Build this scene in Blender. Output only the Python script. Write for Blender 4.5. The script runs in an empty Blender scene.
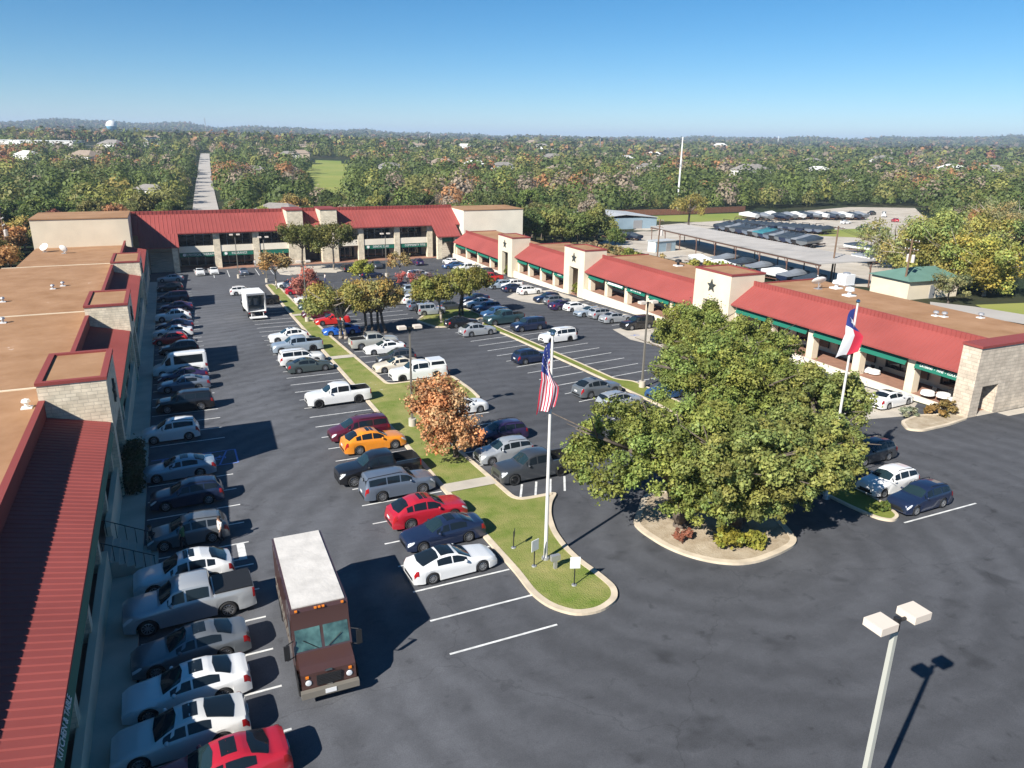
import bpy, bmesh, math, random
import numpy as np
from mathutils import Vector, Matrix, Euler
R = math.radians
random.seed(7); rng = np.random.default_rng(7)
SC = bpy.context.scene
COL = SC.collection
# ------------------------------------------------------------------ camera model
F = 740.; HY = 140.; ROLL = R(.85); PITCH = math.atan((384-HY)/F); H = 21.
_c, _s = math.cos(PITCH), math.sin(PITCH); _cr, _sr = math.cos(ROLL), math.sin(ROLL)
TH = R(24.6); CT, ST = math.cos(TH), math.sin(TH)    # the complex is laid out on one grid turned 24.6 degrees
SL, T0 = .040, 29.2                                   # the whole lot falls 4 % away from the camera along the grid's t axis
def zg(t): return -SL*(min(max(t, -30.), 210.)-T0)
def _ray(u, v):
    a = (u-512)/F; b = -(v-384)/F
    x = _cr*a-_sr*b; y = _sr*a+_cr*b
    return x, _c+y*_s, -_s+y*_c
def ray_z(u, v, Y):
    x, y, z = _ray(u, v); return H+z*Y/y
def W(s, t, z=0.): return (s*CT-t*ST, s*ST+t*CT, z+zg(t))
def toL(p): return (p[0]*CT+p[1]*ST, -p[0]*ST+p[1]*CT)
def L(u, v, z=0.):
    """grid place of what is seen at pixel (u,v) at height z above the sloping ground"""
    x, y, dz = _ray(u, v); ds = x*CT+y*ST; dt = -x*ST+y*CT
    k = (z+SL*T0-H)/(dz+SL*dt)
    if k*dt > 210 or k < 0: k = (z+zg(210)-H)/dz
    return (k*ds, k*dt)
def FL(s, t):
    """grid place on the sloping lot of a point first measured on a level plan turned 24 degrees"""
    c, q = math.cos(R(24)), math.sin(R(24)); X_, Y_ = s*c-t*q, s*q+t*c
    k = (H-SL*T0*1.0)/(H-SL*(-X_*ST+Y_*CT)) if False else None
    ds, dt = X_*CT+Y_*ST, -X_*ST+Y_*CT
    k = (SL*T0-H)/(-H+SL*dt)
    if k*dt > 210: k = (zg(210)-H)/(-H)
    return (k*ds, k*dt)

cam = bpy.data.cameras.new('camera'); co = bpy.data.objects.new('camera', cam); COL.objects.link(co)
cam.sensor_width = 36; cam.lens = 36*F/1024; cam.clip_start = .5; cam.clip_end = 60000
U = Vector((0, _s, _c)); X = Vector((1, 0, 0)); FW = Vector((0, _c, -_s))
right = X*_cr+U*_sr; up = U*_cr-X*_sr
m = Matrix((right, up, -FW)).transposed().to_4x4(); m.translation = (0, 0, H)
co.matrix_world = m
SC.camera = co
# ------------------------------------------------------------------ light
SUN_DIR = R(50.5); SUN_EL = R(36.8)                   # the way the shadows point; the sun's height
w = bpy.data.worlds.new('World'); SC.world = w; w.use_nodes = True
nt = w.node_tree; bg = nt.nodes['Background']
sky = nt.nodes.new('ShaderNodeTexSky'); sky.sky_type = 'NISHITA'; sky.sun_disc = False
sky.sun_elevation = SUN_EL; sky.sun_rotation = R(90)-(SUN_DIR+math.pi)
sky.air_density = .85; sky.dust_density = .0; sky.ozone_density = 6.0; sky.altitude = 700
hs = nt.nodes.new('ShaderNodeHueSaturation'); hs.inputs['Saturation'].default_value = 1.24; hs.inputs['Hue'].default_value = .492; hs.inputs['Value'].default_value = 1.18   # the clear deep blue of a dry winter sky
nt.links.new(sky.outputs[0], hs.inputs['Color']); nt.links.new(hs.outputs[0], bg.inputs[0]); bg.inputs[1].default_value = .052
sl = bpy.data.lights.new('sun', 'SUN'); sl.energy = 5.0; sl.angle = R(.5); sl.color = (1, .955, .88)
so = bpy.data.objects.new('sun', sl); COL.objects.link(so); so.location = (-60, -60, 120)
dv = Vector((math.cos(SUN_DIR)*math.cos(SUN_EL), math.sin(SUN_DIR)*math.cos(SUN_EL), -math.sin(SUN_EL)))
so.rotation_euler = dv.to_track_quat('-Z', 'Y').to_euler()
SC.view_settings.view_transform = 'Standard'; SC.view_settings.look = 'None'
SC.view_settings.gamma = 1; SC.view_settings.exposure = .85
SC.cycles.max_bounces = 6; SC.cycles.diffuse_bounces = 2; SC.cycles.glossy_bounces = 2
SC.cycles.transmission_bounces = 2; SC.cycles.transparent_max_bounces = 4; SC.cycles.volume_bounces = 0

# ------------------------------------------------------------------ materials
def new_mat(name):
    mt = bpy.data.materials.new(name); mt.use_nodes = True
    return mt, mt.node_tree, mt.node_tree.nodes['Principled BSDF']
def mat(name, col, rough=.7, metal=0., spec=.4, noise=None, bump=None, coat=0.):
    """noise = (scale, amount[, second colour]); bump = (scale, strength)"""
    mt, n, b = new_mat(name)
    b.inputs['Base Color'].default_value = (*col, 1); b.inputs['Roughness'].default_value = rough
    b.inputs['Metallic'].default_value = metal; b.inputs['Specular IOR Level'].default_value = spec
    b.inputs['Coat Weight'].default_value = coat; b.inputs['Coat Roughness'].default_value = .04
    if noise or bump: tc = n.nodes.new('ShaderNodeTexCoord')
    if noise:
        nz = n.nodes.new('ShaderNodeTexNoise'); nz.inputs['Scale'].default_value = noise[0]; nz.inputs['Detail'].default_value = 6
        n.links.new(tc.outputs['Object'], nz.inputs['Vector'])
        cr = n.nodes.new('ShaderNodeMapRange'); cr.inputs[1].default_value = .3; cr.inputs[2].default_value = .7
        n.links.new(nz.outputs[0], cr.inputs[0])
        mx = n.nodes.new('ShaderNodeMix'); mx.data_type = 'RGBA'
        c2 = noise[2] if len(noise) > 2 else tuple(min(1, c*(1+noise[1])) for c in col)
        c1 = col if len(noise) > 2 else tuple(c*(1-noise[1]) for c in col)
        mx.inputs[6].default_value = (*c1, 1); mx.inputs[7].default_value = (*c2, 1)
        n.links.new(cr.outputs[0], mx.inputs[0]); n.links.new(mx.outputs[2], b.inputs['Base Color'])
    if bump:
        bz = n.nodes.new('ShaderNodeTexNoise'); bz.inputs['Scale'].default_value = bump[0]; bz.inputs['Detail'].default_value = 4
        n.links.new(tc.outputs['Object'], bz.inputs['Vector'])
        bp = n.nodes.new('ShaderNodeBump'); bp.inputs['Strength'].default_value = bump[1]; bp.inputs['Distance'].default_value = .05
        n.links.new(bz.outputs[0], bp.inputs['Height']); n.links.new(bp.outputs[0], b.inputs['Normal'])
    return mt
M = {}
M['cream'] = mat('cream_stucco', (.66, .57, .43), .85, noise=(.35, .09), bump=(30, .15))
M['cream_tower'] = mat('warm_stucco', (.64, .565, .43), .85, noise=(.4, .08))
M['cream_light'] = mat('pale_stucco', (.74, .67, .55), .85, noise=(.4, .07))
M['concrete'] = mat('concrete', (.47, .42, .35), .85, noise=(.6, .14), bump=(8, .2))
M['kerb'] = mat('kerb_concrete', (.56, .47, .35), .85, noise=(1.2, .16))
M['white_line'] = mat('white_paint', (.62, .62, .60), .7, noise=(3., .22))
M['blue_line'] = mat('blue_paint', (.12, .2, .5), .7, noise=(3., .2))
M['red_roof'] = mat('red_metal_roof', (.275, .068, .060), .6, spec=.1, noise=(.25, .10))
M['red_trim'] = mat('red_trim', (.24, .058, .052), .6, spec=.1)
M['tan_roof'] = None
M['glass_dark'] = mat('dark_glass', (.012, .016, .02), .06, spec=.6)
M['frame_dark'] = mat('dark_frame', (.02, .02, .022), .5)
M['green_sign'] = mat('green_awning', (.008, .13, .085), .6)
M['white'] = mat('white_paint_panel', (.75, .75, .73), .5)
M['terracotta'] = mat('terracotta_paving', (.30, .16, .11), .8, noise=(1.5, .15))
M['black'] = mat('black_plastic', (.015, .015, .016), .55)
M['steel'] = mat('galvanised_steel', (.45, .45, .46), .45, metal=.6)
M['pole'] = mat('painted_pole', (.42, .42, .37), .5)
M['pole_dark'] = mat('bronze_pole', (.17, .155, .13), .5)
M['lamp_head'] = mat('lamp_housing', (.66, .57, .48), .5)
M['wood'] = mat('weathered_wood', (.16, .10, .065), .85, noise=(3., .25))
M['bark'] = mat('bark', (.12, .095, .075), .9, noise=(6., .3))
M['bark_pale'] = mat('pale_bark', (.33, .28, .23), .9, noise=(6., .2))
M['rubber'] = mat('tyre_rubber', (.018, .018, .019), .8)
M['rim'] = mat('alloy_rim', (.55, .56, .58), .3, metal=.85)
M['rim_dark'] = mat('black_rim', (.03, .03, .032), .35, metal=.5)
M['chrome'] = mat('chrome', (.6, .6, .62), .15, metal=1.)
M['lens'] = mat('headlight_lens', (.62, .65, .68), .1, spec=.7)
M['lens_red'] = mat('tail_light_lens', (.32, .012, .014), .15, spec=.6)
M['lens_amber'] = mat('amber_lens', (.7, .2, .02), .2)
M['auto_glass'] = mat('tinted_car_glass', (.010, .015, .02), .04, spec=.45)
M['windshield'] = mat('windscreen_glass', (.015, .03, .035), .03, spec=.7)
M['plate'] = mat('number_plate', (.7, .7, .7), .5)
M['terrain'] = None

def brick_mat(name, c1, c2, mortar, scale=1., bw=.55, bh=.22, off=.5):
    mt, n, b = new_mat(name)
    tc = n.nodes.new('ShaderNodeTexCoord')
    geo = n.nodes.new('ShaderNodeNewGeometry')
    # project along the dominant horizontal direction of the face (object space)
    vt = n.nodes.new('ShaderNodeVectorTransform'); vt.vector_type = 'NORMAL'; vt.convert_from = 'WORLD'; vt.convert_to = 'OBJECT'
    n.links.new(geo.outputs['Normal'], vt.inputs[0])
    sx = n.nodes.new('ShaderNodeSeparateXYZ'); n.links.new(vt.outputs[0], sx.inputs[0])
    ab = n.nodes.new('ShaderNodeMath'); ab.operation = 'ABSOLUTE'; n.links.new(sx.outputs[0], ab.inputs[0])
    gt = n.nodes.new('ShaderNodeMath'); gt.operation = 'GREATER_THAN'; gt.inputs[1].default_value = .7; n.links.new(ab.outputs[0], gt.inputs[0])
    sp = n.nodes.new('ShaderNodeSeparateXYZ'); n.links.new(tc.outputs['Object'], sp.inputs[0])
    mx = n.nodes.new('ShaderNodeMix'); n.links.new(gt.outputs[0], mx.inputs[0]); n.links.new(sp.outputs[0], mx.inputs[2]); n.links.new(sp.outputs[1], mx.inputs[3])
    cb = n.nodes.new('ShaderNodeCombineXYZ'); n.links.new(mx.outputs[0], cb.inputs[0]); n.links.new(sp.outputs[2], cb.inputs[1])
    br = n.nodes.new('ShaderNodeTexBrick'); br.inputs['Scale'].default_value = scale
    br.inputs['Color1'].default_value = (*c1, 1); br.inputs['Color2'].default_value = (*c2, 1); br.inputs['Mortar'].default_value = (*mortar, 1)
    br.inputs['Brick Width'].default_value = bw; br.inputs['Row Height'].default_value = bh; br.inputs['Mortar Size'].default_value = .018
    br.offset = off; br.squash = .8; br.squash_frequency = 3
    n.links.new(cb.outputs[0], br.inputs['Vector'])
    nz = n.nodes.new('ShaderNodeTexNoise'); nz.inputs['Scale'].default_value = 1.6; nz.inputs['Detail'].default_value = 5
    n.links.new(tc.outputs['Object'], nz.inputs[0])
    mr = n.nodes.new('ShaderNodeMapRange'); mr.inputs[1].default_value = .3; mr.inputs[2].default_value = .7; mr.inputs[3].default_value = .78; mr.inputs[4].default_value = 1.12
    n.links.new(nz.outputs[0], mr.inputs[0])
    ml = n.nodes.new('ShaderNodeMix'); ml.data_type = 'RGBA'; ml.blend_type = 'MULTIPLY'; ml.inputs[0].default_value = 1
    n.links.new(br.outputs[0], ml.inputs[6]); n.links.new(mr.outputs[0], ml.inputs[7]); n.links.new(ml.outputs[2], b.inputs['Base Color'])
    bp = n.nodes.new('ShaderNodeBump'); bp.inputs['Strength'].default_value = .5; bp.inputs['Distance'].default_value = .03
    n.links.new(br.outputs[1], bp.inputs['Height']); bp.invert = True; n.links.new(bp.outputs[0], b.inputs['Normal'])
    b.inputs['Roughness'].default_value = .9
    return mt
M['stone'] = brick_mat('limestone_blocks', (.76, .665, .50), (.64, .555, .41), (.52, .45, .34))
M['stone_grey'] = brick_mat('end_wall_limestone', (.60, .51, .40), (.50, .42, .33), (.38, .33, .26), bw=.8, bh=.3)

def asphalt():
    mt, n, b = new_mat('asphalt')
    tc = n.nodes.new('ShaderNodeTexCoord')
    def nz(scale, det=5, dist=0., rough=.55, vec=None):
        x = n.nodes.new('ShaderNodeTexNoise'); x.inputs['Scale'].default_value = scale; x.inputs['Detail'].default_value = det
        x.inputs['Distortion'].default_value = dist; x.inputs['Roughness'].default_value = rough
        n.links.new(vec or tc.outputs['Object'], x.inputs[0]); return x.outputs[0]
    def rmp(src, a, c, lo, hi):
        x = n.nodes.new('ShaderNodeMapRange'); x.inputs[1].default_value = a; x.inputs[2].default_value = c
        x.inputs[3].default_value = lo; x.inputs[4].default_value = hi; n.links.new(src, x.inputs[0]); return x.outputs[0]
    def mul(a, c, op='MULTIPLY'):
        x = n.nodes.new('ShaderNodeMath'); x.operation = op
        n.links.new(a, x.inputs[0])
        if isinstance(c, float): x.inputs[1].default_value = c
        else: n.links.new(c, x.inputs[1])
        return x.outputs[0]
    # broad worn zones, streaks along the aisles (object y), fine aggregate, sealed cracks
    broad = rmp(nz(.07, 6, 1.2, .6), .35, .65, .86, 1.14)
    mid = rmp(nz(.9, 8, .6, .7), .25, .75, .86, 1.14)
    fine = rmp(nz(22, 3), .3, .7, .86, 1.14)
    stain = rmp(nz(.33, 3, .2), .63, .72, 1., .68)
    # swept tyre arcs in the turning area
    wv = n.nodes.new('ShaderNodeTexWave'); wv.wave_type = 'RINGS'; wv.rings_direction = 'Z'; wv.inputs['Scale'].default_value = .16
    wv.inputs['Distortion'].default_value = 7; wv.inputs['Detail'].default_value = 6; wv.inputs['Detail Scale'].default_value = 1.1; wv.inputs['Detail Roughness'].default_value = .65
    mp2 = n.nodes.new('ShaderNodeMapping'); mp2.inputs['Location'].default_value = (-26, -29, 0); n.links.new(tc.outputs['Object'], mp2.inputs[0]); n.links.new(mp2.outputs[0], wv.inputs[0])
    arcs = rmp(wv.outputs[1], .1, .9, .91, 1.07)
    sw = n.nodes.new('ShaderNodeMapping'); sw.inputs['Rotation'].default_value = (0, 0, .5); sw.inputs['Scale'].default_value = (.16, 1.1, 1); n.links.new(tc.outputs['Object'], sw.inputs[0])
    swirl = rmp(nz(.55, 8, 1.0, .65, vec=sw.outputs[0]), .3, .7, .93, 1.07)
    drip = rmp(nz(1.1, 3, .3), .64, .74, 1., .70)
    vo = n.nodes.new('ShaderNodeTexVoronoi'); vo.feature = 'DISTANCE_TO_EDGE'; vo.inputs['Scale'].default_value = .07
    mpv = n.nodes.new('ShaderNodeVectorMath'); mpv.operation = 'ADD'
    nzv = n.nodes.new('ShaderNodeTexNoise'); nzv.inputs['Scale'].default_value = .5; nzv.inputs['Detail'].default_value = 5
    n.links.new(tc.outputs['Object'], nzv.inputs[0])
    sc = n.nodes.new('ShaderNodeVectorMath'); sc.operation = 'SCALE'; sc.inputs[3].default_value = 3.; n.links.new(nzv.outputs[1], sc.inputs[0])
    n.links.new(tc.outputs['Object'], mpv.inputs[0]); n.links.new(sc.outputs[0], mpv.inputs[1]); n.links.new(mpv.outputs[0], vo.inputs[0])
    crack = rmp(vo.outputs[0], .0, .004, .80, 1.)
    v = mul(mul(mul(mul(mul(mul(mul(broad, mid), fine), stain), arcs), swirl), drip), crack)
    # the strip of road by the left building is older and paler than the sealed lot
    sp = n.nodes.new('ShaderNodeSeparateXYZ'); n.links.new(tc.outputs['Object'], sp.inputs[0])
    age = rmp(mul(sp.outputs[0], mul(nz(.12, 4), 6.), 'ADD'), 9., 17., 1.0, .76)
    v = mul(v, age)
    cc = n.nodes.new('ShaderNodeMix'); cc.data_type = 'RGBA'; cc.blend_type = 'MULTIPLY'; cc.inputs[0].default_value = 1
    cc.inputs[6].default_value = (.099, .102, .112, 1); n.links.new(v, cc.inputs[7]); n.links.new(cc.outputs[2], b.inputs['Base Color'])
    b.inputs['Roughness'].default_value = .9; b.inputs['Specular IOR Level'].default_value = .2
    bp = n.nodes.new('ShaderNodeBump'); bp.inputs['Strength'].default_value = .25; bp.inputs['Distance'].default_value = .02
    n.links.new(nz(30, 3), bp.inputs['Height']); n.links.new(bp.outputs[0], b.inputs['Normal'])
    return mt
M['asphalt'] = asphalt()
def multi_noise(name, cols, scale, rough=.9, bumpy=0.):
    """ground cover: several colours over a noise ramp plus fine speckle"""
    mt, n, b = new_mat(name)
    tc = n.nodes.new('ShaderNodeTexCoord'); nz = n.nodes.new('ShaderNodeTexNoise'); nz.inputs['Scale'].default_value = scale; nz.inputs['Detail'].default_value = 9; nz.inputs['Roughness'].default_value = .65
    n.links.new(tc.outputs['Object'], nz.inputs[0])
    cr = n.nodes.new('ShaderNodeValToRGB'); n.links.new(nz.outputs[0], cr.inputs[0])
    el = cr.color_ramp.elements
    k = len(cols)
    for i, c in enumerate(cols):
        p = .3+.4*i/(k-1)
        e = el[0] if i == 0 else (el[1] if i == k-1 else el.new(p))
        e.position = p; e.color = (*c, 1)
    n.links.new(cr.outputs[0], b.inputs['Base Color']); b.inputs['Roughness'].default_value = rough; b.inputs['Specular IOR Level'].default_value = .15
    if bumpy:
        bz = n.nodes.new('ShaderNodeTexNoise'); bz.inputs['Scale'].default_value = 14; bz.inputs['Detail'].default_value = 4
        n.links.new(tc.outputs['Object'], bz.inputs[0]); bp = n.nodes.new('ShaderNodeBump'); bp.inputs['Strength'].default_value = bumpy; bp.inputs['Distance'].default_value = .08
        n.links.new(bz.outputs[0], bp.inputs['Height']); n.links.new(bp.outputs[0], b.inputs['Normal'])
    return mt
M['grass'] = multi_noise('lawn', [(.115, .18, .024), (.155, .215, .032), (.215, .245, .05), (.31, .28, .105)], .42, bumpy=.8)
M['grass_green'] = multi_noise('green_lawn', [(.13, .175, .03), (.17, .21, .04), (.24, .25, .06)], .5, bumpy=.8)
M['mulch'] = multi_noise('island_soil', [(.30, .23, .15), (.42, .34, .24), (.5, .42, .31)], 1.2, bumpy=.6)
M['gravel'] = multi_noise('gravel_yard', [(.36, .31, .25), (.47, .42, .35), (.55, .5, .43)], .15, bumpy=.4)
M['scrub'] = multi_noise('scrub_ground', [(.14, .13, .05), (.2, .18, .08), (.28, .235, .13), (.22, .19, .09)], .08)
M['tan_roof'] = multi_noise('tan_roof_membrane', [(.27, .145, .072), (.325, .183, .096), (.345, .197, .105), (.39, .23, .13)], .3)
M['fairway'] = multi_noise('fairway_grass', [(.17, .23, .045), (.23, .27, .06), (.29, .29, .08)], .02)
M['road_pale'] = multi_noise('pale_road', [(.36, .33, .30), (.45, .42, .38)], .1)

def foliage_mat():
    mt, n, b = new_mat('foliage')
    oi = n.nodes.new('ShaderNodeObjectInfo'); at = n.nodes.new('ShaderNodeAttribute'); at.attribute_name = 'tint'
    ml = n.nodes.new('ShaderNodeMix'); ml.data_type = 'RGBA'; ml.blend_type = 'MULTIPLY'; ml.inputs[0].default_value = 1
    n.links.new(oi.outputs['Color'], ml.inputs[6]); n.links.new(at.outputs['Color'], ml.inputs[7])
    n.links.new(ml.outputs[2], b.inputs['Base Color']); b.inputs['Roughness'].default_value = .55; b.inputs['Specular IOR Level'].default_value = .25
    tr = n.nodes.new('ShaderNodeBsdfTranslucent'); n.links.new(ml.outputs[2], tr.inputs[0])
    mx = n.nodes.new('ShaderNodeMixShader'); mx.inputs[0].default_value = .3
    n.links.new(b.outputs[0], mx.inputs[1]); n.links.new(tr.outputs[0], mx.inputs[2])
    n.links.new(mx.outputs[0], n.nodes['Material Output'].inputs[0])
    return mt
M['leaf'] = foliage_mat()
def paint(name, col, rough=.28, metal=0.):
    return mat('car_paint_'+name, col, rough, metal, .5, coat=.7)
PAINT = {k: paint(k, *v) for k, v in dict(
    white=((.72, .72, .71),), pearl=((.62, .61, .58),), cream=((.62, .56, .45),), silver=((.40, .42, .44), .3, .35), grey=((.15, .165, .18), .3, .3), dark_grey=((.055, .06, .068), .3, .3),
    slate=((.14, .17, .22), .3, .3), black=((.010, .010, .012),), navy=((.014, .024, .06), .28, .2), blue=((.04, .10, .22), .28, .2), teal=((.03, .065, .075), .28, .2), bright_blue=((.02, .12, .5),),
    red=((.40, .015, .03),), bright_red=((.5, .02, .015),), maroon=((.10, .010, .025), .28, .15), orange=((.72, .25, .02),), purple=((.035, .022, .075), .28, .2), green_grey=((.07, .09, .09), .3, .3),
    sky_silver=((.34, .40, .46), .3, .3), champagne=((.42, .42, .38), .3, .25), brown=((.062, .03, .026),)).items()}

# ------------------------------------------------------------------ mesh building
class MB:
    def __init__(s): s.v = []; s.f = []; s.m = []
    def quad(s, pts, mi=0):
        i = len(s.v); s.v += [tuple(p) for p in pts]; s.f.append(tuple(range(i, i+len(pts)))); s.m.append(mi)
    def box(s, x0, x1, y0, y1, z0, z1, mi=0):
        i = len(s.v)
        s.v += [(x0, y0, z0), (x1, y0, z0), (x1, y1, z0), (x0, y1, z0), (x0, y0, z1), (x1, y0, z1), (x1, y1, z1), (x0, y1, z1)]
        for q in ((0, 3, 2, 1), (4, 5, 6, 7), (0, 1, 5, 4), (1, 2, 6, 5), (2, 3, 7, 6), (3, 0, 4, 7)):
            s.f.append(tuple(i+k for k in q)); s.m.append(mi)
    def bar(s, c, d, mi=0, rot=0):
        """box by centre and full size turned about z"""
        i = len(s.v); ca, sa = math.cos(rot), math.sin(rot)
        for dz in (-.5, .5):
            for dx, dy in ((-.5, -.5), (.5, -.5), (.5, .5), (-.5, .5)):
                x, y = dx*d[0], dy*d[1]
                s.v.append((c[0]+x*ca-y*sa, c[1]+x*sa+y*ca, c[2]+dz*d[2]))
        for q in ((0, 3, 2, 1), (4, 5, 6, 7), (0, 1, 5, 4), (1, 2, 6, 5), (2, 3, 7, 6), (3, 0, 4, 7)):
            s.f.append(tuple(i+k for k in q)); s.m.append(mi)
    def prism(s, poly, z0, z1, mi=0, top=None):
        n = len(poly); i = len(s.v)
        s.v += [(p[0], p[1], z0) for p in poly]+[(p[0], p[1], z1) for p in poly]
        s.f.append(tuple(range(i+n-1, i-1, -1))); s.m.append(mi)
        s.f.append(tuple(range(i+n, i+2*n))); s.m.append(mi if top is None else top)
        for k in range(n):
            a, b = i+k, i+(k+1) % n
            s.f.append((a, b, b+n, a+n)); s.m.append(mi)
    def xprism(s, prof, a0, a1, axis=1, mi=0):
        """profile [(h,z)] pulled along y (axis=1: profile in x,z) or along x (axis=0: profile in y,z)"""
        n = len(prof); i = len(s.v)
        for a in (a0, a1):
            for h, z in prof: s.v.append((h, a, z) if axis == 1 else (a, h, z))
        s.f.append(tuple(range(i, i+n))); s.f.append(tuple(range(i+2*n-1, i+n-1, -1))); s.m += [mi, mi]
        for k in range(n):
            a, b = i+k, i+(k+1) % n
            s.f.append((b, a, a+n, b+n)); s.m.append(mi)
    def tube(s, p0, p1, r0, r1=None, n=8, mi=0, cap=True):
        r1 = r0 if r1 is None else r1
        p0 = Vector(p0); p1 = Vector(p1); d = (p1-p0).normalized()
        a = d.orthogonal().normalized(); b = d.cross(a); i = len(s.v)
        for p, r in ((p0, r0), (p1, r1)):
            for k in range(n):
                t = 2*math.pi*k/n; s.v.append(tuple(p+a*(r*math.cos(t))+b*(r*math.sin(t))))
        for k in range(n):
            s.f.append((i+k, i+(k+1) % n, i+n+(k+1) % n, i+n+k)); s.m.append(mi)
        if cap:
            s.f.append(tuple(range(i+n-1, i-1, -1))); s.f.append(tuple(range(i+n, i+2*n))); s.m += [mi, mi]
    def chain(s, pts, rs, n=6, mi=0):
        for k in range(len(pts)-1): s.tube(pts[k], pts[k+1], rs[k], rs[k+1], n, mi)
    def lathe(s, prof, n=16, c=(0, 0, 0), axis='z', mi=0):
        i = len(s.v); k = len(prof)
        for r, h in prof:
            for j in range(n):
                t = 2*math.pi*j/n; a, b = r*math.cos(t), r*math.sin(t)
                s.v.append((c[0]+a, c[1]+b, c[2]+h) if axis == 'z' else ((c[0]+a, c[1]+h, c[2]+b) if axis == 'y' else (c[0]+h, c[1]+a, c[2]+b)))
        for q in range(k-1):
            for j in range(n):
                s.f.append((i+q*n+j, i+q*n+(j+1) % n, i+(q+1)*n+(j+1) % n, i+(q+1)*n+j)); s.m.append(mi)
    def ball(s, c, r, n=10, k=6, mi=0):
        rx, ry, rz = r if isinstance(r, tuple) else (r, r, r); i = len(s.v)
        for a in range(k+1):
            p = math.pi*a/k
            for b in range(n):
                t = 2*math.pi*b/n
                s.v.append((c[0]+rx*math.sin(p)*math.cos(t), c[1]+ry*math.sin(p)*math.sin(t), c[2]-rz*math.cos(p)))
        for a in range(k):
            for b in range(n):
                s.f.append((i+a*n+b, i+a*n+(b+1) % n, i+(a+1)*n+(b+1) % n, i+(a+1)*n+b)); s.m.append(mi)
    def star(s, c, r, thick, axis='x', mi=0):
        """five pointed star standing in the plane across the axis"""
        pts = []
        for k in range(10):
            t = math.pi/2+k*math.pi/5; q = r if k % 2 == 0 else r*.42
            pts.append((q*math.cos(t), q*math.sin(t)))
        i = len(s.v)
        for d in (-thick/2, thick/2):
            for a, b in pts: s.v.append((c[0]+d, c[1]+a, c[2]+b) if axis == 'x' else (c[0]+a, c[1]+d, c[2]+b))
        s.f.append(tuple(range(i, i+10))); s.f.append(tuple(range(i+19, i+9, -1))); s.m += [mi, mi]
        for k in range(10):
            a, b = i+k, i+(k+1) % 10; s.f.append((a, b, b+10, a+10)); s.m.append(mi)
    def mesh(s, name, mats, smooth=False):
        me = bpy.data.meshes.new(name); me.from_pydata(s.v, [], s.f)
        for x in (mats if isinstance(mats, (list, tuple)) else [mats]): me.materials.append(x)
        if any(s.m): me.polygons.foreach_set('material_index', s.m)
        bm = bmesh.new(); bm.from_mesh(me); bmesh.ops.remove_doubles(bm, verts=bm.verts, dist=1e-4) if smooth else None
        bmesh.ops.recalc_face_normals(bm, faces=bm.faces); bm.to_mesh(me); bm.free()
        if smooth: me.shade_smooth()
        me.update(); return me
    def build(s, name, mats, parent=None, smooth=False, loc=None, rot=None):
        o = bpy.data.objects.new(name, s.mesh(name, mats, smooth)); COL.objects.link(o)
        if parent: o.parent = parent
        if loc: o.location = loc
        if rot: o.rotation_euler = (0, 0, rot)
        return o
def auto_smooth(o, deg=40):
    me = o.data; me.shade_smooth()
    bm = bmesh.new(); bm.from_mesh(me)
    for e in bm.edges:
        if len(e.link_faces) == 2 and e.calc_face_angle(0) > R(deg): e.smooth = False
    bm.to_mesh(me); bm.free(); return o
def tag(o, label=None, cat=None, group=None, kind=None):
    if label: o['label'] = label
    if cat: o['category'] = cat
    if group: o['group'] = group
    if kind: o['kind'] = kind
    return o
def thing(name, label, cat, loc=(0, 0, 0), rot=0, group=None):
    o = bpy.data.objects.new(name, None); COL.objects.link(o); o.empty_display_size = .3
    o.location = loc; o.rotation_euler = (0, 0, rot)
    return tag(o, label, cat, group)
def thingL(name, label, cat, s, t, z=0., rot=0., group=None):
    return thing(name, label, cat, W(s, t, z), TH+rot, group)
def copy_tree(o, parent=None):
    c = o.copy(); COL.objects.link(c)
    if parent: c.parent = parent
    for ch in KIDS.get(o.name) or [x for x in o.children]: copy_tree(ch, c)
    return c
KIDS = {}
def text_mesh(name, txt, size, material, parent, loc, rot, ext=.02, align='CENTER', mono=1.):
    cu = bpy.data.curves.new(name, 'FONT'); cu.body = txt; cu.size = size; cu.extrude = ext; cu.align_x = align; cu.align_y = 'CENTER'
    ob = bpy.data.objects.new('tmp', cu); COL.objects.link(ob)
    dg = bpy.context.evaluated_depsgraph_get()
    me = bpy.data.meshes.new_from_object(ob.evaluated_get(dg)); bpy.data.objects.remove(ob); bpy.data.curves.remove(cu)
    me.name = name; me.materials.clear(); me.materials.append(material)
    o = bpy.data.objects.new(name, me); COL.objects.link(o); o.parent = parent; o.location = loc; o.rotation_euler = rot; o.scale = (mono, 1, 1)
    return o
def lay(b):
    """let flat geometry drawn on the grid follow the fall of the lot"""
    b.v = [(x, y, z+zg(y)) for x, y, z in b.v]; return b
def sheet(name, polyL, z, material, kind='structure'):
    """ground sheet from a polygon given on the lot grid"""
    b = MB()
    for sg in (1, -1):                                     # cut where the fall of the ground ends
        out = []; n = len(polyL)
        for i in range(n):
            p, q = polyL[i-1], polyL[i]; dp, dq = sg*(210-p[1]), sg*(210-q[1])
            if (dp > 0) != (dq > 0): f = dp/(dp-dq); out.append((p[0]+(q[0]-p[0])*f, 210.))
            if dq >= 0: out.append(q)
        if len(out) > 2: b.quad([(p[0], p[1], z) for p in out])
    lay(b); o = b.build(name, material, rot=TH)
    if o.data.polygons[0].normal.z < 0: o.data.flip_normals()
    return tag(o, kind=kind)
def stand_on_slope(o):
    """tip a wheeled thing so that it sits on the falling lot"""
    o.rotation_euler = (Matrix.Rotation(-SL, 3, Vector((CT, ST, 0)))@o.rotation_euler.to_matrix()).to_euler()
HAZE = 1.3e-4
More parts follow.
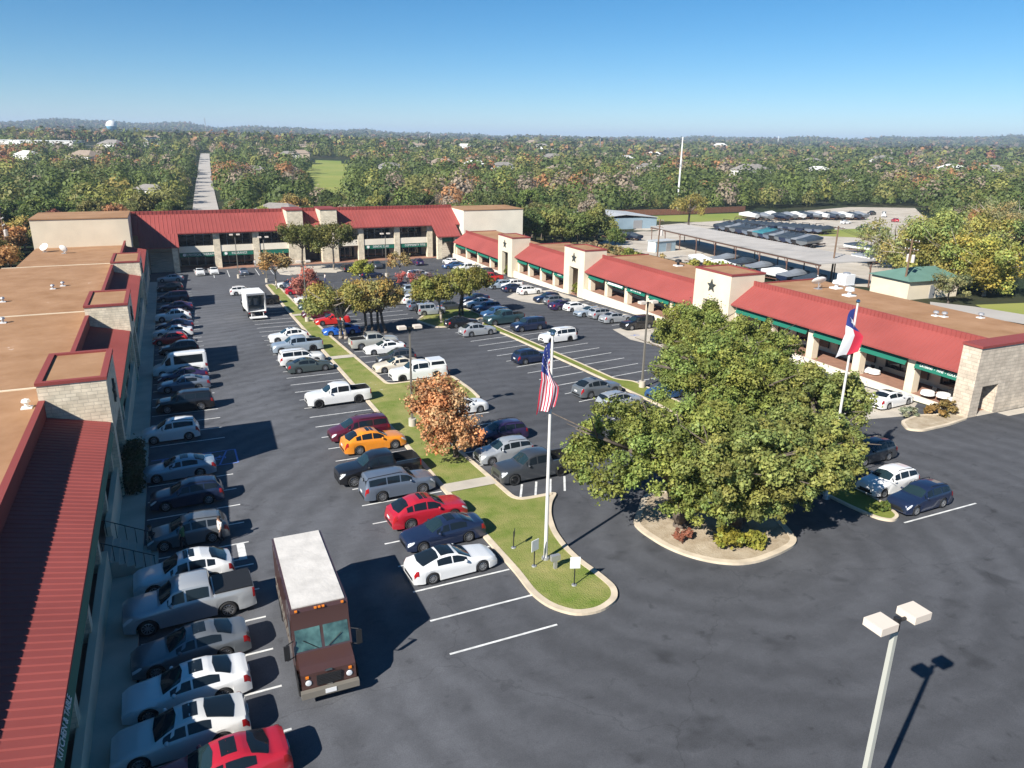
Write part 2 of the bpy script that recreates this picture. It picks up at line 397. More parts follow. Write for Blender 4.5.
# ------------------------------------------------------------------ terrain
def prof(az):
    """height of the far hills by direction (radians from straight ahead, + to the right)"""
    return np.interp(az, [-.75, -.5, -.3, -.12, 0, .15, .35, .5, .75], [100, 94, 80, 52, 42, 42, 58, 72, 74])
def smooth(a, b, x):
    t = np.clip((x-a)/(b-a), 0, 1); return t*t*(3-2*t)
def terrain_z(x, y):
    x = np.asarray(x, float); y = np.asarray(y, float)
    r = np.hypot(x, y); az = np.arctan2(x, np.maximum(y, 1e-6))
    far = prof(az)*smooth(2200, 6200, r)*(.82+.18*np.sin(az*17+1.3)*np.sin(az*41+.4)+.06*np.sin(az*90))
    mid = 8*smooth(500, 1500, r)*np.clip(.25-az*1.1, 0, 1)*(1-smooth(2600, 4200, r)*.6)
    roll = 5*smooth(480, 950, r)*(np.sin(x*.0041+.5)*np.sin(y*.0033+1.)+.4*np.sin(x*.011)*np.sin(y*.009+2))
    t = np.clip(-x*ST+y*CT, -30, 210)
    lot = -SL*(t-T0)*(1-smooth(450, 1500, r))
    return far+mid+roll*np.where(y > 0, 1, 0)+lot-.07
def build_terrain():
    na, radii = 240, np.concatenate([np.linspace(0, 600, 40)[1:], np.geomspace(620, 14000, 90)])
    V = [(0, 0, float(terrain_z(0, 0)))]
    az = np.linspace(0, 2*np.pi, na, endpoint=False)
    for r in radii:
        x, y = r*np.sin(az), r*np.cos(az); z = terrain_z(x, y); V += list(zip(x, y, z))
    Fc = [(0, 1+(k+1) % na, 1+k) for k in range(na)]
    for i in range(len(radii)-1):
        o = 1+i*na
        for k in range(na): Fc.append((o+k, o+(k+1) % na, o+na+(k+1) % na, o+na+k))
    me = bpy.data.meshes.new('terrain'); me.from_pydata(V, [], Fc); me.materials.append(TERRAIN_MAT); me.shade_smooth()
    o = bpy.data.objects.new('terrain', me); COL.objects.link(o); tag(o, kind='structure')
    if me.polygons[0].normal.z < 0: me.flip_normals()
def terrain_mat():
    mt, n, b = new_mat('wooded_terrain')
    tc = n.nodes.new('ShaderNodeTexCoord')
    def nz(s, d=6, r=.6):
        x = n.nodes.new('ShaderNodeTexNoise'); x.inputs['Scale'].default_value = s; x.inputs['Detail'].default_value = d; x.inputs['Roughness'].default_value = r
        n.links.new(tc.outputs['Object'], x.inputs[0]); return x.outputs[0]
    cr = n.nodes.new('ShaderNodeValToRGB'); n.links.new(nz(.02, 9, .7), cr.inputs[0])
    e = cr.color_ramp.elements; e[0].position = .32; e[0].color = (.018, .030, .016, 1); e[1].position = .7; e[1].color = (.07, .06, .04, 1)
    k = e.new(.5); k.color = (.03, .042, .022, 1); k = e.new(.6); k.color = (.05, .05, .028, 1)
    vo = n.nodes.new('ShaderNodeTexVoronoi'); vo.inputs['Scale'].default_value = .011; n.links.new(tc.outputs['Object'], vo.inputs[0])
    mr = n.nodes.new('ShaderNodeMapRange'); mr.inputs[1].default_value = .12; mr.inputs[2].default_value = .08; n.links.new(vo.outputs[0], mr.inputs[0])
    gate = n.nodes.new('ShaderNodeMapRange'); gate.inputs[1].default_value = .52; gate.inputs[2].default_value = .6; n.links.new(nz(.0012, 3), gate.inputs[0])
    mu = n.nodes.new('ShaderNodeMath'); mu.operation = 'MULTIPLY'; n.links.new(mr.outputs[0], mu.inputs[0]); n.links.new(gate.outputs[0], mu.inputs[1])
    mx = n.nodes.new('ShaderNodeMix'); mx.data_type = 'RGBA'; n.links.new(mu.outputs[0], mx.inputs[0]); n.links.new(cr.outputs[0], mx.inputs[6]); mx.inputs[7].default_value = (.5, .47, .43, 1)
    n.links.new(mx.outputs[2], b.inputs['Base Color']); b.inputs['Roughness'].default_value = 1; b.inputs['Specular IOR Level'].default_value = .05
    return mt
TERRAIN_MAT = terrain_mat()
build_terrain()

# ------------------------------------------------------------------ lot, islands, markings
sheet('parking_lot', [(-5.5, -29), (150, -29), (150, 33), (72.2, 36.4), (58, 36.5), (63, 168), (-9, 172), (-9, 150), (-5.2, 140)], 0., M['asphalt'])
def clean(poly):
    a = sum(poly[i][0]*poly[(i+1) % len(poly)][1]-poly[(i+1) % len(poly)][0]*poly[i][1] for i in range(len(poly)))
    return poly if a > 0 else poly[::-1]
def inset(poly, d):
    n = len(poly); out = []
    for i in range(n):
        p0, p1, p2 = (Vector(poly[i-1]), Vector(poly[i]), Vector(poly[(i+1) % n]))
        a = (p1-p0).normalized(); b = (p2-p1).normalized()
        na = Vector((-a.y, a.x)); nb = Vector((-b.y, b.x)); mm = (na+nb)
        if mm.length < .2: mm = na.copy()
        mm.normalize(); k = min(2.2, 1/max(.3, mm.dot(na)))
        out.append(tuple(p1+mm*d*k))
    return out
def round_poly(poly, r, seg=4):
    n = len(poly); out = []
    for i in range(n):
        p0, p1, p2 = Vector(poly[i-1]), Vector(poly[i]), Vector(poly[(i+1) % n])
        a = p0-p1; b = p2-p1; q = min(r, a.length*.45, b.length*.45)
        s_, e_ = p1+a.normalized()*q, p1+b.normalized()*q
        for k in range(seg+1):
            t = k/seg; out.append(tuple(s_*(1-t)**2+p1*2*t*(1-t)+e_*t*t))
    return out
def island(name, poly, fill, kerb_w=.32, h=.14, rnd=.8):
    poly = clean(round_poly(poly, rnd)); inn = inset(poly, kerb_w); n = len(poly)
    b = MB()
    for i in range(n):
        j = (i+1) % n
        b.quad([(*poly[i], -.02), (*poly[j], -.02), (*poly[j], h), (*poly[i], h)])
        b.quad([(*poly[i], h), (*poly[j], h), (*inn[j], h), (*inn[i], h)])
        b.quad([(*inn[i], h), (*inn[j], h), (*inn[j], h-.06), (*inn[i], h-.06)])
    o = lay(b).build('kerb', M['kerb'], rot=TH); tag(o, kind='structure')
    f = MB(); f.quad([(*p, h-.03) for p in inset(poly, kerb_w-.02)]); lay(f)
    o = f.build(name, fill, rot=TH); tag(o, kind='structure')
    if o.data.polygons[0].normal.z < 0: o.data.flip_normals()
    return poly
# long grass island between the left aisle and the middle aisle
GRASS_ISLAND = [(14.2, 138), (14.0, 105), (14.0, 62), (13.9, 33), L(515, 574), L(531, 595.6), L(549, 609), L(576, 617), L(602, 613), L(618, 601), L(617, 589), L(602, 576), L(581, 561), L(566.5, 547), L(556, 532), L(551, 516), L(552, 503), L(558.6, 492.8),
                (17.7, 37.6), (17.5, 44.6), (17.4, 57.6), (23.6, 58), (23.9, 61), (23.9, 66.5), (17.3, 66.2), (16.6, 88), (16.3, 105), (16.3, 132), (15.6, 138.5)]
island('grass_island', GRASS_ISLAND, M['grass'], rnd=.7)
for v, u0, u1 in ((359, 335, 357), (316.5, 293, 304), (488.5, 459, 499)):
    t_ = L((u0+u1)/2, v)[1]; x1 = 17.5 if t_ < 60 else (17.0 if t_ < 90 else 16.4)
    sheet('path', [(14.1, t_), (x1-.05, t_), (x1-.05, t_+1.3), (14.1, t_+1.3)], .1455, M['concrete'])
# narrow median of the middle rows, carrying on beneath the oaks
MEDIAN = [(35.7, 88), (36.4, 81.5), (36.7, 67.5), (36.8, 59.4), (36.9, 50), (36.2, 40), (35.6, 33), L(854, 510), L(878, 520), L(893.5, 522.6), L(900, 517.5), L(886, 505), (38.6, 33), (38.9, 42), (39.2, 50), (39.2, 57.2), (38.0, 58.5), (37.9, 68.5), (37.5, 83.6), (37.3, 91)]
island('median', MEDIAN, M['grass_green'], kerb_w=.2, rnd=.6)
island('tree_island', [FL(24.8, 84.5), FL(26, 80.6), FL(30.6, 79.8), FL(32.4, 83.), (38.6, 92.5), (38.6, 99), FL(31.5, 92), FL(27, 88)], M['grass'], rnd=.8)
island('oak_island', [L(632.6, 525), L(642, 533.7), L(663.7, 547.7), L(687, 557.3), L(713, 563.8), L(739, 566), L(760, 562.7), L(782, 554), L(794.7, 546.6), L(797, 541), L(790, 531.5), (31.6, 31.5), (29.5, 34.3), (25.3, 35)], M['mulch'], kerb_w=.35, rnd=.9)
island('planting_bed', [L(900, 422.5), L(906.5, 430.5), L(922.5, 432), L(949.7, 425.7), L(969, 419), (58.2, 37.6), (54.8, 38.6)], M['mulch'], kerb_w=.25, rnd=.5)
# concrete aprons in front of the right wing
for poly in ([(48.2, 107.9), (50.9, 111.), (58, 111.3), (58, 99.6), (50., 99.6), (48.6, 103)], [(50.3, 79.), (58, 80.2), (58., 67.2), (50.4, 67.4), (49.1, 73)], [(49.8, 39.8), (54.2, 38.9), (58.0, 41), (58.0, 50), (50., 48.5)]):
    sheet('concrete_apron', poly, .008, M['concrete'])
def strip(b, p, q, w=.12, z=.006):
    p = Vector(p); q = Vector(q); d = (q-p).normalized(); nn = Vector((-d.y, d.x))*w/2
    b.quad([(*(p-nn), z), (*(q-nn), z), (*(q+nn), z), (*(p+nn), z)])
b = MB(); hb = MB()
PT = 2.62
for k in range(-9, 40):                                            # left row
    t = 44.2+PT*k
    if 50.5 < t < 55. or t > 140: continue
    strip(b, (-3.3, t), (1.9, t))
strip(b, (1.45, 39.), (1.45, 37.), .4); strip(b, (-3.3, 37.1), (1.5, 37.1))
for k in range(0, 41):                                             # left side of the grass island
    t = 24.95+2.65*k
    if t < 122: strip(b, (8.7, t), (13.85, t))
for k in range(0, 6): strip(b, (17.6, 41.2+2.65*k), (22.8, 41.2+2.65*k))          # island, right side
for k in range(0, 16): strip(b, (17.3, 67.6+2.65*k), (22.4, 67.6+2.65*k))
for k in range(0, 20):                                             # median rows
    t = 89-2.65*k; x = 36.7
    if t > 33: strip(b, (x-5.5, t-.75), (x-.1, t)); strip(b, (x+1.4, t-.2), (x+6.8, t+.5))
for k in range(0, 6): strip(b, FL(25, 86.5+2.2*k), FL(19.9, 86.2+2.2*k))
for t in (25.45, 28.1, 30.8): strip(b, (36.9 if t < 27 else 38.9, t), (43.2, t))
for k in range(0, 42):                                             # right wing
    t = 140-2.65*k
    if t > 41 and not (66 < t < 80.5) and not (99 < t < 112): strip(b, (51.6, t-.4), (57.6, t))
for k in range(12): t = 6.2+2.75*k; strip(b, (t+.3, 152.), (t+.6, 163))        # in front of the back building
for k in range(4): strip(b, (17.9+1.05*k, 37.6), (19.0+1.05*k, 39.7), .14)     # hatching by the flag pole
tag(lay(b).build('parking_lines', M['white_line'], rot=TH), kind='structure')
for k in range(5): strip(hb, (-3.+1.05*k, 51.6), (-2.4+1.05*k, 54.2))
strip(hb, (-3.2, 54.3), (2.4, 54.3)); strip(hb, (-3.2, 51.5), (2.4, 51.5)); strip(hb, (2.4, 51.5), (2.4, 54.3))
for cx, cy in (L(220.5, 457.6), L(636, 335.3)):                      # wheelchair symbols painted on the stalls
    up_ = .0065 if cx < 10 else .0125
    for k in range(10):
        a0, a1 = 2*math.pi*k/12-.6, 2*math.pi*(k+1)/12-.6
        strip(hb, (cx+.34*math.cos(a0), cy-.1+.34*math.sin(a0)), (cx+.34*math.cos(a1), cy-.1+.34*math.sin(a1)), .1, up_)
    strip(hb, (cx+.05, cy), (cx-.45, cy+.18), .11, up_+.001); strip(hb, (cx-.1, cy), (cx-.02, cy+.45), .11, up_+.0005)
    strip(hb, (cx-.62, cy+.12), (cx-.5, cy+.3), .16, up_+.0015)
tag(lay(hb).build('accessible_bay_lines', M['blue_line'], rot=TH), kind='structure')
sheet('doorstep', [(59.3, 36.45), (61.5, 36.45), (61.5, 38.4), (59.3, 38.4)], .016, M['concrete'])
sheet('sidewalk', [(61.7, 35.4), (78, 35.0), (78, 36.3), (61.7, 36.35)], .012, M['concrete'])
# ground beyond the buildings
sheet('gravel_yard', [L(598, 243), L(640, 227), L(700, 221.5), L(745, 216), L(850, 207), L(915, 208), L(935, 225), L(1010, 262), L(945, 292), L(850, 286), L(700, 266)], .004, M['gravel'])
sheet('scrub_strip', [(72.4, 37), (77, 37), (81, 78), (99, 170), (110, 196), (84, 205), (62, 186), (62, 165)], .002, M['scrub'])
def pix_sheet(name, px, z, material): return sheet(name, clean([L(u, v) for u, v in px]), z, material)
pix_sheet('grass_verge', [(620, 217), (745, 213), (752, 219), (700, 222), (640, 221)], .03, M['fairway'])
pix_sheet('grass_verge', [(812, 231), (870, 228), (880, 234), (868, 238), (820, 236)], .03, M['fairway'])
pix_sheet('grass_verge', [(975, 305), (1100, 300), (1100, 326), (1000, 316)], .03, M['fairway'])
pix_sheet('side_road', [(930, 302), (975, 307), (1100, 327), (1100, 338), (1010, 322), (930, 310)], .05, M['road_pale'])
pix_sheet('grass_verge', [(950, 316), (1010, 323), (1100, 339), (1100, 350), (960, 322)], .03, M['fairway'])
def bearing(u, Y, v=150):
    x, y, z = _ray(u, v); return (x/y*Y, Y)
# straight road running away at the far left, fairway on the knoll
def draped(name, pts_w, z_off, material):
    b = MB()
    for i in range(len(pts_w)-1):
        (xa, ya, wa), (xb, yb, wb) = pts_w[i], pts_w[i+1]
        q = [(xa-wa, ya), (xa+wa, ya), (xb+wb, yb), (xb-wb, yb)]
        b.quad([(x, y, float(terrain_z(x, y))+z_off) for x, y in q])
    o = b.build(name, material); tag(o, kind='structure')
    if o.data.polygons[0].normal.z < 0: o.data.flip_normals()
ROAD = [(*bearing(205.3, 225+27*k, 213-min(58, 58*k/25)), 5.2) for k in range(0, 26)]
draped('road', ROAD, .35, M['road_pale'])
b = MB(); g_ = [[(bearing(329, 325+42*j, 172)[0]+(i/8-.5)*(325+42*j)*(50/740), 325+42*j) for j in range(13)] for i in range(9)]
for i in range(8):
    for j in range(12):
        if ((i-3.5)/4.3)**2+((j-5.5)/6.2)**2 > 1.02: continue
        b.quad([(x, y, float(terrain_z(x, y))+.25) for x, y in (g_[i][j], g_[i+1][j], g_[i+1][j+1], g_[i][j+1])])
tag(b.build('fairway', M['fairway']), kind='structure')

# ------------------------------------------------------------------ buildings
def seams(b, x0, z0, x1, z1, y0, y1, step=.42, h=.055, w=.06, mi=0):
    """standing seams of a sloped metal roof running from (x0,z0) to (x1,z1), repeated along y"""
    y = y0+step/2
    dx, dz = x1-x0, z1-z0; l = math.hypot(dx, dz); nx, nz = -dz/l, dx/l
    if nz < 0: nx, nz = -nx, -nz
    while y < y1:
        b.quad([(x0, y-w, z0), (x1, y-w, z1), (x1+nx*h, y, z1+nz*h), (x0+nx*h, y, z0+nz*h)], mi)
        b.quad([(x0+nx*h, y, z0+nz*h), (x1+nx*h, y, z1+nz*h), (x1, y+w, z1), (x0, y+w, z0)], mi)
        b.quad([(x0, y-w, z0), (x0+nx*h, y, z0+nz*h), (x0, y+w, z0)], mi); b.quad([(x1, y-w, z1), (x1, y+w, z1), (x1+nx*h, y, z1+nz*h)], mi)
        y += step
def tower(parent, front, back, t0, t1, top, wall_mat, side, star_mat, floor=0., arch=None, base_z=0., pier=None):
    """square stone tower with an open portal, a red cap frame and a star; front faces the lot (side=+1: front at larger s)"""
    a, c = (back, front) if side > 0 else (front, back)
    b = MB(); w_ = pier or 1.15; ah = arch or top-3.0; d = .7
    f0, f1 = (front-d, front) if side > 0 else (front, front+d)
    b.box(f0, f1, t0, t0+w_, base_z, top); b.box(f0, f1, t1-w_, t1, base_z, top); b.box(f0, f1, t0+w_, t1-w_, ah, top)
    r0, r1 = (a, f0) if side > 0 else (f1, c)
    b.box(r0, r1, t0, t0+.35, base_z, top); b.box(r0, r1, t1-.35, t1, base_z, top)
    bk0, bk1 = (a, a+.35) if side > 0 else (c-.35, c)
    b.box(bk0, bk1, t0+.35, t1-.35, base_z, top)
    b.build('tower', wall_mat, parent)
    b = MB(); e = .06
    b.box(a-e, c+e, t0-e, t0+.3, top+.003, top+.2); b.box(a-e, c+e, t1-.3, t1+e, top+.003, top+.2)
    b.box(a-e, a+.3, t0+.3, t1-.3, top+.003, top+.2); b.box(c-.3, c+e, t0+.3, t1-.3, top+.003, top+.2)
    b.build('cap_trim', M['red_trim'], parent)
    b = MB(); b.box(a+.3, c-.3, t0+.3, t1-.3, top-.2, top+.08); b.build('tower_roof', M['tan_roof'], parent)
    b = MB(); b.star((front+.06*side, (t0+t1)/2, (ah+top)/2+.05), .8, .14); b.build('star', star_mat, parent)
M['star'] = mat('weathered_star', (.04, .046, .042), .6, noise=(4., .3))
def vent(b, x, y, z, k=0):
    b.tube((x, y, z), (x, y, z+.35), .11, n=8); b.tube((x, y, z+.35), (x, y, z+.5), .22, .06, n=8)
    b.box(x-.28, x+.28, y-.28, y+.28, z-.01, z+.04)

# --- left wing: four level sections stepping down with the lot
LEFT_SECS = [(2, 48.3, 4.35, (48.3, 55., 7.95)), (55., 77.5, 3.15, (77.5, 85., 7.75)), (85., 116.5, 1.95, (116.5, 125.5, 7.6)), (125.5, 156, .45, None)]
def left_wing():
    O = (-9., 45.)
    r = thing('shopping_wing', 'long flat tan-roofed shop wing at the left with stone towers and a shaded facade', 'building', W(O[0], O[1], 0), TH)
    zo = zg(O[1])
    def B(f, name, mats, par=None):                                # parts are drawn on the lot grid at absolute heights, then moved under their thing
        b = MB(); f(b); b.v = [(x-O[0], y-O[1], z-zo) for x, y, z in b.v]; return b.build(name, mats, par or r)
    for k, (a, c, ze, tw) in enumerate(LEFT_SECS):
        c2 = c if tw is None else tw[1]; rz = ze+.55; fl = ze-3.45; sb = -22.6
        B(lambda b: b.box(sb, -8.15, a if k == 0 else a-.01, c2 if k < 3 else 160.2, -9, rz), 'wall', M['cream'])
        B(lambda b: b.box(sb-.1, -8.15, a, c2 if k < 3 else 160.2, rz+.003, rz+.12), 'roof', M['tan_roof'])
        if k < 3: B(lambda b: b.box(sb, -8.2, c2-.16, c2-.01, rz+.123, rz+.2), 'roof_seam', M['cream'])
        def pr_(b): b.box(-8.15, -7.95, a, c, rz-.3, ze+1.72); b.box(-8.22, -7.88, a, c, ze+1.723, ze+1.82)
        B(pr_, 'parapet', M['red_trim'])
        def rf(b):
            b.xprism([(-7.94, ze+.75), (-4.7, ze), (-4.7, ze-.13), (-7.94, ze+.6)], a+.01, c-.01); seams(b, -7.94, ze+.75, -4.7, ze, a, c, .42 if k < 2 else .6, .04, .05)
        B(rf, 'red_roof', M['red_roof'])
        B(lambda b: b.xprism([(-4.86, ze-.17), (-4.62, ze-.72), (-4.66, ze-.74), (-4.92, ze-.21)], a+.4, c-.4), 'awning', M['green_sign'])
        n = max(1, int((c-a)/5.5))
        for i in range(n+1):
            y = a+.3+(c-a-.9)*i/n; B(lambda b: b.box(-5.5, -4.95, y, y+.6, fl, ze-.14), 'column', M['stone'])
        B(lambda b: b.box(-8.14, -8.06, a+.5, c-.5, fl+.1, ze-.4), 'storefront', M['glass_dark'])
        B(lambda b: b.box(-8.15, -5.05, a, c2 if k < 3 else 156, -9, fl), 'walkway', M['terracotta'])
        gap = (37.6, 40.2)
        for p, q in ([(a, gap[0]), (gap[1], c)] if k == 0 else [(a, c)]): B(lambda b: b.box(-5.04, -4.74, p, q, -9, fl+.45), 'low_wall', M['cream'])
        if k == 0:
            z0 = zg(39); n = 7
            B(lambda b: [b.box(-5.03+.34*i, -4.69+.34*i, gap[0]+.01, gap[1]-.01, z0-.6, fl-(fl-z0)*(i+.5)/n) for i in range(n)], 'steps', M['concrete'])
            for y in (gap[0]+.06, gap[1]-.06):
                def rl(b):
                    b.tube((-5., y, fl+.9), (-2.7, y, z0+.95), .025, n=6)
                    for i in range(6): b.tube((-4.95+.44*i, y, fl-(fl-z0)*i/5.2), (-4.95+.44*i, y, fl+.88-(fl-z0)*i/5.4), .018, n=5)
                B(rl, 'handrail', M['frame_dark'])
        if tw:
            tower(r, -4.6-O[0], -8.2-O[0], tw[0]-O[1], tw[1]-O[1], zg((tw[0]+tw[1])/2)+tw[2]-zo, M['stone'], 1, M['star'], base_z=zg(tw[1])-.5-zo, arch=zg((tw[0]+tw[1])/2)+4.4-zo)
    text_mesh('awning_lettering', 'KITCHEN & TABLE', .34, M['white'], r, (-4.705-O[0], 22.0-O[1], 4.35-.45-zo), (R(66), 0, R(90)), .012)
    b = MB(); b.box(-4.74, -3.4, -25, 37.5, -.02, .13); b.box(-4.74, -3.4, 40.3, 150, -.02, .13); tag(lay(b).build('sidewalk', M['concrete'], rot=TH), kind='structure')
    return r
LW = left_wing()
# things standing on the left roof
def on_roof(name, label, cat, u, v, tops):
    """stand a thing on whichever level roof section the pixel falls on; tops = [(t0, t1, height)]"""
    x, y, dz = _ray(u, v)
    for a, c, z in tops:
        k = (z-H)/dz; s_, t_ = toL((k*x, k*y))
        if a-1 <= t_ <= c+1: break
    return thing(name, label, cat, W(s_, t_, z-zg(t_)), TH), s_, t_
LEFT_TOPS = [(a, (tw[1] if tw else 160), ze+.67) for a, c, ze, tw in LEFT_SECS]
for i, (u, v, lb) in enumerate([(63, 284+2, 'small white roof vent near the far seam of the left tan roof'), (53, 289, 'small white roof vent on the left tan roof between its two far seams'), (3, 291+11, 'small roof vent at the left frame edge on the tan roof'), (3, 323, 'roof vent at the left frame edge below the middle seam of the tan roof'), (27, 413-5, 'round white roof vent on a square curb beside the nearest tower of the left wing')]):
    r, s_, t_ = on_roof('roof_vent', lb, 'vent', u, v, LEFT_TOPS)
    b = MB(); b.bar((0, 0, .03), (.6, .6, .06)); b.build('curb', M['white'], r)
    b = MB(); b.tube((0, 0, .06), (0, 0, .4), .12, n=10); b.lathe([(.12, .38), (.26, .4), (.2, .55), (.0, .62)], 12); b.build('cowl', M['steel'] if i < 4 else M['white'], r)
def dish(u, v, z, rad, yaw, label, tilt=50):
    r, s_, t_ = on_roof('satellite_dish', label, 'satellite dish', u, v, z)
    b = MB(); b.tube((0, 0, 0), (0, 0, rad*1.0), .05, n=8); b.bar((0, 0, .03), (.7, .7, .06)); b.tube((0, 0, .05), (.3, 0, rad*.6), .03); b.build('mount', M['steel'], r)
    b = MB(); b.lathe([(.0, -.18*rad), (rad*.4, -.14*rad), (rad*.75, -.05*rad), (rad, .1*rad), (rad, .13*rad), (rad*.7, -.0), (0, -.12*rad)], 20)
    o = b.build('reflector', M['white'], r, smooth=True); o.location = (0, 0, rad*1.15); o.rotation_euler = (R(tilt), 0, yaw)
    b = MB(); b.tube((0, 0, 0), (0, 0, rad*.9), .03); b.ball((0, 0, rad*.9), .09); o2 = b.build('feed_horn', M['steel'], r); o2.location = o.location; o2.rotation_euler = o.rotation_euler
dish(45, 252, LEFT_TOPS, .75, R(-35), 'white satellite dish on the left tan roof, left one of two by the cream wall')
dish(64, 253.5, LEFT_TOPS, .7, R(150), 'white satellite dish seen edge-on, right one of two by the left cream wall', 62)

# --- back building
def back_building():
    O = (18.5, 131.)
    r = thing('two_storey_shops', 'two storey shop building closing the far end of the lot', 'building', W(25.6, 168.), TH); r.scale = (1.285,)*3
    def P(name, mats, f):
        b = MB(); f(b); b.v = [(x-O[0], y-O[1], z) for x, y, z in b.v]; return b.build(name, mats, r)
    S0, S1 = -7., 46.8
    P('wall', M['cream'], lambda b: b.box(S0, S1, 133.6, 141, -.3, 7.6))
    P('roof', M['tan_roof'], lambda b: b.box(S0, S1, 134.6, 141, 7.603, 7.7))
    # the tall windowless end boxes
    P('end_block', M['cream'], lambda b: b.box(-19.3, -7., 123.5, 133.6, -.3, 9.1))
    P('end_block', M['cream_light'], lambda b: b.box(46.8, 58.6, 127.6, 136, -.3, 8.5))
    P('end_block_roof', M['tan_roof'], lambda b: (b.box(-19.4, -6.95, 123.4, 133.7, 9.103, 9.25),))
    P('end_block_roof', M['tan_roof'], lambda b: (b.box(46.75, 58.7, 127.5, 136.1, 8.503, 8.62),))
    def roof(b):
        E_, ZE, RT, ZR = 129.5, 5.95, 134., 8.5
        for a, c in ((S0, 16.3), (18.9, 21.8), (24.6, S1)):
            b.xprism([(RT, ZR), (E_, ZE), (E_, ZE-.16), (RT, ZR-.16)], a, c, 0)
            ss = MB(); seams(ss, E_, ZE, RT, ZR, a, c, .6, .06, .06)
            for q in range(0, len(ss.f)): pass
            off = len(b.v); b.v += [(y, x, z) for x, y, z in ss.v]; b.f += [tuple(off+k for k in f) for f in ss.f]; b.m += ss.m
            b.box(a, c, RT-.02, RT+.25, ZR-.1, ZR+.55)
            y = a
            while y < c: b.box(y, y+.08, RT-.08, RT-.02, ZR-.02, ZR+.55); y += .6
        for a, c in ((-6.2, -.6), (41.4, 45.9)):                    # the roof sweeps down over the two stair porches
            z1, y1 = 4.2, 126.6
            b.xprism([(E_+.02, ZE+.012), (y1, z1), (y1, z1-.16), (E_+.02, ZE-.148)], a, c, 0)
            ss = MB(); seams(ss, y1, z1, E_, ZE, a, c, .6, .06, .06)
            off = len(b.v); b.v += [(y, x, z) for x, y, z in ss.v]; b.f += [tuple(off+k for k in f) for f in ss.f]; b.m += ss.m
    P('red_roof', M['red_roof'], roof)
    for a, c in ((16.3, 18.9), (21.8, 24.6)):
        P('chimney_tower', M['stone'], lambda b: b.box(a, c, 129.9, 134.8, -.2, 9.0))
        P('tower_cap', M['red_trim'], lambda b: b.box(a-.08, c+.08, 129.8, 134.9, 9.003, 9.2))
    P('gallery_wall', M['frame_dark'], lambda b: b.box(18.9, 21.8, 133, 133.55, -.2, 7))
    colx = [5.06, 11.14, 28.6, 35.1, 41.2]
    for x in colx: P('column', M['stone'], lambda b: b.box(x-.5, x+.5, 130.1, 131.0, -.2, 6.1))
    for x in (-5.5, -1.25, 42.0, 45.3): P('porch_column', M['stone'], lambda b: b.box(x-.42, x+.42, 126.9, 127.7, -.2, 4.2 if x > 42 or x < -5 else 4.2))
    bays = [(-.7, 4.56), (5.56, 10.64), (11.64, 16.3), (24.6, 28.1), (29.1, 34.6), (35.6, 40.7)]
    words = ['ATI PHYSICAL THERAPY', 'INSURANCE', '', '', 'DENTAL CARE', 'COMMUNITY TITLE']
    for k, (a, c) in enumerate(bays):
        P('balcony', M['cream_light'], lambda b: (b.box(a, c, 130.2, 130.55, 2.75, 3.75), b.box(a, c, 130.55, 133.55, 3.0, 3.25)))
        def rl(b):
            b.box(a, c, 130.34, 130.4, 4.62, 4.7); b.box(a, c, 130.34, 130.4, 3.85, 3.9); x = a+.1
            while x < c: b.box(x, x+.035, 130.35, 130.39, 3.75, 4.65); x += .22
        P('railing', M['frame_dark'], rl)
        for nm, z0, z1 in (('upper_window', 3.3, 5.7), ('shop_window', .25, 2.7)):
            w_ = P(nm, M['glass_dark'], lambda b: b.box(a+.1, c-.1, 133.42, 133.5, z0, z1))
            def mul(b):
                n = 4
                for i in range(n+1): x = a+.1+(c-a-.2)*i/n; b.box(x-.04, x+.04, 133.34, 133.41, z0, z1)
                b.box(a+.1, c-.1, 133.33, 133.405, z0+1.85, z0+1.93)
            f_ = P('window_frame', M['steel'], mul); f_.parent = w_
        if k != 3: P('sign_band', M['green_sign'], lambda b: b.box(a+.05, c-.05, 130.26, 130.36, 2.05, 2.74))
        if words[k]: text_mesh('sign_lettering', words[k], .52, M['white'], r, ((a+c)/2-O[0]+.3, 130.24-O[1], 2.4), (R(90), 0, 0), .012, mono=.85)
        if k in (0, 1, 4):
            b_ = MB(); b_.tube((a+.75-O[0], 130.25-O[1], 2.4), (a+.75-O[0], 130.18-O[1], 2.4), .24, n=14); b_.build('round_logo', M['white'], r)
    P('porch_sign', M['green_sign'], lambda b: b.box(42.5, 44.9, 127.9, 128.0, 3.1, 3.8))
    P('stair', M['concrete'], lambda b: [b.box(42.7, 44.8, 128.6+.4*i, 129.0+.4*i, -.2, .3+.3*i) for i in range(9)])
    P('stair', M['concrete'], lambda b: [b.box(-5., -1.7, 128.6+.4*i, 129.0+.4*i, -.2, .3+.3*i) for i in range(9)])
    P('walkway', M['terracotta'], lambda b: b.box(-6.2, 47, 129.0, 133.6, -.2, .14))
    return r
back_building()
b = MB(); b.prism(clean([FL(*p) for p in [(13.8, 123.2), (15.2, 121.8), (18.2, 121.9), (18.8, 123.4), (22.6, 121.9), (26, 123.4), (26.5, 128.9), (13.8, 128.9)]]), -.02, .15)
tag(lay(b).build('sidewalk', M['concrete'], rot=TH), kind='structure')

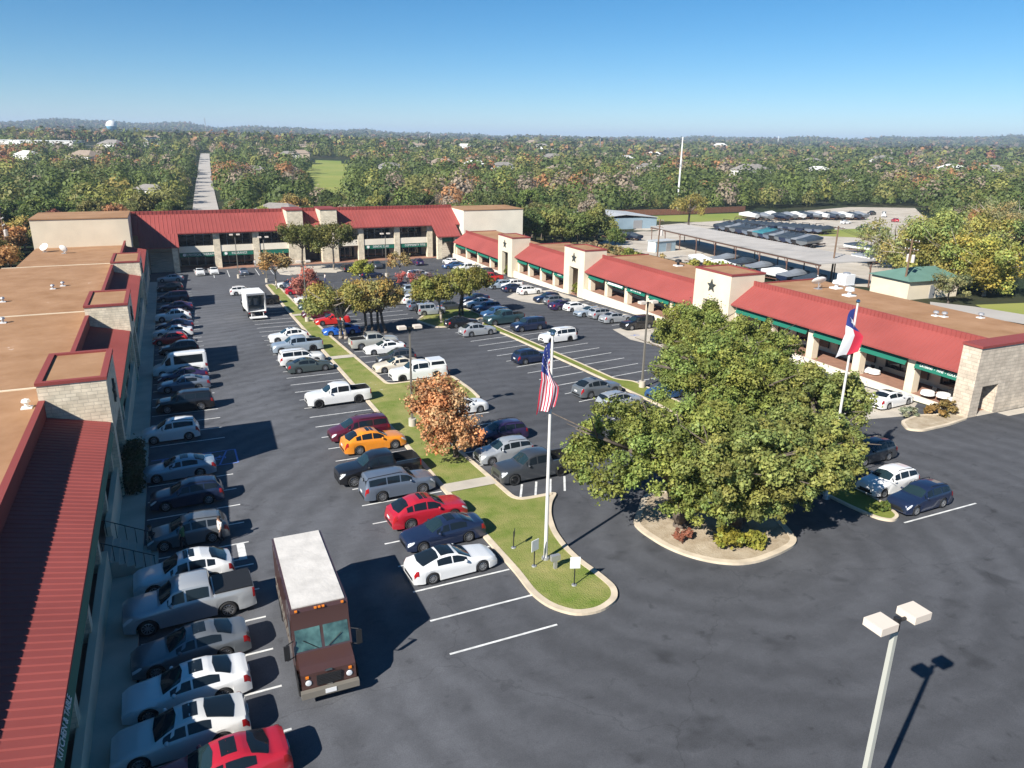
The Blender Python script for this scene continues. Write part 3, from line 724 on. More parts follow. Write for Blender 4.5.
# --- right wing: four level sections stepping down with the lot, towers between
RIGHT_SECS = [(37.3, 67., 3.1, -.28, 71.6), (73.6, 101.3, 1.4, -1.5, 70.5), (108., 128., -.05, -2.85, 70.5), (134.6, 162., -1.45, -4.15, 69.5)]
RIGHT_TOPS = [(a-(0 if i == 0 else 6.7), c, ze+2.15) for i, (a, c, ze, fl, bk) in enumerate(RIGHT_SECS)]
def right_wing():
    O = (62., 70.); zo = zg(70.); e = 58.7
    r = thing('arcade_wing', 'long single storey arcade of shops down the right side with four stepped red roofs', 'building', W(*O), TH)
    def P(name, mats, f, par=None):
        b = MB(); f(b); b.v = [(x-O[0], y-O[1], z-zo) for x, y, z in b.v]; return b.build(name, mats, par or r)
    texts = ['CATERING  -  WINE  -  COCKTAILS', 'ART GALLERY', 'BAKERY', '']
    for k, (a, c, ze, fl, bk) in enumerate(RIGHT_SECS):
        rs = e+3.1; zr = ze+2.0; pz = ze+2.55; a0 = a if k == 0 else a-6.6
        P('roof', M['tan_roof'], lambda b: b.box(rs+.2, bk, a0, c, pz-.52, pz-.40))
        P('wall', M['cream'], lambda b: b.box(e+4.3, bk-.05, a0+.02, c-.002, -9, pz-.523))
        P('parapet', M['red_trim'], lambda b: b.box(rs+.2, bk, c-.2, c-.003, pz-.397, pz-.25))
        def rf(b):
            b.xprism([(rs, zr), (e, ze), (e, ze-.14), (rs, zr-.14)], a, c); seams(b, rs, zr, e, ze, a, c, .45)
            b.box(rs, rs+.2, a, c, zr-.2, pz); y = a
            while y < c-.1: b.box(rs-.06, rs, y, y+.09, zr-.02, pz); y += .45
        P('red_roof', M['red_roof'], rf)
        n = {0: 5, 1: 5, 2: 4, 3: 4}[k]; st = (c-a)/n
        for i in range(n+1):
            y = min(max(a+st*i, a+.5), c-.5)
            if k == 0 and i == 0: continue
            P('column', M['cream'], lambda b: b.box(e+.7, e+1.5, y-.42, y+.42, fl-.5, ze+.35))
        for i in range(n):
            y0, y1 = a+st*i+.46, a+st*(i+1)-.46
            w_ = P('shop_window', M['glass_dark'], lambda b: b.box(e+4.2, e+4.28, y0+.2, y1-.2, fl+.5, ze-.1))
            P('window_frame', M['frame_dark'], lambda b: [b.box(e+4.1, e+4.19, y0+.2+(y1-y0-.4)*j/3-.04, y0+.2+(y1-y0-.4)*j/3+.04, fl+.5, ze-.1) for j in range(4)]+[b.box(e+4.09, e+4.192, y0+.2, y1-.2, fl+2.1, fl+2.18)], w_)
            P('awning', M['green_sign'], lambda b: b.xprism([(e+.72, ze-.12), (e+.34, ze-.92), (e+.39, ze-.94), (e+.79, ze-.15)], y0, y1))
            if (k, i) == (1, 3): P('awning_panel', M['white'], lambda b: b.xprism([(e+.54, ze-.48), (e+.38, ze-.80), (e+.40, ze-.81), (e+.56, ze-.49)], y0+.3, y1-.3))
            for q, kk, ii, sz, mo in ((0, 0, 0, .42, .62), (1, 1, 0, .42, 1), (1, 1, 2, .42, 1), (2, 2, 0, .42, 1)):
                if (k, i) == (kk, ii): text_mesh('awning_lettering', texts[q] if ii != 2 else 'GIFTS & MORE', sz, M['white'], r, (e+.475-O[0], (y0+y1)/2-O[1], ze-.58-zo), (R(62), 0, R(-90)), .012, mono=mo)
        P('walkway', M['terracotta'], lambda b: b.box(e+.3, e+4.3, a0, c, -9, fl))
        P('base_wall', M['cream_light'], lambda b: b.box(e-.1, e+.297, a, c, -9, fl+.12))
    for fr, bk, t0, t1, z in ((58.2, 62.0, 128., 134.6, 7.45), (58.6, 62.6, 101.3, 108., 7.6), (58.4, 63.4, 67., 73.6, 8.)):
        zz = zg((t0+t1)/2)
        tower(r, fr-O[0], bk-O[0], t0-O[1], t1-O[1], zz+z-zo, M['cream_tower'], -1, M['star'], base_z=zg(t1)-.5-zo, arch=zz+4.6-zo, pier=1.9)
    # stone end block facing the near drive, with its doorway
    z0 = zg(37)
    def end(b):
        b.box(58.3, 59.4, 36.6, 38.2, z0-.3, z0+5.9); b.box(59.4, 61.4, 36.6, 37.29, z0+2.55, z0+5.9); b.box(61.4, 74.2, 36.6, 37.29, z0-.6, z0+5.9); b.box(73.5, 74.2, 37.29, 40, -2, z0+5.9)
        b.box(59.4, 61.4, 38.6, 38.9, z0-.3, z0+2.55); b.box(61.4, 61.6, 37.29, 38.6, z0-.3, z0+2.55)
    P('end_wall', M['stone_grey'], end)
    P('end_trim', M['red_trim'], lambda b: (b.box(58.2, 74.3, 36.5, 38.25, z0+5.903, z0+6.1)))
    P('door', M['frame_dark'], lambda b: b.box(59.5, 60.5, 38.5, 38.56, z0, z0+2.1))
    return r
right_wing()
# roof equipment of the right wing
dish(818, 289, RIGHT_TOPS, .8, R(160), 'white satellite dish on the right tan roof behind the oak', 40)
for i, (u, v, lb) in enumerate([(836, 288.5, 'low white mushroom vent on the right roof next to the satellite dish'), (849, 296, 'white mushroom vent cluster behind the two-coloured flag on the right roof'), (935.5, 316, 'left of two small grey vents on the right tan roof'), (944, 317, 'right of two small grey vents on the right tan roof'), (980.5, 318, 'single small vent near the back edge of the right tan roof'), (678, 262+4, 'dark turbine vent on a white curb on the right roof')]):
    r, s_, t_ = on_roof('roof_vent', lb, 'vent', u, v, RIGHT_TOPS); k = 1.5 if i in (0, 1, 5) else .8
    b = MB(); b.bar((0, 0, .05*k), (.7*k, .7*k, .1*k)); b.build('curb', M['white'], r)
    b = MB(); b.tube((0, 0, .1*k), (0, 0, .4*k), .14*k, n=10); b.lathe([(.14*k, .38*k), (.34*k, .4*k), (.3*k, .62*k), (.0, .7*k)], 12); b.build('cowl', M['frame_dark'] if i == 5 else (M['white'] if i < 2 else M['steel']), r)
def ac_unit(u, v, z, label, d=(1.5, 1.3, 1.2)):
    r, s_, t_ = on_roof('rooftop_unit', label, 'air conditioner', u, v, z)
    b = MB(); b.bar((0, 0, d[2]/2+.1), d); b.build('cabinet', M['white'], r)
    b = MB(); b.bar((0, 0, .05), (d[0]+.2, d[1]+.2, .1)); b.build('curb', M['steel'], r)
    b = MB(); b.tube((0, 0, d[2]+.1), (0, 0, d[2]+.28), .42, n=14); b.build('fan', M['steel'], r)
    b = MB(); [b.bar((d[0]/2+.01, 0, .3+.1*i), (.03, d[1]*.8, .05)) for i in range(8)]; b.build('louvre', M['frame_dark'], r)
ac_unit(845, 285, RIGHT_TOPS, 'white rooftop air conditioner beside the vents on the right roof')
# ------------------------------------------------------------------ cars
def interp(pts, x):
    xs = [p[0] for p in pts]; return float(np.interp(x, xs, [p[1] for p in pts]))
class CarSpec: pass
SPECS = {}
def spec(kind, Ln, Wd, wb, wr, fo, top, belt, cowl, rfront, rrear, rglass, rw=.74, clear=.2, pillars=(), bed=None, bump=.0, crown=.02, rail=False, sunroof=False, square=.0, spare=False):
    s = CarSpec(); s.__dict__.update(locals()); SPECS[kind] = s
    s.x = lambda d: Ln/2-d
    return s
# distances d are measured back from the nose
spec('sedan', 4.87, 1.85, 2.82, .335, .93, [(0, .58), (.04, .70), (.3, .82), (1.0, .93), (1.42, .98), (1.9, 1.22), (2.3, 1.39), (2.8, 1.455), (3.3, 1.44), (3.75, 1.31), (4.25, 1.10), (4.6, 1.08), (4.8, 1.02), (4.87, .75)], [(0, .57), (.3, .76), (1.4, .90), (4.2, .99), (4.7, .98), (4.87, .74)], 1.38, 2.35, 3.35, 4.25, .68, .17, (2.62,), sunroof=True)
spec('fastback', 4.97, 1.94, 2.95, .35, .95, [(0, .56), (.05, .68), (.35, .80), (1.0, .91), (1.5, .97), (2.0, 1.22), (2.35, 1.37), (2.85, 1.445), (3.3, 1.42), (3.9, 1.26), (4.55, 1.07), (4.85, 1.02), (4.97, .72)], [(0, .55), (.3, .74), (1.4, .88), (4.2, .98), (4.8, .97), (4.97, .7)], 1.42, 2.4, 3.25, 4.55, .66, .16, (2.7,), sunroof=True)
spec('suv', 4.72, 1.90, 2.75, .36, .93, [(0, .68), (.05, .86), (.3, .98), (.9, 1.06), (1.3, 1.10), (1.75, 1.36), (2.1, 1.57), (2.6, 1.675), (3.4, 1.67), (4.1, 1.58), (4.3, 1.5), (4.58, 1.12), (4.68, .95), (4.72, .6)], [(0, .66), (.3, .9), (1.3, 1.02), (4.2, 1.12), (4.6, 1.05), (4.72, .58)], 1.28, 2.1, 4.1, 4.6, .72, .21, (2.55, 3.45), rail=True)
spec('crossover', 4.85, 1.92, 2.80, .37, .93, [(0, .66), (.05, .84), (.3, .97), (.9, 1.04), (1.4, 1.08), (1.85, 1.36), (2.2, 1.57), (2.7, 1.675), (3.3, 1.65), (4.0, 1.46), (4.5, 1.16), (4.75, 1.05), (4.85, .6)], [(0, .64), (.3, .88), (1.4, 1.0), (4.3, 1.13), (4.7, 1.04), (4.85, .58)], 1.36, 2.25, 3.6, 4.6, .70, .2, (2.65, 3.5), rail=False, sunroof=True)
spec('small_suv', 4.15, 1.77, 2.52, .33, .80, [(0, .68), (.05, .85), (.3, .98), (.8, 1.05), (1.05, 1.08), (1.45, 1.34), (1.8, 1.56), (2.3, 1.66), (3.2, 1.64), (3.75, 1.55), (3.95, 1.12), (4.1, .95), (4.15, .6)], [(0, .66), (.3, .88), (1.1, 1.0), (3.6, 1.14), (4.0, 1.05), (4.15, .58)], 1.02, 1.85, 3.7, 3.98, .70, .2, (2.25,), rail=True)
spec('big_suv', 5.30, 2.05, 3.05, .41, 1.0, [(0, .8), (.04, 1.08), (.3, 1.18), (1.0, 1.24), (1.4, 1.27), (1.8, 1.55), (2.1, 1.78), (2.6, 1.90), (4.3, 1.89), (4.95, 1.83), (5.06, 1.7), (5.2, 1.2), (5.27, 1.0), (5.30, .6)], [(0, .78), (.3, 1.08), (1.4, 1.18), (5.0, 1.22), (5.2, 1.12), (5.3, .6)], 1.36, 2.1, 4.95, 5.2, .78, .25, (2.65, 3.65), rail=True)
spec('boxy_suv', 4.35, 1.87, 2.75, .42, .72, [(0, .8), (.04, 1.06), (.3, 1.12), (1.2, 1.16), (1.42, 1.18), (1.62, 1.55), (1.75, 1.8), (2.0, 1.86), (4.15, 1.86), (4.25, 1.82), (4.3, 1.2), (4.33, 1.0), (4.35, .6)], [(0, .78), (.2, 1.04), (1.4, 1.12), (4.2, 1.15), (4.3, 1.1), (4.35, .6)], 1.4, 1.78, 4.2, 4.32, .82, .28, (2.45, 3.3), spare=True)
spec('minivan', 5.12, 1.99, 3.0, .35, .95, [(0, .66), (.05, .84), (.3, .95), (.8, 1.06), (1.05, 1.12), (1.6, 1.42), (2.05, 1.65), (2.6, 1.75), (4.3, 1.73), (4.8, 1.66), (4.9, 1.55), (5.04, 1.1), (5.1, .9), (5.12, .6)], [(0, .64), (.3, .86), (1.05, 1.0), (4.8, 1.1), (5.05, 1.02), (5.12, .58)], 1.0, 2.05, 4.75, 5.05, .74, .19, (2.35, 3.6), rail=True)
spec('hatch', 4.3, 1.79, 2.65, .33, .85, [(0, .6), (.05, .74), (.3, .86), (.8, .96), (1.1, 1.0), (1.55, 1.25), (1.95, 1.43), (2.4, 1.5), (3.2, 1.48), (3.8, 1.36), (4.1, 1.05), (4.25, .9), (4.3, .6)], [(0, .58), (.3, .8), (1.1, .92), (3.9, 1.02), (4.2, .92), (4.3, .58)], 1.08, 1.95, 3.5, 4.1, .7, .18, (2.35,))
spec('van', 5.95, 2.08, 3.75, .36, 1.0, [(0, .7), (.05, .98), (.3, 1.14), (.75, 1.28), (1.0, 1.36), (1.45, 2.0), (1.75, 2.36), (2.1, 2.52), (2.6, 2.6), (5.75, 2.6), (5.88, 2.5), (5.93, 1.2), (5.95, .55)], [(0, .68), (.4, 1.05), (1.0, 1.2), (5.7, 1.28), (5.92, 1.15), (5.95, .5)], .92, 1.75, 5.75, 5.92, .84, .22, (2.15, 3.6))
pk_top = [(0, .82), (.04, 1.08), (.3, 1.18), (1.0, 1.25), (1.55, 1.28), (1.95, 1.56), (2.25, 1.80), (2.7, 1.92), (3.6, 1.91), (3.85, 1.86), (3.98, 1.38), (4.0, 1.31), (5.8, 1.31), (5.84, 1.25), (5.87, .6)]
pk_belt = [(0, .8), (.3, 1.08), (1.5, 1.18), (3.9, 1.22), (4.0, 1.24), (5.8, 1.24), (5.84, 1.2), (5.87, .58)]
spec('pickup', 5.87, 2.02, 3.65, .41, .98, pk_top, pk_belt, 1.5, 2.25, 3.8, 3.98, .76, .28, (2.75,), bed=(4.04, 5.78))
spec('small_pickup', 5.4, 1.90, 3.25, .385, .93, [(d*5.4/5.87, z*.96) for d, z in pk_top], [(d*5.4/5.87, z*.96) for d, z in pk_belt], 1.38, 2.07, 3.5, 3.66, .76, .27, (2.53,), bed=(3.72, 5.32))

def ring(s, d):
    """half section of the body at distance d from the nose, bottom centre to roof centre"""
    x = s.x(d); Wh = s.Wd/2
    e = min(d, s.Ln-d)
    tap = 1-.16*max(0, 1-d/.75)**2.2-.10*max(0, 1-(s.Ln-d)/.6)**2.2
    w = Wh*tap
    zt = interp(s.top, d); zs = min(interp(s.belt, d), zt-.012)
    zb = s.clear+.05*max(0, 1-e/.5)
    for xc in (s.fo, s.fo+s.wb):
        Ra = s.wr*1.17; dx = abs(d-xc)
        if dx < Ra: zb = max(zb, s.wr+math.sqrt(Ra*Ra-dx*dx)*.98)
    f = min(1, max(0, (zt-zs)/.42))
    wt = w*(.86*(1-f)+s.rw*f)
    inbed = s.bed and s.bed[0] <= d <= s.bed[1]
    zc = s.clear+.06
    pts = [(0, zc), (w*.74, zc), (w*.76, max(zb, zc+.002)), (w*.975, zb), (w*1.0, max(zb+.02, (zb*.45+zs*.55))), (w*.99, max(zb+.03, zs-.1)), (w*.945, max(zs, zb+.04))]
    if inbed: pts += [(w*.93, zt), (w*.845, zt-.01), (w*.83, .78), (0, .78)]
    else:
        pts += [(wt, zt-.035*f-.01), (wt*.9, zt-.004), (wt*.45, zt+s.crown*.8*f+.012*(1-f)), (0, zt+s.crown*f+.016*(1-f))]
    return [(x, y, z) for y, z in pts]
def S(s, d, v):
    r = ring(s, d); i = min(int(v), len(r)-2); t = v-i
    return Vector(r[i]).lerp(Vector(r[i+1]), t)
def stations(s):
    ds = set()
    for lst in (s.top, s.belt):
        for d, z in lst: ds.add(round(d, 3))
    for xc in (s.fo, s.fo+s.wb):
        Ra = s.wr*1.17
        for k in range(-6, 7): ds.add(round(xc+Ra*math.sin(k/6*math.pi/2), 3))
        ds.add(round(xc-Ra-.01, 3)); ds.add(round(xc+Ra+.01, 3))
    if s.bed:
        for q in s.bed: ds.add(q); ds.add(round(q-.004, 3)); ds.add(round(q+.004, 3))
    for d in (.12, .2, .5): ds.add(d); ds.add(round(s.Ln-d, 3))
    ds = sorted(q for q in ds if 0 <= q <= s.Ln)
    out = [ds[0]]
    for q in ds[1:]:
        if q-out[-1] > .0035: out.append(q)
    return out
def body_mesh(s, name):
    ds = stations(s); n = len(ring(s, 0)); V = []; Fc = []; Mi = []
    full = 2*n-2
    for d in ds:
        r = ring(s, d); V += r; V += [(p[0], -p[1], p[2]) for p in r[-2:0:-1]]
    for i in range(len(ds)-1):
        dm = (ds[i]+ds[i+1])/2
        for k in range(full):
            a, b = i*full+k, i*full+(k+1) % full
            Fc.append((a, a+full, b+full, b))
            kk = k if k < n-1 else full-1-k
            dark = kk <= 1 or (s.bed and s.bed[0]-.01 <= dm <= s.bed[1]+.01 and kk >= 8)
            Mi.append(1 if dark else 0)
    Fc.append(tuple(range(full))); Mi.append(0)
    Fc.append(tuple(range(len(V)-1, len(V)-full-1, -1))); Mi.append(0)
    me = bpy.data.meshes.new(name); me.from_pydata(V, [], Fc); me.materials.append(PAINT['white']); me.materials.append(M['black'])
    me.polygons.foreach_set('material_index', Mi)
    bm = bmesh.new(); bm.from_mesh(me); bmesh.ops.remove_doubles(bm, verts=bm.verts, dist=5e-4); bmesh.ops.recalc_face_normals(bm, faces=bm.faces)
    for e in bm.edges:
        if len(e.link_faces) == 2 and e.calc_face_angle(0) > R(38): e.smooth = False
    bm.to_mesh(me); bm.free(); me.shade_smooth()
    bm = bmesh.new(); bm.from_mesh(me)
    for e in bm.edges: e.smooth = not (len(e.link_faces) == 2 and e.calc_face_angle(0) > R(38))
    bm.to_mesh(me); bm.free()
    return me
def panel(s, name, mt, dfun, v0, v1, nd, nv, off=.012, side=1, both=False, thick=.0):
    """a sheet that follows the body surface: d range dfun(v)->(d0,d1)"""
    V = []; Fc = []
    cols = []
    def pt(d, v, sg):
        p = S(s, d, v); a = S(s, min(s.Ln, d+.02), v)-S(s, max(0, d-.02), v)
        n_ = len(ring(s, 0))-1
        b = S(s, d, min(n_-.001, v+.05))-S(s, d, max(0, v-.05)); nn = a.cross(b)
        if nn.length < 1e-9: nn = Vector((0, 0, 1))
        nn.normalize()
        c = Vector((p.x, 0, .75))
        if nn.dot(p-c) < 0: nn = -nn
        q = p+nn*off; return (q.x, q.y*sg, q.z)
    vs = [v0+(v1-v0)*j/nv for j in range(nv+1)]
    strips = [(side, vs)] if not both else None
    if both: seq = [(1, v) for v in vs]+[(-1, v) for v in vs[::-1][1:]]
    else: seq = [(side, v) for v in vs]
    for sg, v in seq:
        d0, d1 = dfun(v); cols.append([pt(d0+(d1-d0)*i/nd, v, sg) for i in range(nd+1)])
    for c in cols: V += c
    for j in range(len(cols)-1):
        for i in range(nd):
            a = j*(nd+1)+i; Fc.append((a, a+1, a+nd+2, a+nd+1))
    me = bpy.data.meshes.new(name); me.from_pydata(V, [], Fc); me.materials.append(mt); me.shade_smooth()
    bm = bmesh.new(); bm.from_mesh(me)
    for f in bm.faces:
        c = f.calc_center_median()
        if f.normal.dot(c-Vector((c.x*.6, 0, .7))) < 0: f.normal_flip()
    bm.to_mesh(me); bm.free()
    return me
def box_mesh(name, mt, *boxes):
    b = MB()
    for c, d in boxes: b.bar(c, d)
    return b.mesh(name, mt)
def wheel_meshes(s, dark):
    r, wd = s.wr, .115
    t = MB(); t.lathe([(r*.66, -wd), (r*.93, -wd), (r, -wd*.72), (r, wd*.72), (r*.93, wd), (r*.66, wd), (r*.66, -wd)], 22, axis='y')
    tm = t.mesh('wheel', M['rubber'], True)
    b = MB(); b.lathe([(r*.67, wd*.9), (r*.61, wd*.98), (r*.6, wd*.55)], 22, axis='y'); b.lathe([(r*.62, wd*.35), (0.001, wd*.35)], 22, axis='y', mi=1)
    b.lathe([(r*.14, wd*.35), (r*.14, wd*.86), (.001, wd*.9)], 10, axis='y')
    for k in range(10):
        a = 2*math.pi*k/10; c, q = math.cos(a), math.sin(a); h = r*.05
        p = [(c*r*.1-q*h, wd*.8, q*r*.1+c*h), (c*r*.1+q*h, wd*.8, q*r*.1-c*h), (c*r*.62+q*h, wd*.93, q*r*.62-c*h), (c*r*.62-q*h, wd*.93, q*r*.62+c*h)]
        b.quad(p); b.quad([(x, y-.03, z) for x, y, z in p])
        b.quad([p[0], p[3], (p[3][0], p[3][1]-.03, p[3][2]), (p[0][0], p[0][1]-.03, p[0][2])]); b.quad([p[1], p[2], (p[2][0], p[2][1]-.03, p[2][2]), (p[1][0], p[1][1]-.03, p[1][2])])
    rm = b.mesh('rim', [M['rim_dark'] if dark else M['rim'], M['black']])
    return tm, rm
def build_proto(kind):
    """list of (name, mesh, paint slot?, location, rotation z, sub-parts) shared by every car of the kind"""
    s = SPECS[kind]; P = []; n = 10
    P.append(('body', body_mesh(s, 'body'), True, (0, 0, 0), 0, []))
    c, rf, rr, rg = s.cowl, s.rfront, s.rrear, s.rglass
    ws = panel(s, 'windshield', M['windshield'], lambda v: (c+.10+.03*(9.99-min(v, 9.99)), rf-.02-.04*(9.99-min(v, 9.99))), 7.18, 10, 8, 4, .010, both=True)
    P.append(('windshield', ws, False, (0, 0, 0), 0, []))
    if s.bed: rwf = lambda v: (rr+.03, rg-.03)
    else: rwf = lambda v: (rr+.12+.03*(9.99-min(v, 9.99)), rg-.05-.05*(9.99-min(v, 9.99)))
    P.append(('rear_window', panel(s, 'rear_window', M['auto_glass'], rwf, 7.35, 10, 6, 4, .010, both=True), False, (0, 0, 0), 0, []))
    edges = [c+.42]+list(s.pillars)+[min(rr+.32, rg-.28) if not s.bed else rr-.02]
    if kind == 'van': edges = [c+.5, 1.95, 2.2, 5.5]
    segs = [(edges[0], edges[1]-.04)]+[(edges[i]+.04, edges[i+1]-(.04 if i+2 < len(edges) else 0)) for i in range(1, len(edges)-1)] if kind != 'van' else [(1.4, 2.0), (2.35, 5.45)]
    for a, b in segs:
        for sd in (1, -1):
            P.append(('side_window', panel(s, 'side_window', M['auto_glass'], lambda v: (a, b), 6.12, 6.86, 8, 2, .010, side=sd), False, (0, 0, 0), 0, []))
    if s.sunroof: P.append(('sunroof', panel(s, 'sunroof', M['auto_glass'], lambda v: (rf+.22, rf+.75), 8.5, 10, 3, 2, .008, both=True), False, (0, 0, 0), 0, []))
    for sd in (1, -1):
        P.append(('headlight', panel(s, 'headlight', M['lens'], lambda v: (.035, .42 if v > 5.2 else .3), 4.75, 5.95, 4, 2, .012, side=sd), False, (0, 0, 0), 0, []))
        tl = (lambda v: (s.Ln-.30, s.Ln-.035)) if not s.bed else (lambda v: (s.Ln-.13, s.Ln-.03))
        P.append(('tail_light', panel(s, 'tail_light', M['lens_red'], tl, 4.3 if not s.bed else 3.9, 6.0, 4, 2, .012, side=sd), False, (0, 0, 0), 0, []))
        b = MB(); b.ball((0, 0, 0), (.09, .12, .085), 8, 6); b.bar((.0, -.08*sd, -.03), (.05, .12, .04))
        z = interp(s.belt, c+.5); y = s.Wd/2*.985
        P.append(('mirror', b.mesh('mirror', PAINT['white'], True), True, (s.x(c+.55), sd*(y+.05), z+.09), 0, []))
        tm, rm = None, None
    zg = interp(s.belt, .1)
    P.append(('grille', box_mesh('grille', M['black'], ((s.Ln/2+.004, 0, zg-.22), (.03, s.Wd*.46, .20)), ((s.Ln/2+.004, 0, .40), (.03, s.Wd*.62, .12))), False, (0, 0, 0), 0, []))
    P.append(('bumper_trim', box_mesh('bumper_trim', M['black'], ((-s.Ln/2-.004, 0, .42), (.03, s.Wd*.66, .16))), False, (0, 0, 0), 0, []))
    P.append(('number_plate', box_mesh('number_plate', M['plate'], ((-s.Ln/2-.012, 0, .74 if kind != 'sedan' else .66), (.02, .42, .15))), False, (0, 0, 0), 0, []))
    if s.rail:
        for sd in (1, -1):
            b = MB(); d0, d1 = rf+.35, rr+.1
            zt = interp(s.top, (d0+d1)/2); y = s.Wd/2*s.rw*.93
            b.chain([(s.x(d0), sd*y, interp(s.top, d0)-.02), (s.x(d0+.12), sd*y, interp(s.top, d0+.12)+.055), (s.x(d1-.12), sd*y, interp(s.top, d1-.12)+.055), (s.x(d1), sd*y, interp(s.top, d1)-.02)], [.02]*4, 5)
            P.append(('roof_rail', b.mesh('roof_rail', M['black']), False, (0, 0, 0), 0, []))
    if s.spare:
        b = MB(); b.lathe([(.16, -.1), (.38, -.1), (.4, -.06), (.4, .06), (.38, .1), (.1, .1), (.001, .08)], 18, axis='x'); P.append(('spare_wheel', b.mesh('spare_wheel', M['rubber'], True), False, (-s.Ln/2-.11, 0, .98), 0, []))
    for dark in (0, 1): pass
    tm, rm = wheel_meshes(s, False); tmd, rmd = wheel_meshes(s, True)
    s.wheelset = {False: (tm, rm), True: (tmd, rmd)}
    return P
PROTO = {}
SCALES = dict(suv=.885, big_suv=.87, sedan=.94, fastback=.915, pickup=.95, small_pickup=1.03, crossover=.95, minivan=.9, van=.86, small_suv=.97, hatch=.9, boxy_suv=.92)
def put(name, me, parent, loc=(0, 0, 0), rot=0, slot=None):
    o = bpy.data.objects.new(name, me); COL.objects.link(o); o.parent = parent; o.location = loc; o.rotation_euler = (0, 0, rot)
    if slot: o.material_slots[0].link = 'OBJECT'; o.material_slots[0].material = slot
    return o
def car(kind, colour, label, u=None, v=None, head=0, group=None, scale=None, dark_rim=False, LT=None, cat='car', z=0., extra=None):
    """a car whose middle is seen at pixel (u,v); head in degrees on the lot grid (0 = nose towards the right-hand wing)"""
    if kind not in PROTO: PROTO[kind] = build_proto(kind)
    s = SPECS[kind]; scale = scale or SCALES.get(kind, .92)
    st = LT or L(u, v, s.top[7][1]*.45)
    r = thingL(kind if kind not in ('suv', 'hatch', 'sedan', 'fastback', 'crossover', 'small_suv', 'big_suv', 'boxy_suv') else 'parked_car', label, cat, st[0], st[1], z, R(head), group)
    if kind == 'small_pickup': r.name = 'pickup'
    r.scale = (scale,)*3; stand_on_slope(r)
    for nm, me, sl, loc, rot, sub in PROTO[kind]:
        put(nm, me, r, loc, rot, PAINT[colour] if sl else None)
    tm, rm = s.wheelset[dark_rim]
    for d in (s.fo, s.fo+s.wb):
        for sd in (1, -1):
            wv = put('wheel', tm, r, (s.x(d), sd*(s.Wd/2*.975-.115), s.wr), 0 if sd > 0 else math.pi)
            put('rim', rm, wv)
    if extra: extra(r, s)
    return r
GL = 'cars parked nose-in along the left shop wing'
GI = 'cars parked along the grass island'
GM = 'cars parked along the narrow median'
GR = 'cars parked in front of the right arcade wing'
GB = 'cars parked before the two storey shops'
def tonneau(r, s):
    b = MB(); a, c = s.bed; b.box(s.x(c), s.x(a), -s.Wd/2*.9, s.Wd/2*.9, interp(s.top, a+.5)+.004, interp(s.top, a+.5)+.05); b.build('bed_cover', M['black'], r)
def camper(col):
    def f(r, s):
        a, c = s.bed; b = MB(); w0, w1, z0, z1 = s.Wd/2*.93, s.Wd/2*.76, 1.315, 1.95
        b.prism([(s.x(c), -w0), (s.x(a), -w0), (s.x(a), w0), (s.x(c), w0)], z0, z0+.02)
        i = len(b.v)
        x0, x1 = s.x(c), s.x(a)+.02
        b.v += [(x0, -w0, z0), (x1, -w0, z0), (x1, w0, z0), (x0, w0, z0), (x0+.2, -w1, z1), (x1-.03, -w1, z1), (x1-.03, w1, z1), (x0+.2, w1, z1)]
        for q in ((4, 5, 6, 7), (0, 1, 5, 4), (1, 2, 6, 5), (2, 3, 7, 6), (3, 0, 4, 7)): b.f.append(tuple(i+k for k in q)); b.m.append(0)
        o = b.build('bed_canopy', PAINT[col], r)
        for sd in (1, -1):
            g = MB(); yb, yt = (w0-.045)*sd, (w1+.055)*sd
            g.quad([(x0+.2, yb+.012*sd, z0+.17), (x1-.12, yb+.012*sd, z0+.17), (x1-.15, yt+.012*sd, z1-.14), (x0+.3, yt+.012*sd, z1-.14)]); g.build('canopy_window', M['auto_glass'], o)
    return f
def glass_roof(r, s):
    me = panel(s, 'glass_roof', M['auto_glass'], lambda v: (s.rfront+.1, s.rrear+.05), 7.9, 10, 6, 3, .014, both=True); put('glass_roof', me, r)
def bike_rack(r, s):
    b = MB(); x = -s.Ln/2-.25
    b.tube((-s.Ln/2, 0, .6), (x-.1, 0, .6), .04); b.tube((x, 0, .6), (x, 0, 1.5), .04); b.bar((x-.15, 0, 1.45), (.35, .9, .06)); b.bar((x-.1, .0, 1.0), (.3, .5, .5)); b.build('hitch_rack', M['black'], r)
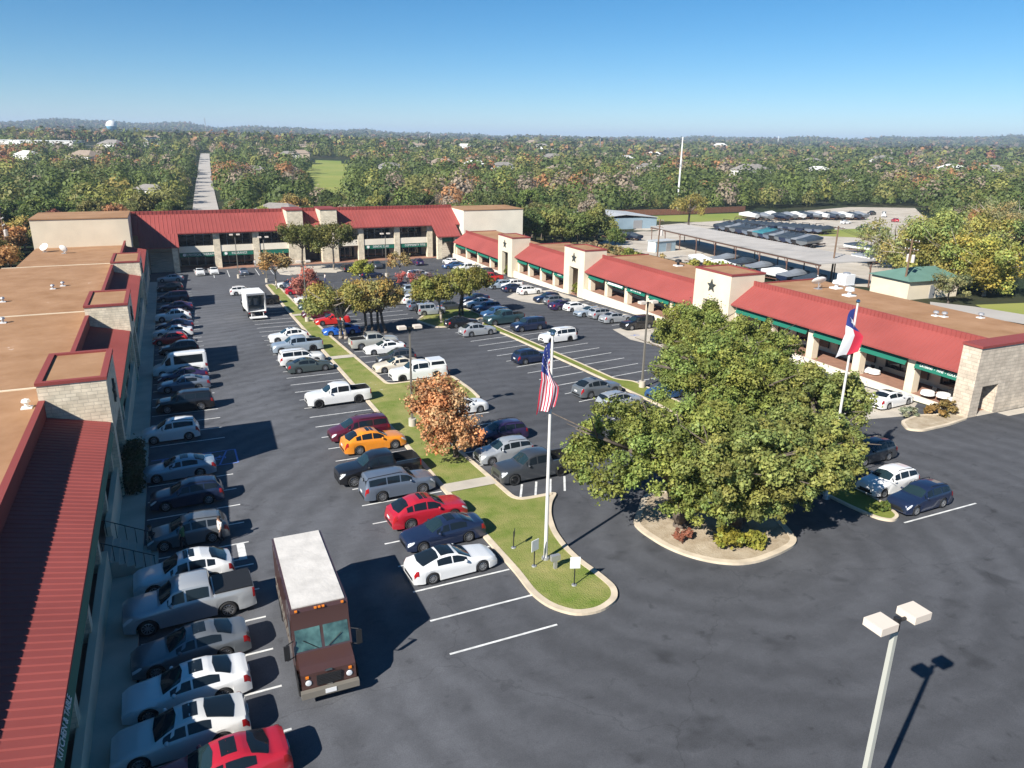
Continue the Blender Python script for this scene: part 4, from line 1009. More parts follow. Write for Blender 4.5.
# --- left row, from the far end to the near end (nose to the building)
LR = [('sedan', 'silver', 170.4, 278, 'silver sedan farthest up the row along the left shop wing'),
 ('suv', 'black', 170, 286.5, 'black SUV second from the far end of the row along the left wing'),
 ('minivan', 'navy', 173, 296, 'dark navy minivan in the shadow near the far end of the left row'),
 ('sedan', 'purple', 176, 306, 'deep purple-blue sedan in the shaded far part of the left row'),
 ('crossover', 'white', 173, 315, 'white crossover at the edge of the long tower shadow in the far left row'),
 ('sedan', 'navy', 174.5, 324.5, 'dark blue sedan between white cars in the far left row'),
 ('sedan', 'white', 173, 331, 'white sedan half in shade behind the red one in the left row'),
 ('hatch', 'bright_red', 170, 338, 'red hatchback squeezed between a white sedan and a black SUV in the left row'),
 ('suv', 'black', 179, 347, 'black SUV parked right behind the tall white passenger van'),
 ('sedan', 'purple', 183, 374.5, 'dark violet sedan directly in front of the white passenger van'),
 ('sedan', 'slate', 184, 383, 'blue-grey sedan beside the big black SUV in the left row'),
 ('big_suv', 'black', 185, 400, 'big black SUV with bright wheels in the left row'),
 ('small_suv', 'white', 171, 430, 'small white crossover with roof rails beside the blue hatched bay'),
 ('sedan', 'sky_silver', 179, 467, 'silver sedan tinted shade-blue, parked in the accessible bay by the blue hatching'),  # silver car; the blue cast of its shade is put into the paint colour
 ('suv', 'navy', 187, 492, 'dark blue-grey wagon with a red tail light in the shaded left row'),
 ('suv', 'grey', 188, 529, 'grey SUV with people standing at its doors in the left row'),
 ('crossover', 'white', 184, 570, 'white crossover coupe with dark sunroof beside the silver pickup in the left row'),
 ('sedan', 'grey', 191, 645, 'dark grey sedan between the silver pickup and a white sedan in the left row'),
 ('sedan', 'white', 187, 685, 'white sedan with a dark sunroof, second from the near red car in the left row'),
 ('fastback', 'pearl', 181, 729, 'large pearl white sedan with a dark sunroof next to the red car at the bottom'),
 ('sedan', 'red', 218, 768, 'dark red sedan cut off by the bottom edge of the picture')]
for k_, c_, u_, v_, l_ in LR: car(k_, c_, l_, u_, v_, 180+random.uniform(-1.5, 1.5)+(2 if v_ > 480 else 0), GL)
car('van', 'white', 'tall white passenger van standing out of the left row', 180, 363, 181, None, cat='van')
car('small_pickup', 'silver', 'silver pickup with a black bed cover in the left row', 190, 600, 182, GL, extra=tonneau, cat='pickup')
# --- left side of the grass island
for k_, c_, u_, v_, h_, l_ in [
 ('suv', 'white', 243, 290, 0, 'white SUV whose roof shows just behind the open box truck'),
 ('crossover', 'white', 288.5, 335, 182, 'white coupe-roofed crossover nosing out beside the silver-blue pickup'),
 ('big_suv', 'white', 301, 356, 2, 'long white SUV tucked behind the green-grey sedan'),
 ('sedan', 'green_grey', 309.5, 364.5, 2, 'green-grey sedan in front of the long white SUV by the grass island'),
 ('minivan', 'maroon', 359, 427, 182, 'maroon minivan beside the orange crossover'),
 ('crossover', 'orange', 373, 439, 2, 'bright orange crossover by the orange-leaved tree'),
 ('big_suv', 'slate', 397, 481, 2, 'blue-grey big SUV between the black pickup and the red crossover'),
 ('crossover', 'red', 426.5, 508, 2, 'red crossover with a dark sunroof by the grass island'),
 ('sedan', 'navy', 442.6, 530, 182, 'dark navy sedan between the red crossover and the white fastback'),
 ('fastback', 'white', 451, 559.5, 2, 'white fastback with a black glass roof, last car before the two empty bays')]:
    car(k_, c_, l_, u_, v_, h_, GI, dark_rim=c_ in ('maroon',), extra=glass_roof if 'glass roof' in l_ else None)
car('pickup', 'black', 'dark pickup mostly hidden by the open box truck', 260, 299, 181, GI, cat='pickup', dark_rim=True)
car('pickup', 'sky_silver', 'silver-blue pickup with an open bed beside the white coupe-roofed crossover', 297, 344, 182, GI, cat='pickup', dark_rim=True)
car('pickup', 'white', 'white pickup with black wheels alone among empty bays by the green lawn', 338, 393.5, 182, GI, cat='pickup', dark_rim=True)
car('pickup', 'black', 'black pickup with an open bed between the orange crossover and blue-grey SUV', 378, 465.5, 182, GI, cat='pickup')
# --- right side of the grass island
for k_, c_, u_, v_, h_, l_ in [
 ('sedan', 'white', 289, 283.5, 180, 'white sedan under the rusty tree at the far tip of the grass island'),
 ('hatch', 'red', 297, 290, 0, 'red hatchback mostly hidden by the small red-leaved tree'),
 ('sedan', 'white', 309, 298, 180, 'white sedan just behind the teal-glassed dark sedan by the red-leaved tree'),
 ('sedan', 'teal', 314, 305, 180, 'dark teal sedan beside the trunk of the small red-leaved tree'),
 ('suv', 'maroon', 317, 312, 180, 'dark maroon SUV next to the bright red sedan by the grass island'),
 ('sedan', 'bright_red', 332, 319, 180, 'bright red sedan in front of the big double tree trunks'),
 ('sedan', 'bright_blue', 341, 329, 180, 'bright blue sedan half hidden by the trunks of the big double tree'),
 ('sedan', 'white', 384.5, 347, 180, 'white sedan nose-in to the lawn next to the champagne pickup'),
 ('suv', 'dark_grey', 396, 356, 180, 'dark grey SUV behind the lamp post on the lawn'),
 ('sedan', 'cream', 396, 364, 180, 'cream sedan squeezed behind the white camper-topped pickup'),
 ('suv', 'white', 463, 404, 2, 'white SUV with its front hidden by the orange-leaved tree'),
 ('suv', 'purple', 500, 431, 182, 'dark navy SUV behind the silver-white one by the orange-leaved tree'),
 ('suv', 'silver', 504, 449, 182, 'pale silver SUV between the dark navy SUV and the grey pickup')]:
    car(k_, c_, l_, u_, v_, h_, GI)
car('pickup', 'champagne', 'champagne-grey pickup parked nose-out beside the big double tree', 373.5, 340, 0, GI, cat='pickup')
car('pickup', 'white', 'white pickup with a camper top at the end of the lawn', 418, 370, 181, GI, cat='pickup', dark_rim=True, extra=camper('white'))
car('pickup', 'dark_grey', 'dark grey pickup behind the striped flag pole', 534, 464, 182, GI, cat='pickup', dark_rim=True)
# --- rows at the head of the median
for k_, c_, u_, v_, h_, l_ in [
 ('suv', 'navy', 398, 283, 0, 'dark blue SUV at the far head of the middle rows'),
 ('hatch', 'cream', 402, 299.5, 0, 'cream hatchback left of the white SUV in the middle row'),
 ('suv', 'white', 415, 298.5, 0, 'white SUV in the middle row beside the bushy twin trees'),
 ('suv', 'slate', 421, 304.5, 0, 'blue-grey SUV between the white SUV and the boxy silver off-roader'),
 ('boxy_suv', 'silver', 430.5, 309, 0, 'boxy silver off-roader with a spare wheel on its back'),
 ('hatch', 'dark_grey', 451, 305, 0, 'dark hatchback seen through the trunks of the bushy twin trees'),
 ('sedan', 'black', 462, 321.5, 5, 'black sedan nosed up to the median next to a silver crossover'),
 ('crossover', 'silver', 477.5, 329, 5, 'silver crossover nosed up to the median beside the black sedan'),
 ('suv', 'navy', 531.5, 355, 5, 'navy SUV alone on the median just left of the striped flag'),
 ('crossover', 'grey', 597, 386.5, 5, 'grey crossover nosed up to the median by the lamp post'),
 ('suv', 'silver', 620, 399, 5, 'silver SUV half under the left edge of the oak crown'),
 ('sedan', 'navy', 474.7, 298, 185, 'navy sedan just right of the bushy twin trees'),
 ('sedan', 'white', 479, 302.5, 185, 'white sedan in the dark row right of the bushy twin trees'),
 ('suv', 'blue', 487, 306.5, 185, 'blue SUV next to the white sedan on the right of the median'),
 ('suv', 'blue', 495, 312, 185, 'blue SUV beside the teal pickup on the right of the median'),
 ('big_suv', 'navy', 528.5, 323.5, 185, 'big navy SUV between the teal pickup and the white SUV with rear rack'),
 ('sedan', 'black', 690, 452, 5, 'black sedan glimpsed through a gap in the oak crown'),
 ('suv', 'blue', 668, 389, 185, 'blue SUV peeping out behind the left of the oak crown'),
 ('suv', 'dark_grey', 800, 388, 185, 'dark grey SUV glimpsed through the right of the oak crown'),
 ('suv', 'dark_grey', 869, 450, 182, 'dark SUV whose rear shows behind the white SUV near the two-coloured flag'),
 ('suv', 'white', 888.5, 479, 182, 'white SUV beside the dark blue one on the near end of the median'),
 ('suv', 'navy', 920, 495.5, 182, 'dark blue SUV last in the row at the near end of the median')]:
    car(k_, c_, l_, u_, v_, h_, GM)
SPECS_ = None
car('pickup', 'sky_silver', 'pale blue-silver pickup in the middle row behind the white SUV', 409, 290, 0, GM, cat='pickup')
car('small_pickup', 'teal', 'dark teal pickup on the right of the median beside the big navy SUV', 504, 317.5, 185, GM, cat='pickup')
car('big_suv', 'white', 'white SUV with a rack on its tail on the right of the median', 558, 334.5, 185, GM, dark_rim=True, extra=bike_rack)
# --- along the right wing
for k_, c_, u_, v_, h_, l_ in [
 ('suv', 'sky_silver', 499.5, 284, 180, 'silver-blue SUV nosing out by the red pickup at the far arcade'),
 ('suv', 'white', 511, 283.5, 180, 'white SUV between the silver-blue SUV and navy sedan at the arcade'),
 ('sedan', 'navy', 515, 287.5, 3, 'navy sedan beside the white SUV on the concrete apron'),
 ('suv', 'white', 529.6, 289.5, 5, 'white SUV parked on the pale concrete apron by the arcade'),
 ('suv', 'navy', 547, 297, 180, 'navy SUV standing at the near corner of the far concrete apron'),
 ('suv', 'grey', 557, 299.5, 3, 'dark grey SUV behind the dark red-tailed sedan at the arcade'),
 ('sedan', 'purple', 564, 304.5, 3, 'dark purple sedan next to the white hatchback at the arcade'),
 ('hatch', 'white', 576.6, 306, 3, 'white hatchback before the middle star tower'),
 ('sedan', 'sky_silver', 590, 311, 180, 'silver-blue sedan between the white hatchback and a silver SUV at the arcade'),
 ('suv', 'silver', 603.4, 312.5, 3, 'silver SUV third from the big black SUV at the arcade'),
 ('sedan', 'silver', 616, 317, 3, 'silver sedan right beside the big black SUV at the arcade'),
 ('big_suv', 'black', 638, 322, 180, 'big black SUV on the edge of the apron with the blue painted symbol'),
 ('suv', 'navy', 668, 335.5, 5, 'dark blue SUV on the apron with its front hidden by the oak'),
 ('sedan', 'white', 890.4, 398, 5, 'white sedan on the concrete by the cafe tables')]:
    car(k_, c_, l_, u_, v_, h_, GR)
# --- before the back building
for k_, c_, u_, v_, h_, l_ in [
 ('sedan', 'white', 199.5, 271.5, 92, 'left one of two white sedans under the sign with a round logo'),
 ('sedan', 'white', 213.4, 270.5, 92, 'right one of two white sedans under the sign with a round logo'),
 ('sedan', 'slate', 243, 271, 92, 'blue-grey sedan alone in the bays before the back building'),
 ('suv', 'black', 346, 267.5, 92, 'black SUV deep in shade below the gallery right of the twin chimneys'),
 ('suv', 'dark_grey', 377, 264.5, 268, 'dark grey SUV facing out beneath the green sign right of the centre oak'),
 ('sedan', 'navy', 371, 274, 10, 'navy sedan crossing in front of the back building'),
 ('suv', 'purple', 417.5, 261.5, 92, 'dark violet SUV parked below the lettered sign of the back building'),
 ('suv', 'white', 450, 261, 100, 'white SUV at the right porch of the back building'),
 ('sedan', 'blue', 453, 265, 182, 'blue sedan at the inner corner by the right porch'),
 ('hatch', 'dark_grey', 484, 271, 182, 'dark grey hatchback in the inner corner beside the red pickup')]:
    car(k_, c_, l_, u_, v_, h_, GB)
car('pickup', 'white', 'white pickup in the inner corner between blue sedan and red pickup', 467, 267.5, 182, GB, cat='pickup')
car('pickup', 'bright_red', 'red pickup in the inner corner of the lot', 488, 277.5, 182, GB, cat='pickup')
car('minivan', 'white', 'white minivan driving behind the tiny red bush', 418.7, 273.5, 20, None)

# ------------------------------------------------------------------ brown step van
def step_van():
    s_, t_ = 3.62, 28.05
    r = thingL('step_van', 'tall dark brown delivery van with a pale roof standing in the left aisle', 'delivery van', s_, t_, 0, R(-91)); stand_on_slope(r)
    hw, zr = 1.12, 3.32; x0, x1, xn = -4.1, 2.7, 3.75
    BR = PAINT['brown']
    b = MB()
    prof_ = [(x0, .55), (x1+.1, .55), (x1+.1, 1.62), (x1-.25, 2.55), (x1-.3, zr-.12), (x1-.38, zr), (x0+.08, zr), (x0, zr-.08)]
    b.xprism(prof_, -hw, hw); auto_smooth(b.build('body', BR, r), 20)
    b = MB(); b.box(x0+.1, x1-.45, -hw+.1, hw-.1, zr+.002, zr+.05); b.build('roof', M['vanroof'], r)
    b = MB(); b.xprism([(x1+.08, .5), (xn-.04, .5), (xn, .62), (xn-.06, 1.28), (xn-.3, 1.46), (x1+.08, 1.63)], -hw*.93, hw*.93); auto_smooth(b.build('hood', BR, r), 15)
    wn = Vector((.93, 0, .35)).normalized()
    for sd in (1, -1):
        b = MB(); y0, y1 = sd*.06, sd*(hw-.09)
        a0, a1 = Vector((x1+.10-.35*.0, 0, 1.70)), Vector((x1-.225, 0, 2.5))
        o = wn*.012
        b.quad([(a0.x+o.x-.03, y0, a0.z), (a0.x+o.x-.03, y1, a0.z), (a1.x+o.x-.0, y1, a1.z), (a1.x+o.x-.0, y0, a1.z)]); b.build('windshield', M['vanglass'], r)
        b = MB(); b.tube((x1+.11, sd*.2, 1.72), (x1-.02, sd*.75, 2.1), .014); b.build('wiper', M['black'], r)
        b = MB(); b.lathe([(.0, .03), (.10, .02), (.12, .0), (.12, -.02)], 14, axis='x', c=(xn+.0, sd*.78, .92)); b.build('headlight', M['lens'], r)
        b = MB(); b.bar((xn-.02, sd*.82, 1.16), (.05, .12, .09)); b.build('turn_signal', M['lens_amber'], r)
        b = MB(); b.tube((x1-.0, sd*hw, 1.5), (x1+.18, sd*(hw+.28), 1.5), .02); b.tube((x1-.0, sd*hw, 2.2), (x1+.18, sd*(hw+.28), 2.2), .02); b.bar((x1+.18, sd*(hw+.28), 1.85), (.08, .22, .62)); b.build('mirror', M['black'], r)
        b = MB(); b.bar((x1-.95, sd*(hw+.006), 1.75), (.95, .02, 2.1)); d = b.build('door', BR, r)
        b = MB(); b.bar((x1-.95, sd*(hw+.02), 2.25), (.7, .012, .75)); b.build('door_window', M['auto_glass'], d)
    for sd in (1, -1):
        b = MB(); [b.bar((x0+.35+.62*i, sd*(hw+.008), 2.0), (.03, .016, 2.3)) for i in range(8)]; b.build('panel_seam', BR, r)
        b = MB(); [b.bar(((x0+x1)/2-.3, sd*(hw+.012), z), (x1-x0-1.2, .024, .07)) for z in (1.05, 1.5)]; b.build('rub_rail', M['pole_dark'], r)
    b = MB(); b.bar((x0-.01, 0, 1.9), (.03, 1.9, 2.4)); b.build('rear_door', BR, r)
    b = MB(); b.bar((xn+.0, 0, .95), (.06, .95, .42)); g_ = b.build('grille', M['black'], r)
    b = MB(); [b.bar((xn+.035, 0, .8+.07*i), (.02, .9, .02)) for i in range(5)]; b.build('grille_bar', M['frame_dark'], g_)
    b = MB(); b.bar((xn+.14, 0, .55), (.22, 2.2, .26)); b.build('bumper', M['pole_dark'], r)
    b = MB(); b.bar((xn+.26, 0, .58), (.02, .42, .18)); b.build('number_plate', M['plate'], r)
    b = MB(); b.bar((xn-.02, 0, 1.3), (.06, .28, .05)); b.build('badge', M['chrome'], r)
    b = MB(); b.bar((xn+.05, 0, .72), (.03, .22, .06)); b.build('tow_hook', M['chrome'], r)
    b = MB(); [b.bar((x1-.28, y, zr-.03), (.08, .1, .06)) for y in (-.9, -.15, 0, .15, .9)]; b.build('marker_light', M['lens_amber'], r)
    b = MB(); b.box(x0-.05, xn-.2, -hw*.8, hw*.8, .38, .548); b.build('chassis', M['black'], r)
    for x in (x1+.35, -2.4):
        for sd in (1, -1):
            t = MB(); t.lathe([(.26, -.13), (.4, -.13), (.43, -.09), (.43, .09), (.4, .13), (.26, .13), (.001, .06)], 20, axis='y')
            wv = t.build('wheel', M['rubber'], r, True, loc=(x, sd*(hw-.12), .43), rot=0 if sd > 0 else math.pi)
            t = MB(); t.lathe([(.27, .128), (.2, .09), (.08, .12), (.001, .12)], 16, axis='y'); t.build('rim', M['steel'], wv)
            if x > 0: pass
            f = MB(); f.box(x-.55, x+.55, sd*(hw+.002) if sd > 0 else -hw-.03, sd*(hw+.03) if sd > 0 else -hw-.002, .5, .98); f.build('wheel_arch', M['black'], r)
    return r
M['vanroof'] = mat('dusty_white_roof', (.56, .53, .49), .8, noise=(1.3, .13), bump=(6, .3))
M['vanglass'] = mat('van_windscreen', (.05, .10, .09), .05, spec=.9, noise=(2.2, .7))
step_van()
# ------------------------------------------------------------------ box truck with its back open
def box_truck():
    s_, t_ = L(257, 320); 
    r = thingL('box_truck', 'white box truck with its rear door up and lift gate lowered in the left aisle', 'box truck', s_+.1, t_+4.6, 0, R(92)); stand_on_slope(r)
    hw, z0, z1, xr, xf = 1.22, 1.0, 3.5, -3.7, 1.9; t = .06
    WH = M['white']
    b = MB()
    b.box(xr, xf, -hw, -hw+t, z0, z1); b.box(xr, xf, hw-t, hw, z0, z1); b.box(xr, xf, -hw+t, hw-t, z1-t, z1); b.box(xf-t, xf, -hw+t, hw-t, z0, z1-t); b.box(xr, xf-t, -hw+t, hw-t, z0, z0+t)
    b.build('cargo_box', WH, r)
    b = MB(); b.box(xr-.04, xr+.08, -hw-.03, -hw+.1, z0-.05, z1+.02); b.box(xr-.04, xr+.08, hw-.1, hw+.03, z0-.05, z1+.02); b.box(xr-.04, xr+.08, -hw+.1, hw-.1, z1-.2, z1+.02); b.build('door_frame', M['steel'], r)
    b = MB(); [b.bar((xr+1.2, sd*(hw-.1), 2.2), (2., .04, .1)) for sd in (1, -1)]; [b.bar((xf-.5, sd*.5, 1.6), (.7, .6, 1.1)) for sd in (1, -1)]; b.build('shelving', M['steel'], r)
    b = MB(); b.box(xr-1.25, xr-.12, -hw+.1, hw-.1, .30, .38); b.build('lift_gate', M['white'], r)
    b = MB(); [b.tube((xr+.1, sd*.8, .8), (xr-.3, sd*.8, .36), .05) for sd in (1, -1)]; b.build('lift_arm', M['steel'], r)
    b = MB(); [b.box(xr-1.3, 3.6, sd*.42-.06, sd*.42+.06, .62, .9) if 0 else b.box(xr, 3.6, sd*.42-.06, sd*.42+.06, .62, .98) for sd in (1, -1)]; b.build('chassis', M['black'], r)
    b = MB(); b.xprism([(xf+.15, .55), (4.0, .55), (4.05, 1.0), (3.9, 1.35), (3.1, 1.5), (2.75, 2.25), (2.5, 2.35), (xf+.15, 2.35)], -1.0, 1.0); b.build('cab', WH, r)
    b = MB(); b.quad([(3.09, -.85, 1.56), (3.09, .85, 1.56), (2.79, .8, 2.2), (2.79, -.8, 2.2)]); b.build('windshield', M['windshield'], r)
    for sd in (1, -1):
        b = MB(); b.bar((xr-.02, sd*1.05, .86), (.06, .2, .12)); b.build('tail_light', M['lens_red'], r)
        b = MB(); b.quad([(xf+.3, sd*1.012, 1.5), (2.95, sd*1.012, 1.5), (2.7, sd*1.012, 2.15), (xf+.3, sd*1.012, 2.15)]); b.build('side_window', M['auto_glass'], r)
        for x, k in ((-2.1, 2), (3.2, 1)):
            tt = MB(); tt.lathe([(.26, -.13*k), (.4, -.13*k), (.42, -.1*k), (.42, .1*k), (.4, .13*k), (.26, .13*k), (.001, .05)], 18, axis='y')
            wv = tt.build('wheel', M['rubber'], r, True, loc=(x, sd*(.98-.13*(k-1)), .42), rot=0 if sd > 0 else math.pi)
            tt = MB(); tt.lathe([(.27, .13*k-.01), (.15, .06), (.001, .1)], 14, axis='y'); tt.build('rim', M['steel'], wv)
    return r
box_truck()
# ------------------------------------------------------------------ trees
def leaf_mesh(name, blobs, n, size, seed, tint_var=.35, upright=.0, hue=.12, flat=.8):
    """n small leaf-clump faces spread over the shells of many blobs; blobs = [(x,y,z,r)]"""
    g = np.random.default_rng(seed); B = np.array(blobs, float)
    wgt = B[:, 3]**2; bi = g.choice(len(B), n, p=wgt/wgt.sum())
    d = g.normal(size=(n, 3)); d /= np.linalg.norm(d, axis=1, keepdims=True)
    rad = B[bi, 3]*(.35+.75*g.random(n)**.6)
    C = B[bi, :3]+d*rad[:, None]*np.array([1, 1, flat])
    C = C+g.normal(size=C.shape)*(B[bi, 3]*.35)[:, None]*(g.random(n) < .3)[:, None]
    nn = d*.9+g.normal(size=(n, 3))*.5+np.array([0, 0, .3]); nn /= np.linalg.norm(nn, axis=1, keepdims=True)
    a = np.cross(nn, g.normal(size=(n, 3))); a /= np.linalg.norm(a, axis=1, keepdims=True); b = np.cross(nn, a)
    sz = size*(.55+.9*g.random(n))[:, None]
    q = np.stack([C-a*sz*.5-b*sz*.35, C+a*sz*.5-b*sz*.25, C+a*sz*.35+b*sz*.5, C-a*sz*.4+b*sz*.4], 1)
    q += g.normal(size=q.shape)*size*.12
    btint = 1+tint_var*(g.random(len(B))-.5)*1.2; bh = hue*(g.random(len(B))-.5)*2
    t = btint[bi]*(1+tint_var*(g.random(n)-.5)); hsh = bh[bi]+hue*(g.random(n)-.5)
    col = np.stack([t*(1+hsh), t, t*(1-hsh*.5), np.ones(n)], 1)
    return quads_mesh(name, q, col)
def quads_mesh(name, q, col):
    n = len(q); me = bpy.data.meshes.new(name)
    me.vertices.add(4*n); me.vertices.foreach_set('co', q.reshape(-1).astype(np.float32))
    me.loops.add(4*n); me.loops.foreach_set('vertex_index', np.arange(4*n, dtype=np.int32))
    me.polygons.add(n); me.polygons.foreach_set('loop_start', np.arange(0, 4*n, 4, dtype=np.int32)); me.polygons.foreach_set('loop_total', np.full(n, 4, np.int32))
    at = me.attributes.new('tint', 'FLOAT_COLOR', 'POINT'); at.data.foreach_set('color', np.repeat(col, 4, 0).reshape(-1).astype(np.float32))
    me.materials.append(M['leaf']); me.update(); me.validate(); return me
def crown_blobs(c, r, k, seed, lo=-.55, br=(.24, .42), hollow=.55):
    g = np.random.default_rng(seed); out = []
    while len(out) < k:
        d = g.normal(size=3); d /= np.linalg.norm(d)
        if d[2] < lo: continue
        q = hollow+(1-hollow)*g.random()
        rr = min(r)*(br[0]+(br[1]-br[0])*g.random())
        out.append((c[0]+d[0]*(r[0]-rr*.7)*q, c[1]+d[1]*(r[1]-rr*.7)*q, c[2]+d[2]*(r[2]-rr*.6)*q, rr))
    return out
def limbs(b, base, crown, k, seed, r0, spread=.6):
    """trunk that forks into limbs reaching the crown"""
    g = random.Random(seed); x, y, z = base; cx, cy, cz, rx, ry, rz = crown
    h = (cz-rz*.55-z)
    p0 = Vector(base); p1 = Vector((x+(cx-x)*.3+g.uniform(-.2, .2), y+(cy-y)*.3+g.uniform(-.2, .2), z+h))
    b.chain([p0-Vector((0, 0, .1)), p0+Vector((0, 0, .25)), (p0+p1)/2+Vector((g.uniform(-.1, .1), g.uniform(-.1, .1), 0)), p1], [r0*1.35, r0, r0*.85, r0*.75], 9)
    for i in range(k):
        t = 2*math.pi*(i+g.uniform(-.25, .25))/k; q = g.uniform(.45, .9)*spread/.6
        e = Vector((cx+rx*q*math.cos(t), cy+ry*q*math.sin(t), cz+rz*g.uniform(-.2, .55)))
        mdl = p1.lerp(e, .45)+Vector((0, 0, rz*.18))
        b.chain([p1, mdl, e], [r0*.55, r0*.34, r0*.1], 6)
        for j in range(2):
            e2 = e+Vector((g.uniform(-1, 1)*rx*.3, g.uniform(-1, 1)*ry*.3, g.uniform(0, .4)*rz)); b.chain([mdl.lerp(e, .5*j+.1), e2], [r0*.22, r0*.05], 5)
def SCALE_T(t): return max(1., (H+SL*t-SL*T0)/H)
def tree(name, label, cat, s_, t_, crowns, colour, leaf, n, r0, k=5, seed=1, trunks=None, bark='bark', z=0., group=None, blobs=26, tint=.4, hue=.14, world=None, br=(.24, .42), hollow=.55, lo=-.55):
    """crowns: [(dx,dy,cz,rx,ry,rz)] relative to the trunk foot"""
    r = thing(name, label, cat, world or W(s_, t_, z), TH, group) if world else thingL(name, label, cat, s_, t_, z, 0, group)
    kf = SCALE_T(t_); crowns = [tuple(q*kf for q in c) for c in crowns]; r0 *= kf; trunks = [(x*kf, y*kf) for x, y in (trunks or [(0, 0)])]
    b = MB()
    for i, (x, y) in enumerate(trunks):
        c = crowns[i % len(crowns)]; limbs(b, (x, y, 0), c, k, seed+i, r0)
    o = b.build('trunk', M[bark], r); o.data.shade_smooth()
    bl = []
    for i, c in enumerate(crowns): bl += crown_blobs(c[:3], c[3:], blobs, seed*13+i, br=br, hollow=hollow, lo=lo)
    me = leaf_mesh('crown', bl, n, leaf, seed, tint, hue=hue)
    o = bpy.data.objects.new('crown', me); COL.objects.link(o); o.parent = r; o.color = (*colour, 1)
    return r
OAK = (.215, .248, .06); OAK2 = (.232, .254, .072)
oaks = [('live oak leaning over the left drive from the kerbed oval island', 24.3, 30.6, [(-1.9, 1.6, 4.5, 4.9, 4.6, 2.9), (.8, -.6, 5.2, 3.4, 3.2, 2.5), (.0, -2.0, 2.7, 3.0, 2.2, 1.7)], OAK, 17000, .34),
        ('low broad live oak at the front of the kerbed oval island above the yellow shrubs', 27.2, 29.2, [(-1.2, -1.0, 4.8, 4.3, 3.8, 2.7), (2.1, -2.2, 4.2, 3.4, 3.0, 2.1), (.2, -1.7, 2.6, 3.4, 2.1, 1.6)], OAK2, 16000, .34),
        ('tall live oak in the middle of the oak clump behind the island oaks', 33.9, 37.5, [(-2.3, .5, 6.0, 4.8, 4.6, 3.0), (.8, -1.6, 5.6, 4.0, 3.6, 2.7), (-3.5, -2.5, 4.8, 3.2, 3.0, 2.2)], OAK, 16000, .36),
        ('live oak at the far end of the oak clump before the nearest star tower', 36.2, 45.2, [(.4, .3, 6.4, 4.4, 4.6, 3.0), (3.4, -2.6, 6.0, 3.8, 3.4, 2.5)], OAK, 15000, .36),
        ('live oak on the right side of the clump by the two-coloured flag', 34.8, 31.4, [(-3.2, -2.6, 4.7, 3.7, 3.4, 2.2), (1.6, 1.6, 5.4, 3.8, 3.4, 2.4)], OAK2, 12000, .32)]
for i, (lb, s_, t_, cr, col, n, r0) in enumerate(oaks):
    s_, t_ = FL(s_, t_)
    tree('live_oak', lb, 'tree', s_, t_, cr, col, .125, int(n*4), r0, 6, 31+i, z=.1, group='live oaks in the near clump', blobs=130, tint=.55, br=(.11, .23), hollow=.35, trunks=[(0, 0), (.5, .3)][:len(cr)])
tree('bare_tree', 'small grey half-bare tree under the right of the oak clump', 'tree', *FL(40.2, 37.6), [(0, 0, 3.3, 1.7, 1.7, 1.5)], (.2, .18, .15), .16, 900, .12, 7, 51, bark='bark_pale', blobs=14)
# lot trees
O_ = L(437, 463)
tree('orange_tree', 'bushy orange and rust leaved tree on the grass island', 'tree', *FL(15.7, 44.6), [(-.7, .4, 3.1, 2.5, 2.5, 2.6), (-.9, 1.6, 3.9, 2.2, 2.2, 2.1), (-.4, -.8, 1.9, 2.4, 1.8, 1.7)], (.55, .28, .13), .14, 16000, .2, 7, 61, z=.1, tint=.65, hue=.24, blobs=60, br=(.14, .28), hollow=.35)
tree('elm_tree', 'left half of the big olive and rust double tree by the grass island', 'tree', *FL(15.3, 79.3), [(-.6, .6, 3.8, 3.9, 3.5, 2.7)], (.29, .27, .075), .19, 17000, .2, 7, 71, z=.1, bark='bark_pale', trunks=[(0, 0), (-.5, .4)], br=(.2, .36), hollow=.3, blobs=46, tint=.5, hue=.2, lo=-.25)
tree('elm_tree', 'right half of the big olive and rust double tree, with several slim trunks', 'tree', *FL(17.6, 80.2), [(1.0, .6, 3.9, 4.4, 3.8, 2.8)], (.34, .265, .085), .19, 20000, .18, 7, 72, z=.0, bark='bark', trunks=[(0, 0), (.9, .2), (1.7, .4), (2.4, .1)], br=(.2, .36), hollow=.3, blobs=50, tint=.5, hue=.24, lo=-.25)
tree('elm_tree', 'left bushy olive tree with a pale trunk at the head of the median', 'tree', *FL(27.4, 82.6), [(-.3, .8, 3.7, 3.1, 2.8, 2.3)], (.235, .225, .055), .19, 14000, .16, 7, 73, z=.1, bark='bark_pale', br=(.2, .36), hollow=.3, blobs=40, lo=-.3)
tree('elm_tree', 'right bushy olive tree at the head of the median', 'tree', *FL(30.6, 85.2), [(.9, .6, 3.9, 3.8, 3.1, 2.5)], (.225, .215, .052), .19, 16000, .16, 7, 74, z=.1, trunks=[(0, 0), (.6, .4)], br=(.2, .36), hollow=.3, blobs=44, lo=-.3)
tree('red_tree', 'small red and pink leaved tree on the far grass island', 'tree', *FL(13.1, 92.5), [(0, .3, 3.9, 2.4, 2.2, 1.9)], (.4, .14, .1), .22, 2200, .12, 8, 75, z=.1, bark='bark', tint=.5, hue=.25, blobs=16)
tree('rusty_tree', 'small rust-brown tree at the far tip of the grass island', 'tree', *FL(11.8, 110.5), [(0, .2, 3.6, 2.5, 2.4, 2.3)], (.38, .25, .1), .24, 2600, .12, 7, 76, z=.1, bark='bark_pale', tint=.5, hue=.2, blobs=18)
cx, cy = 17.2, 124.6
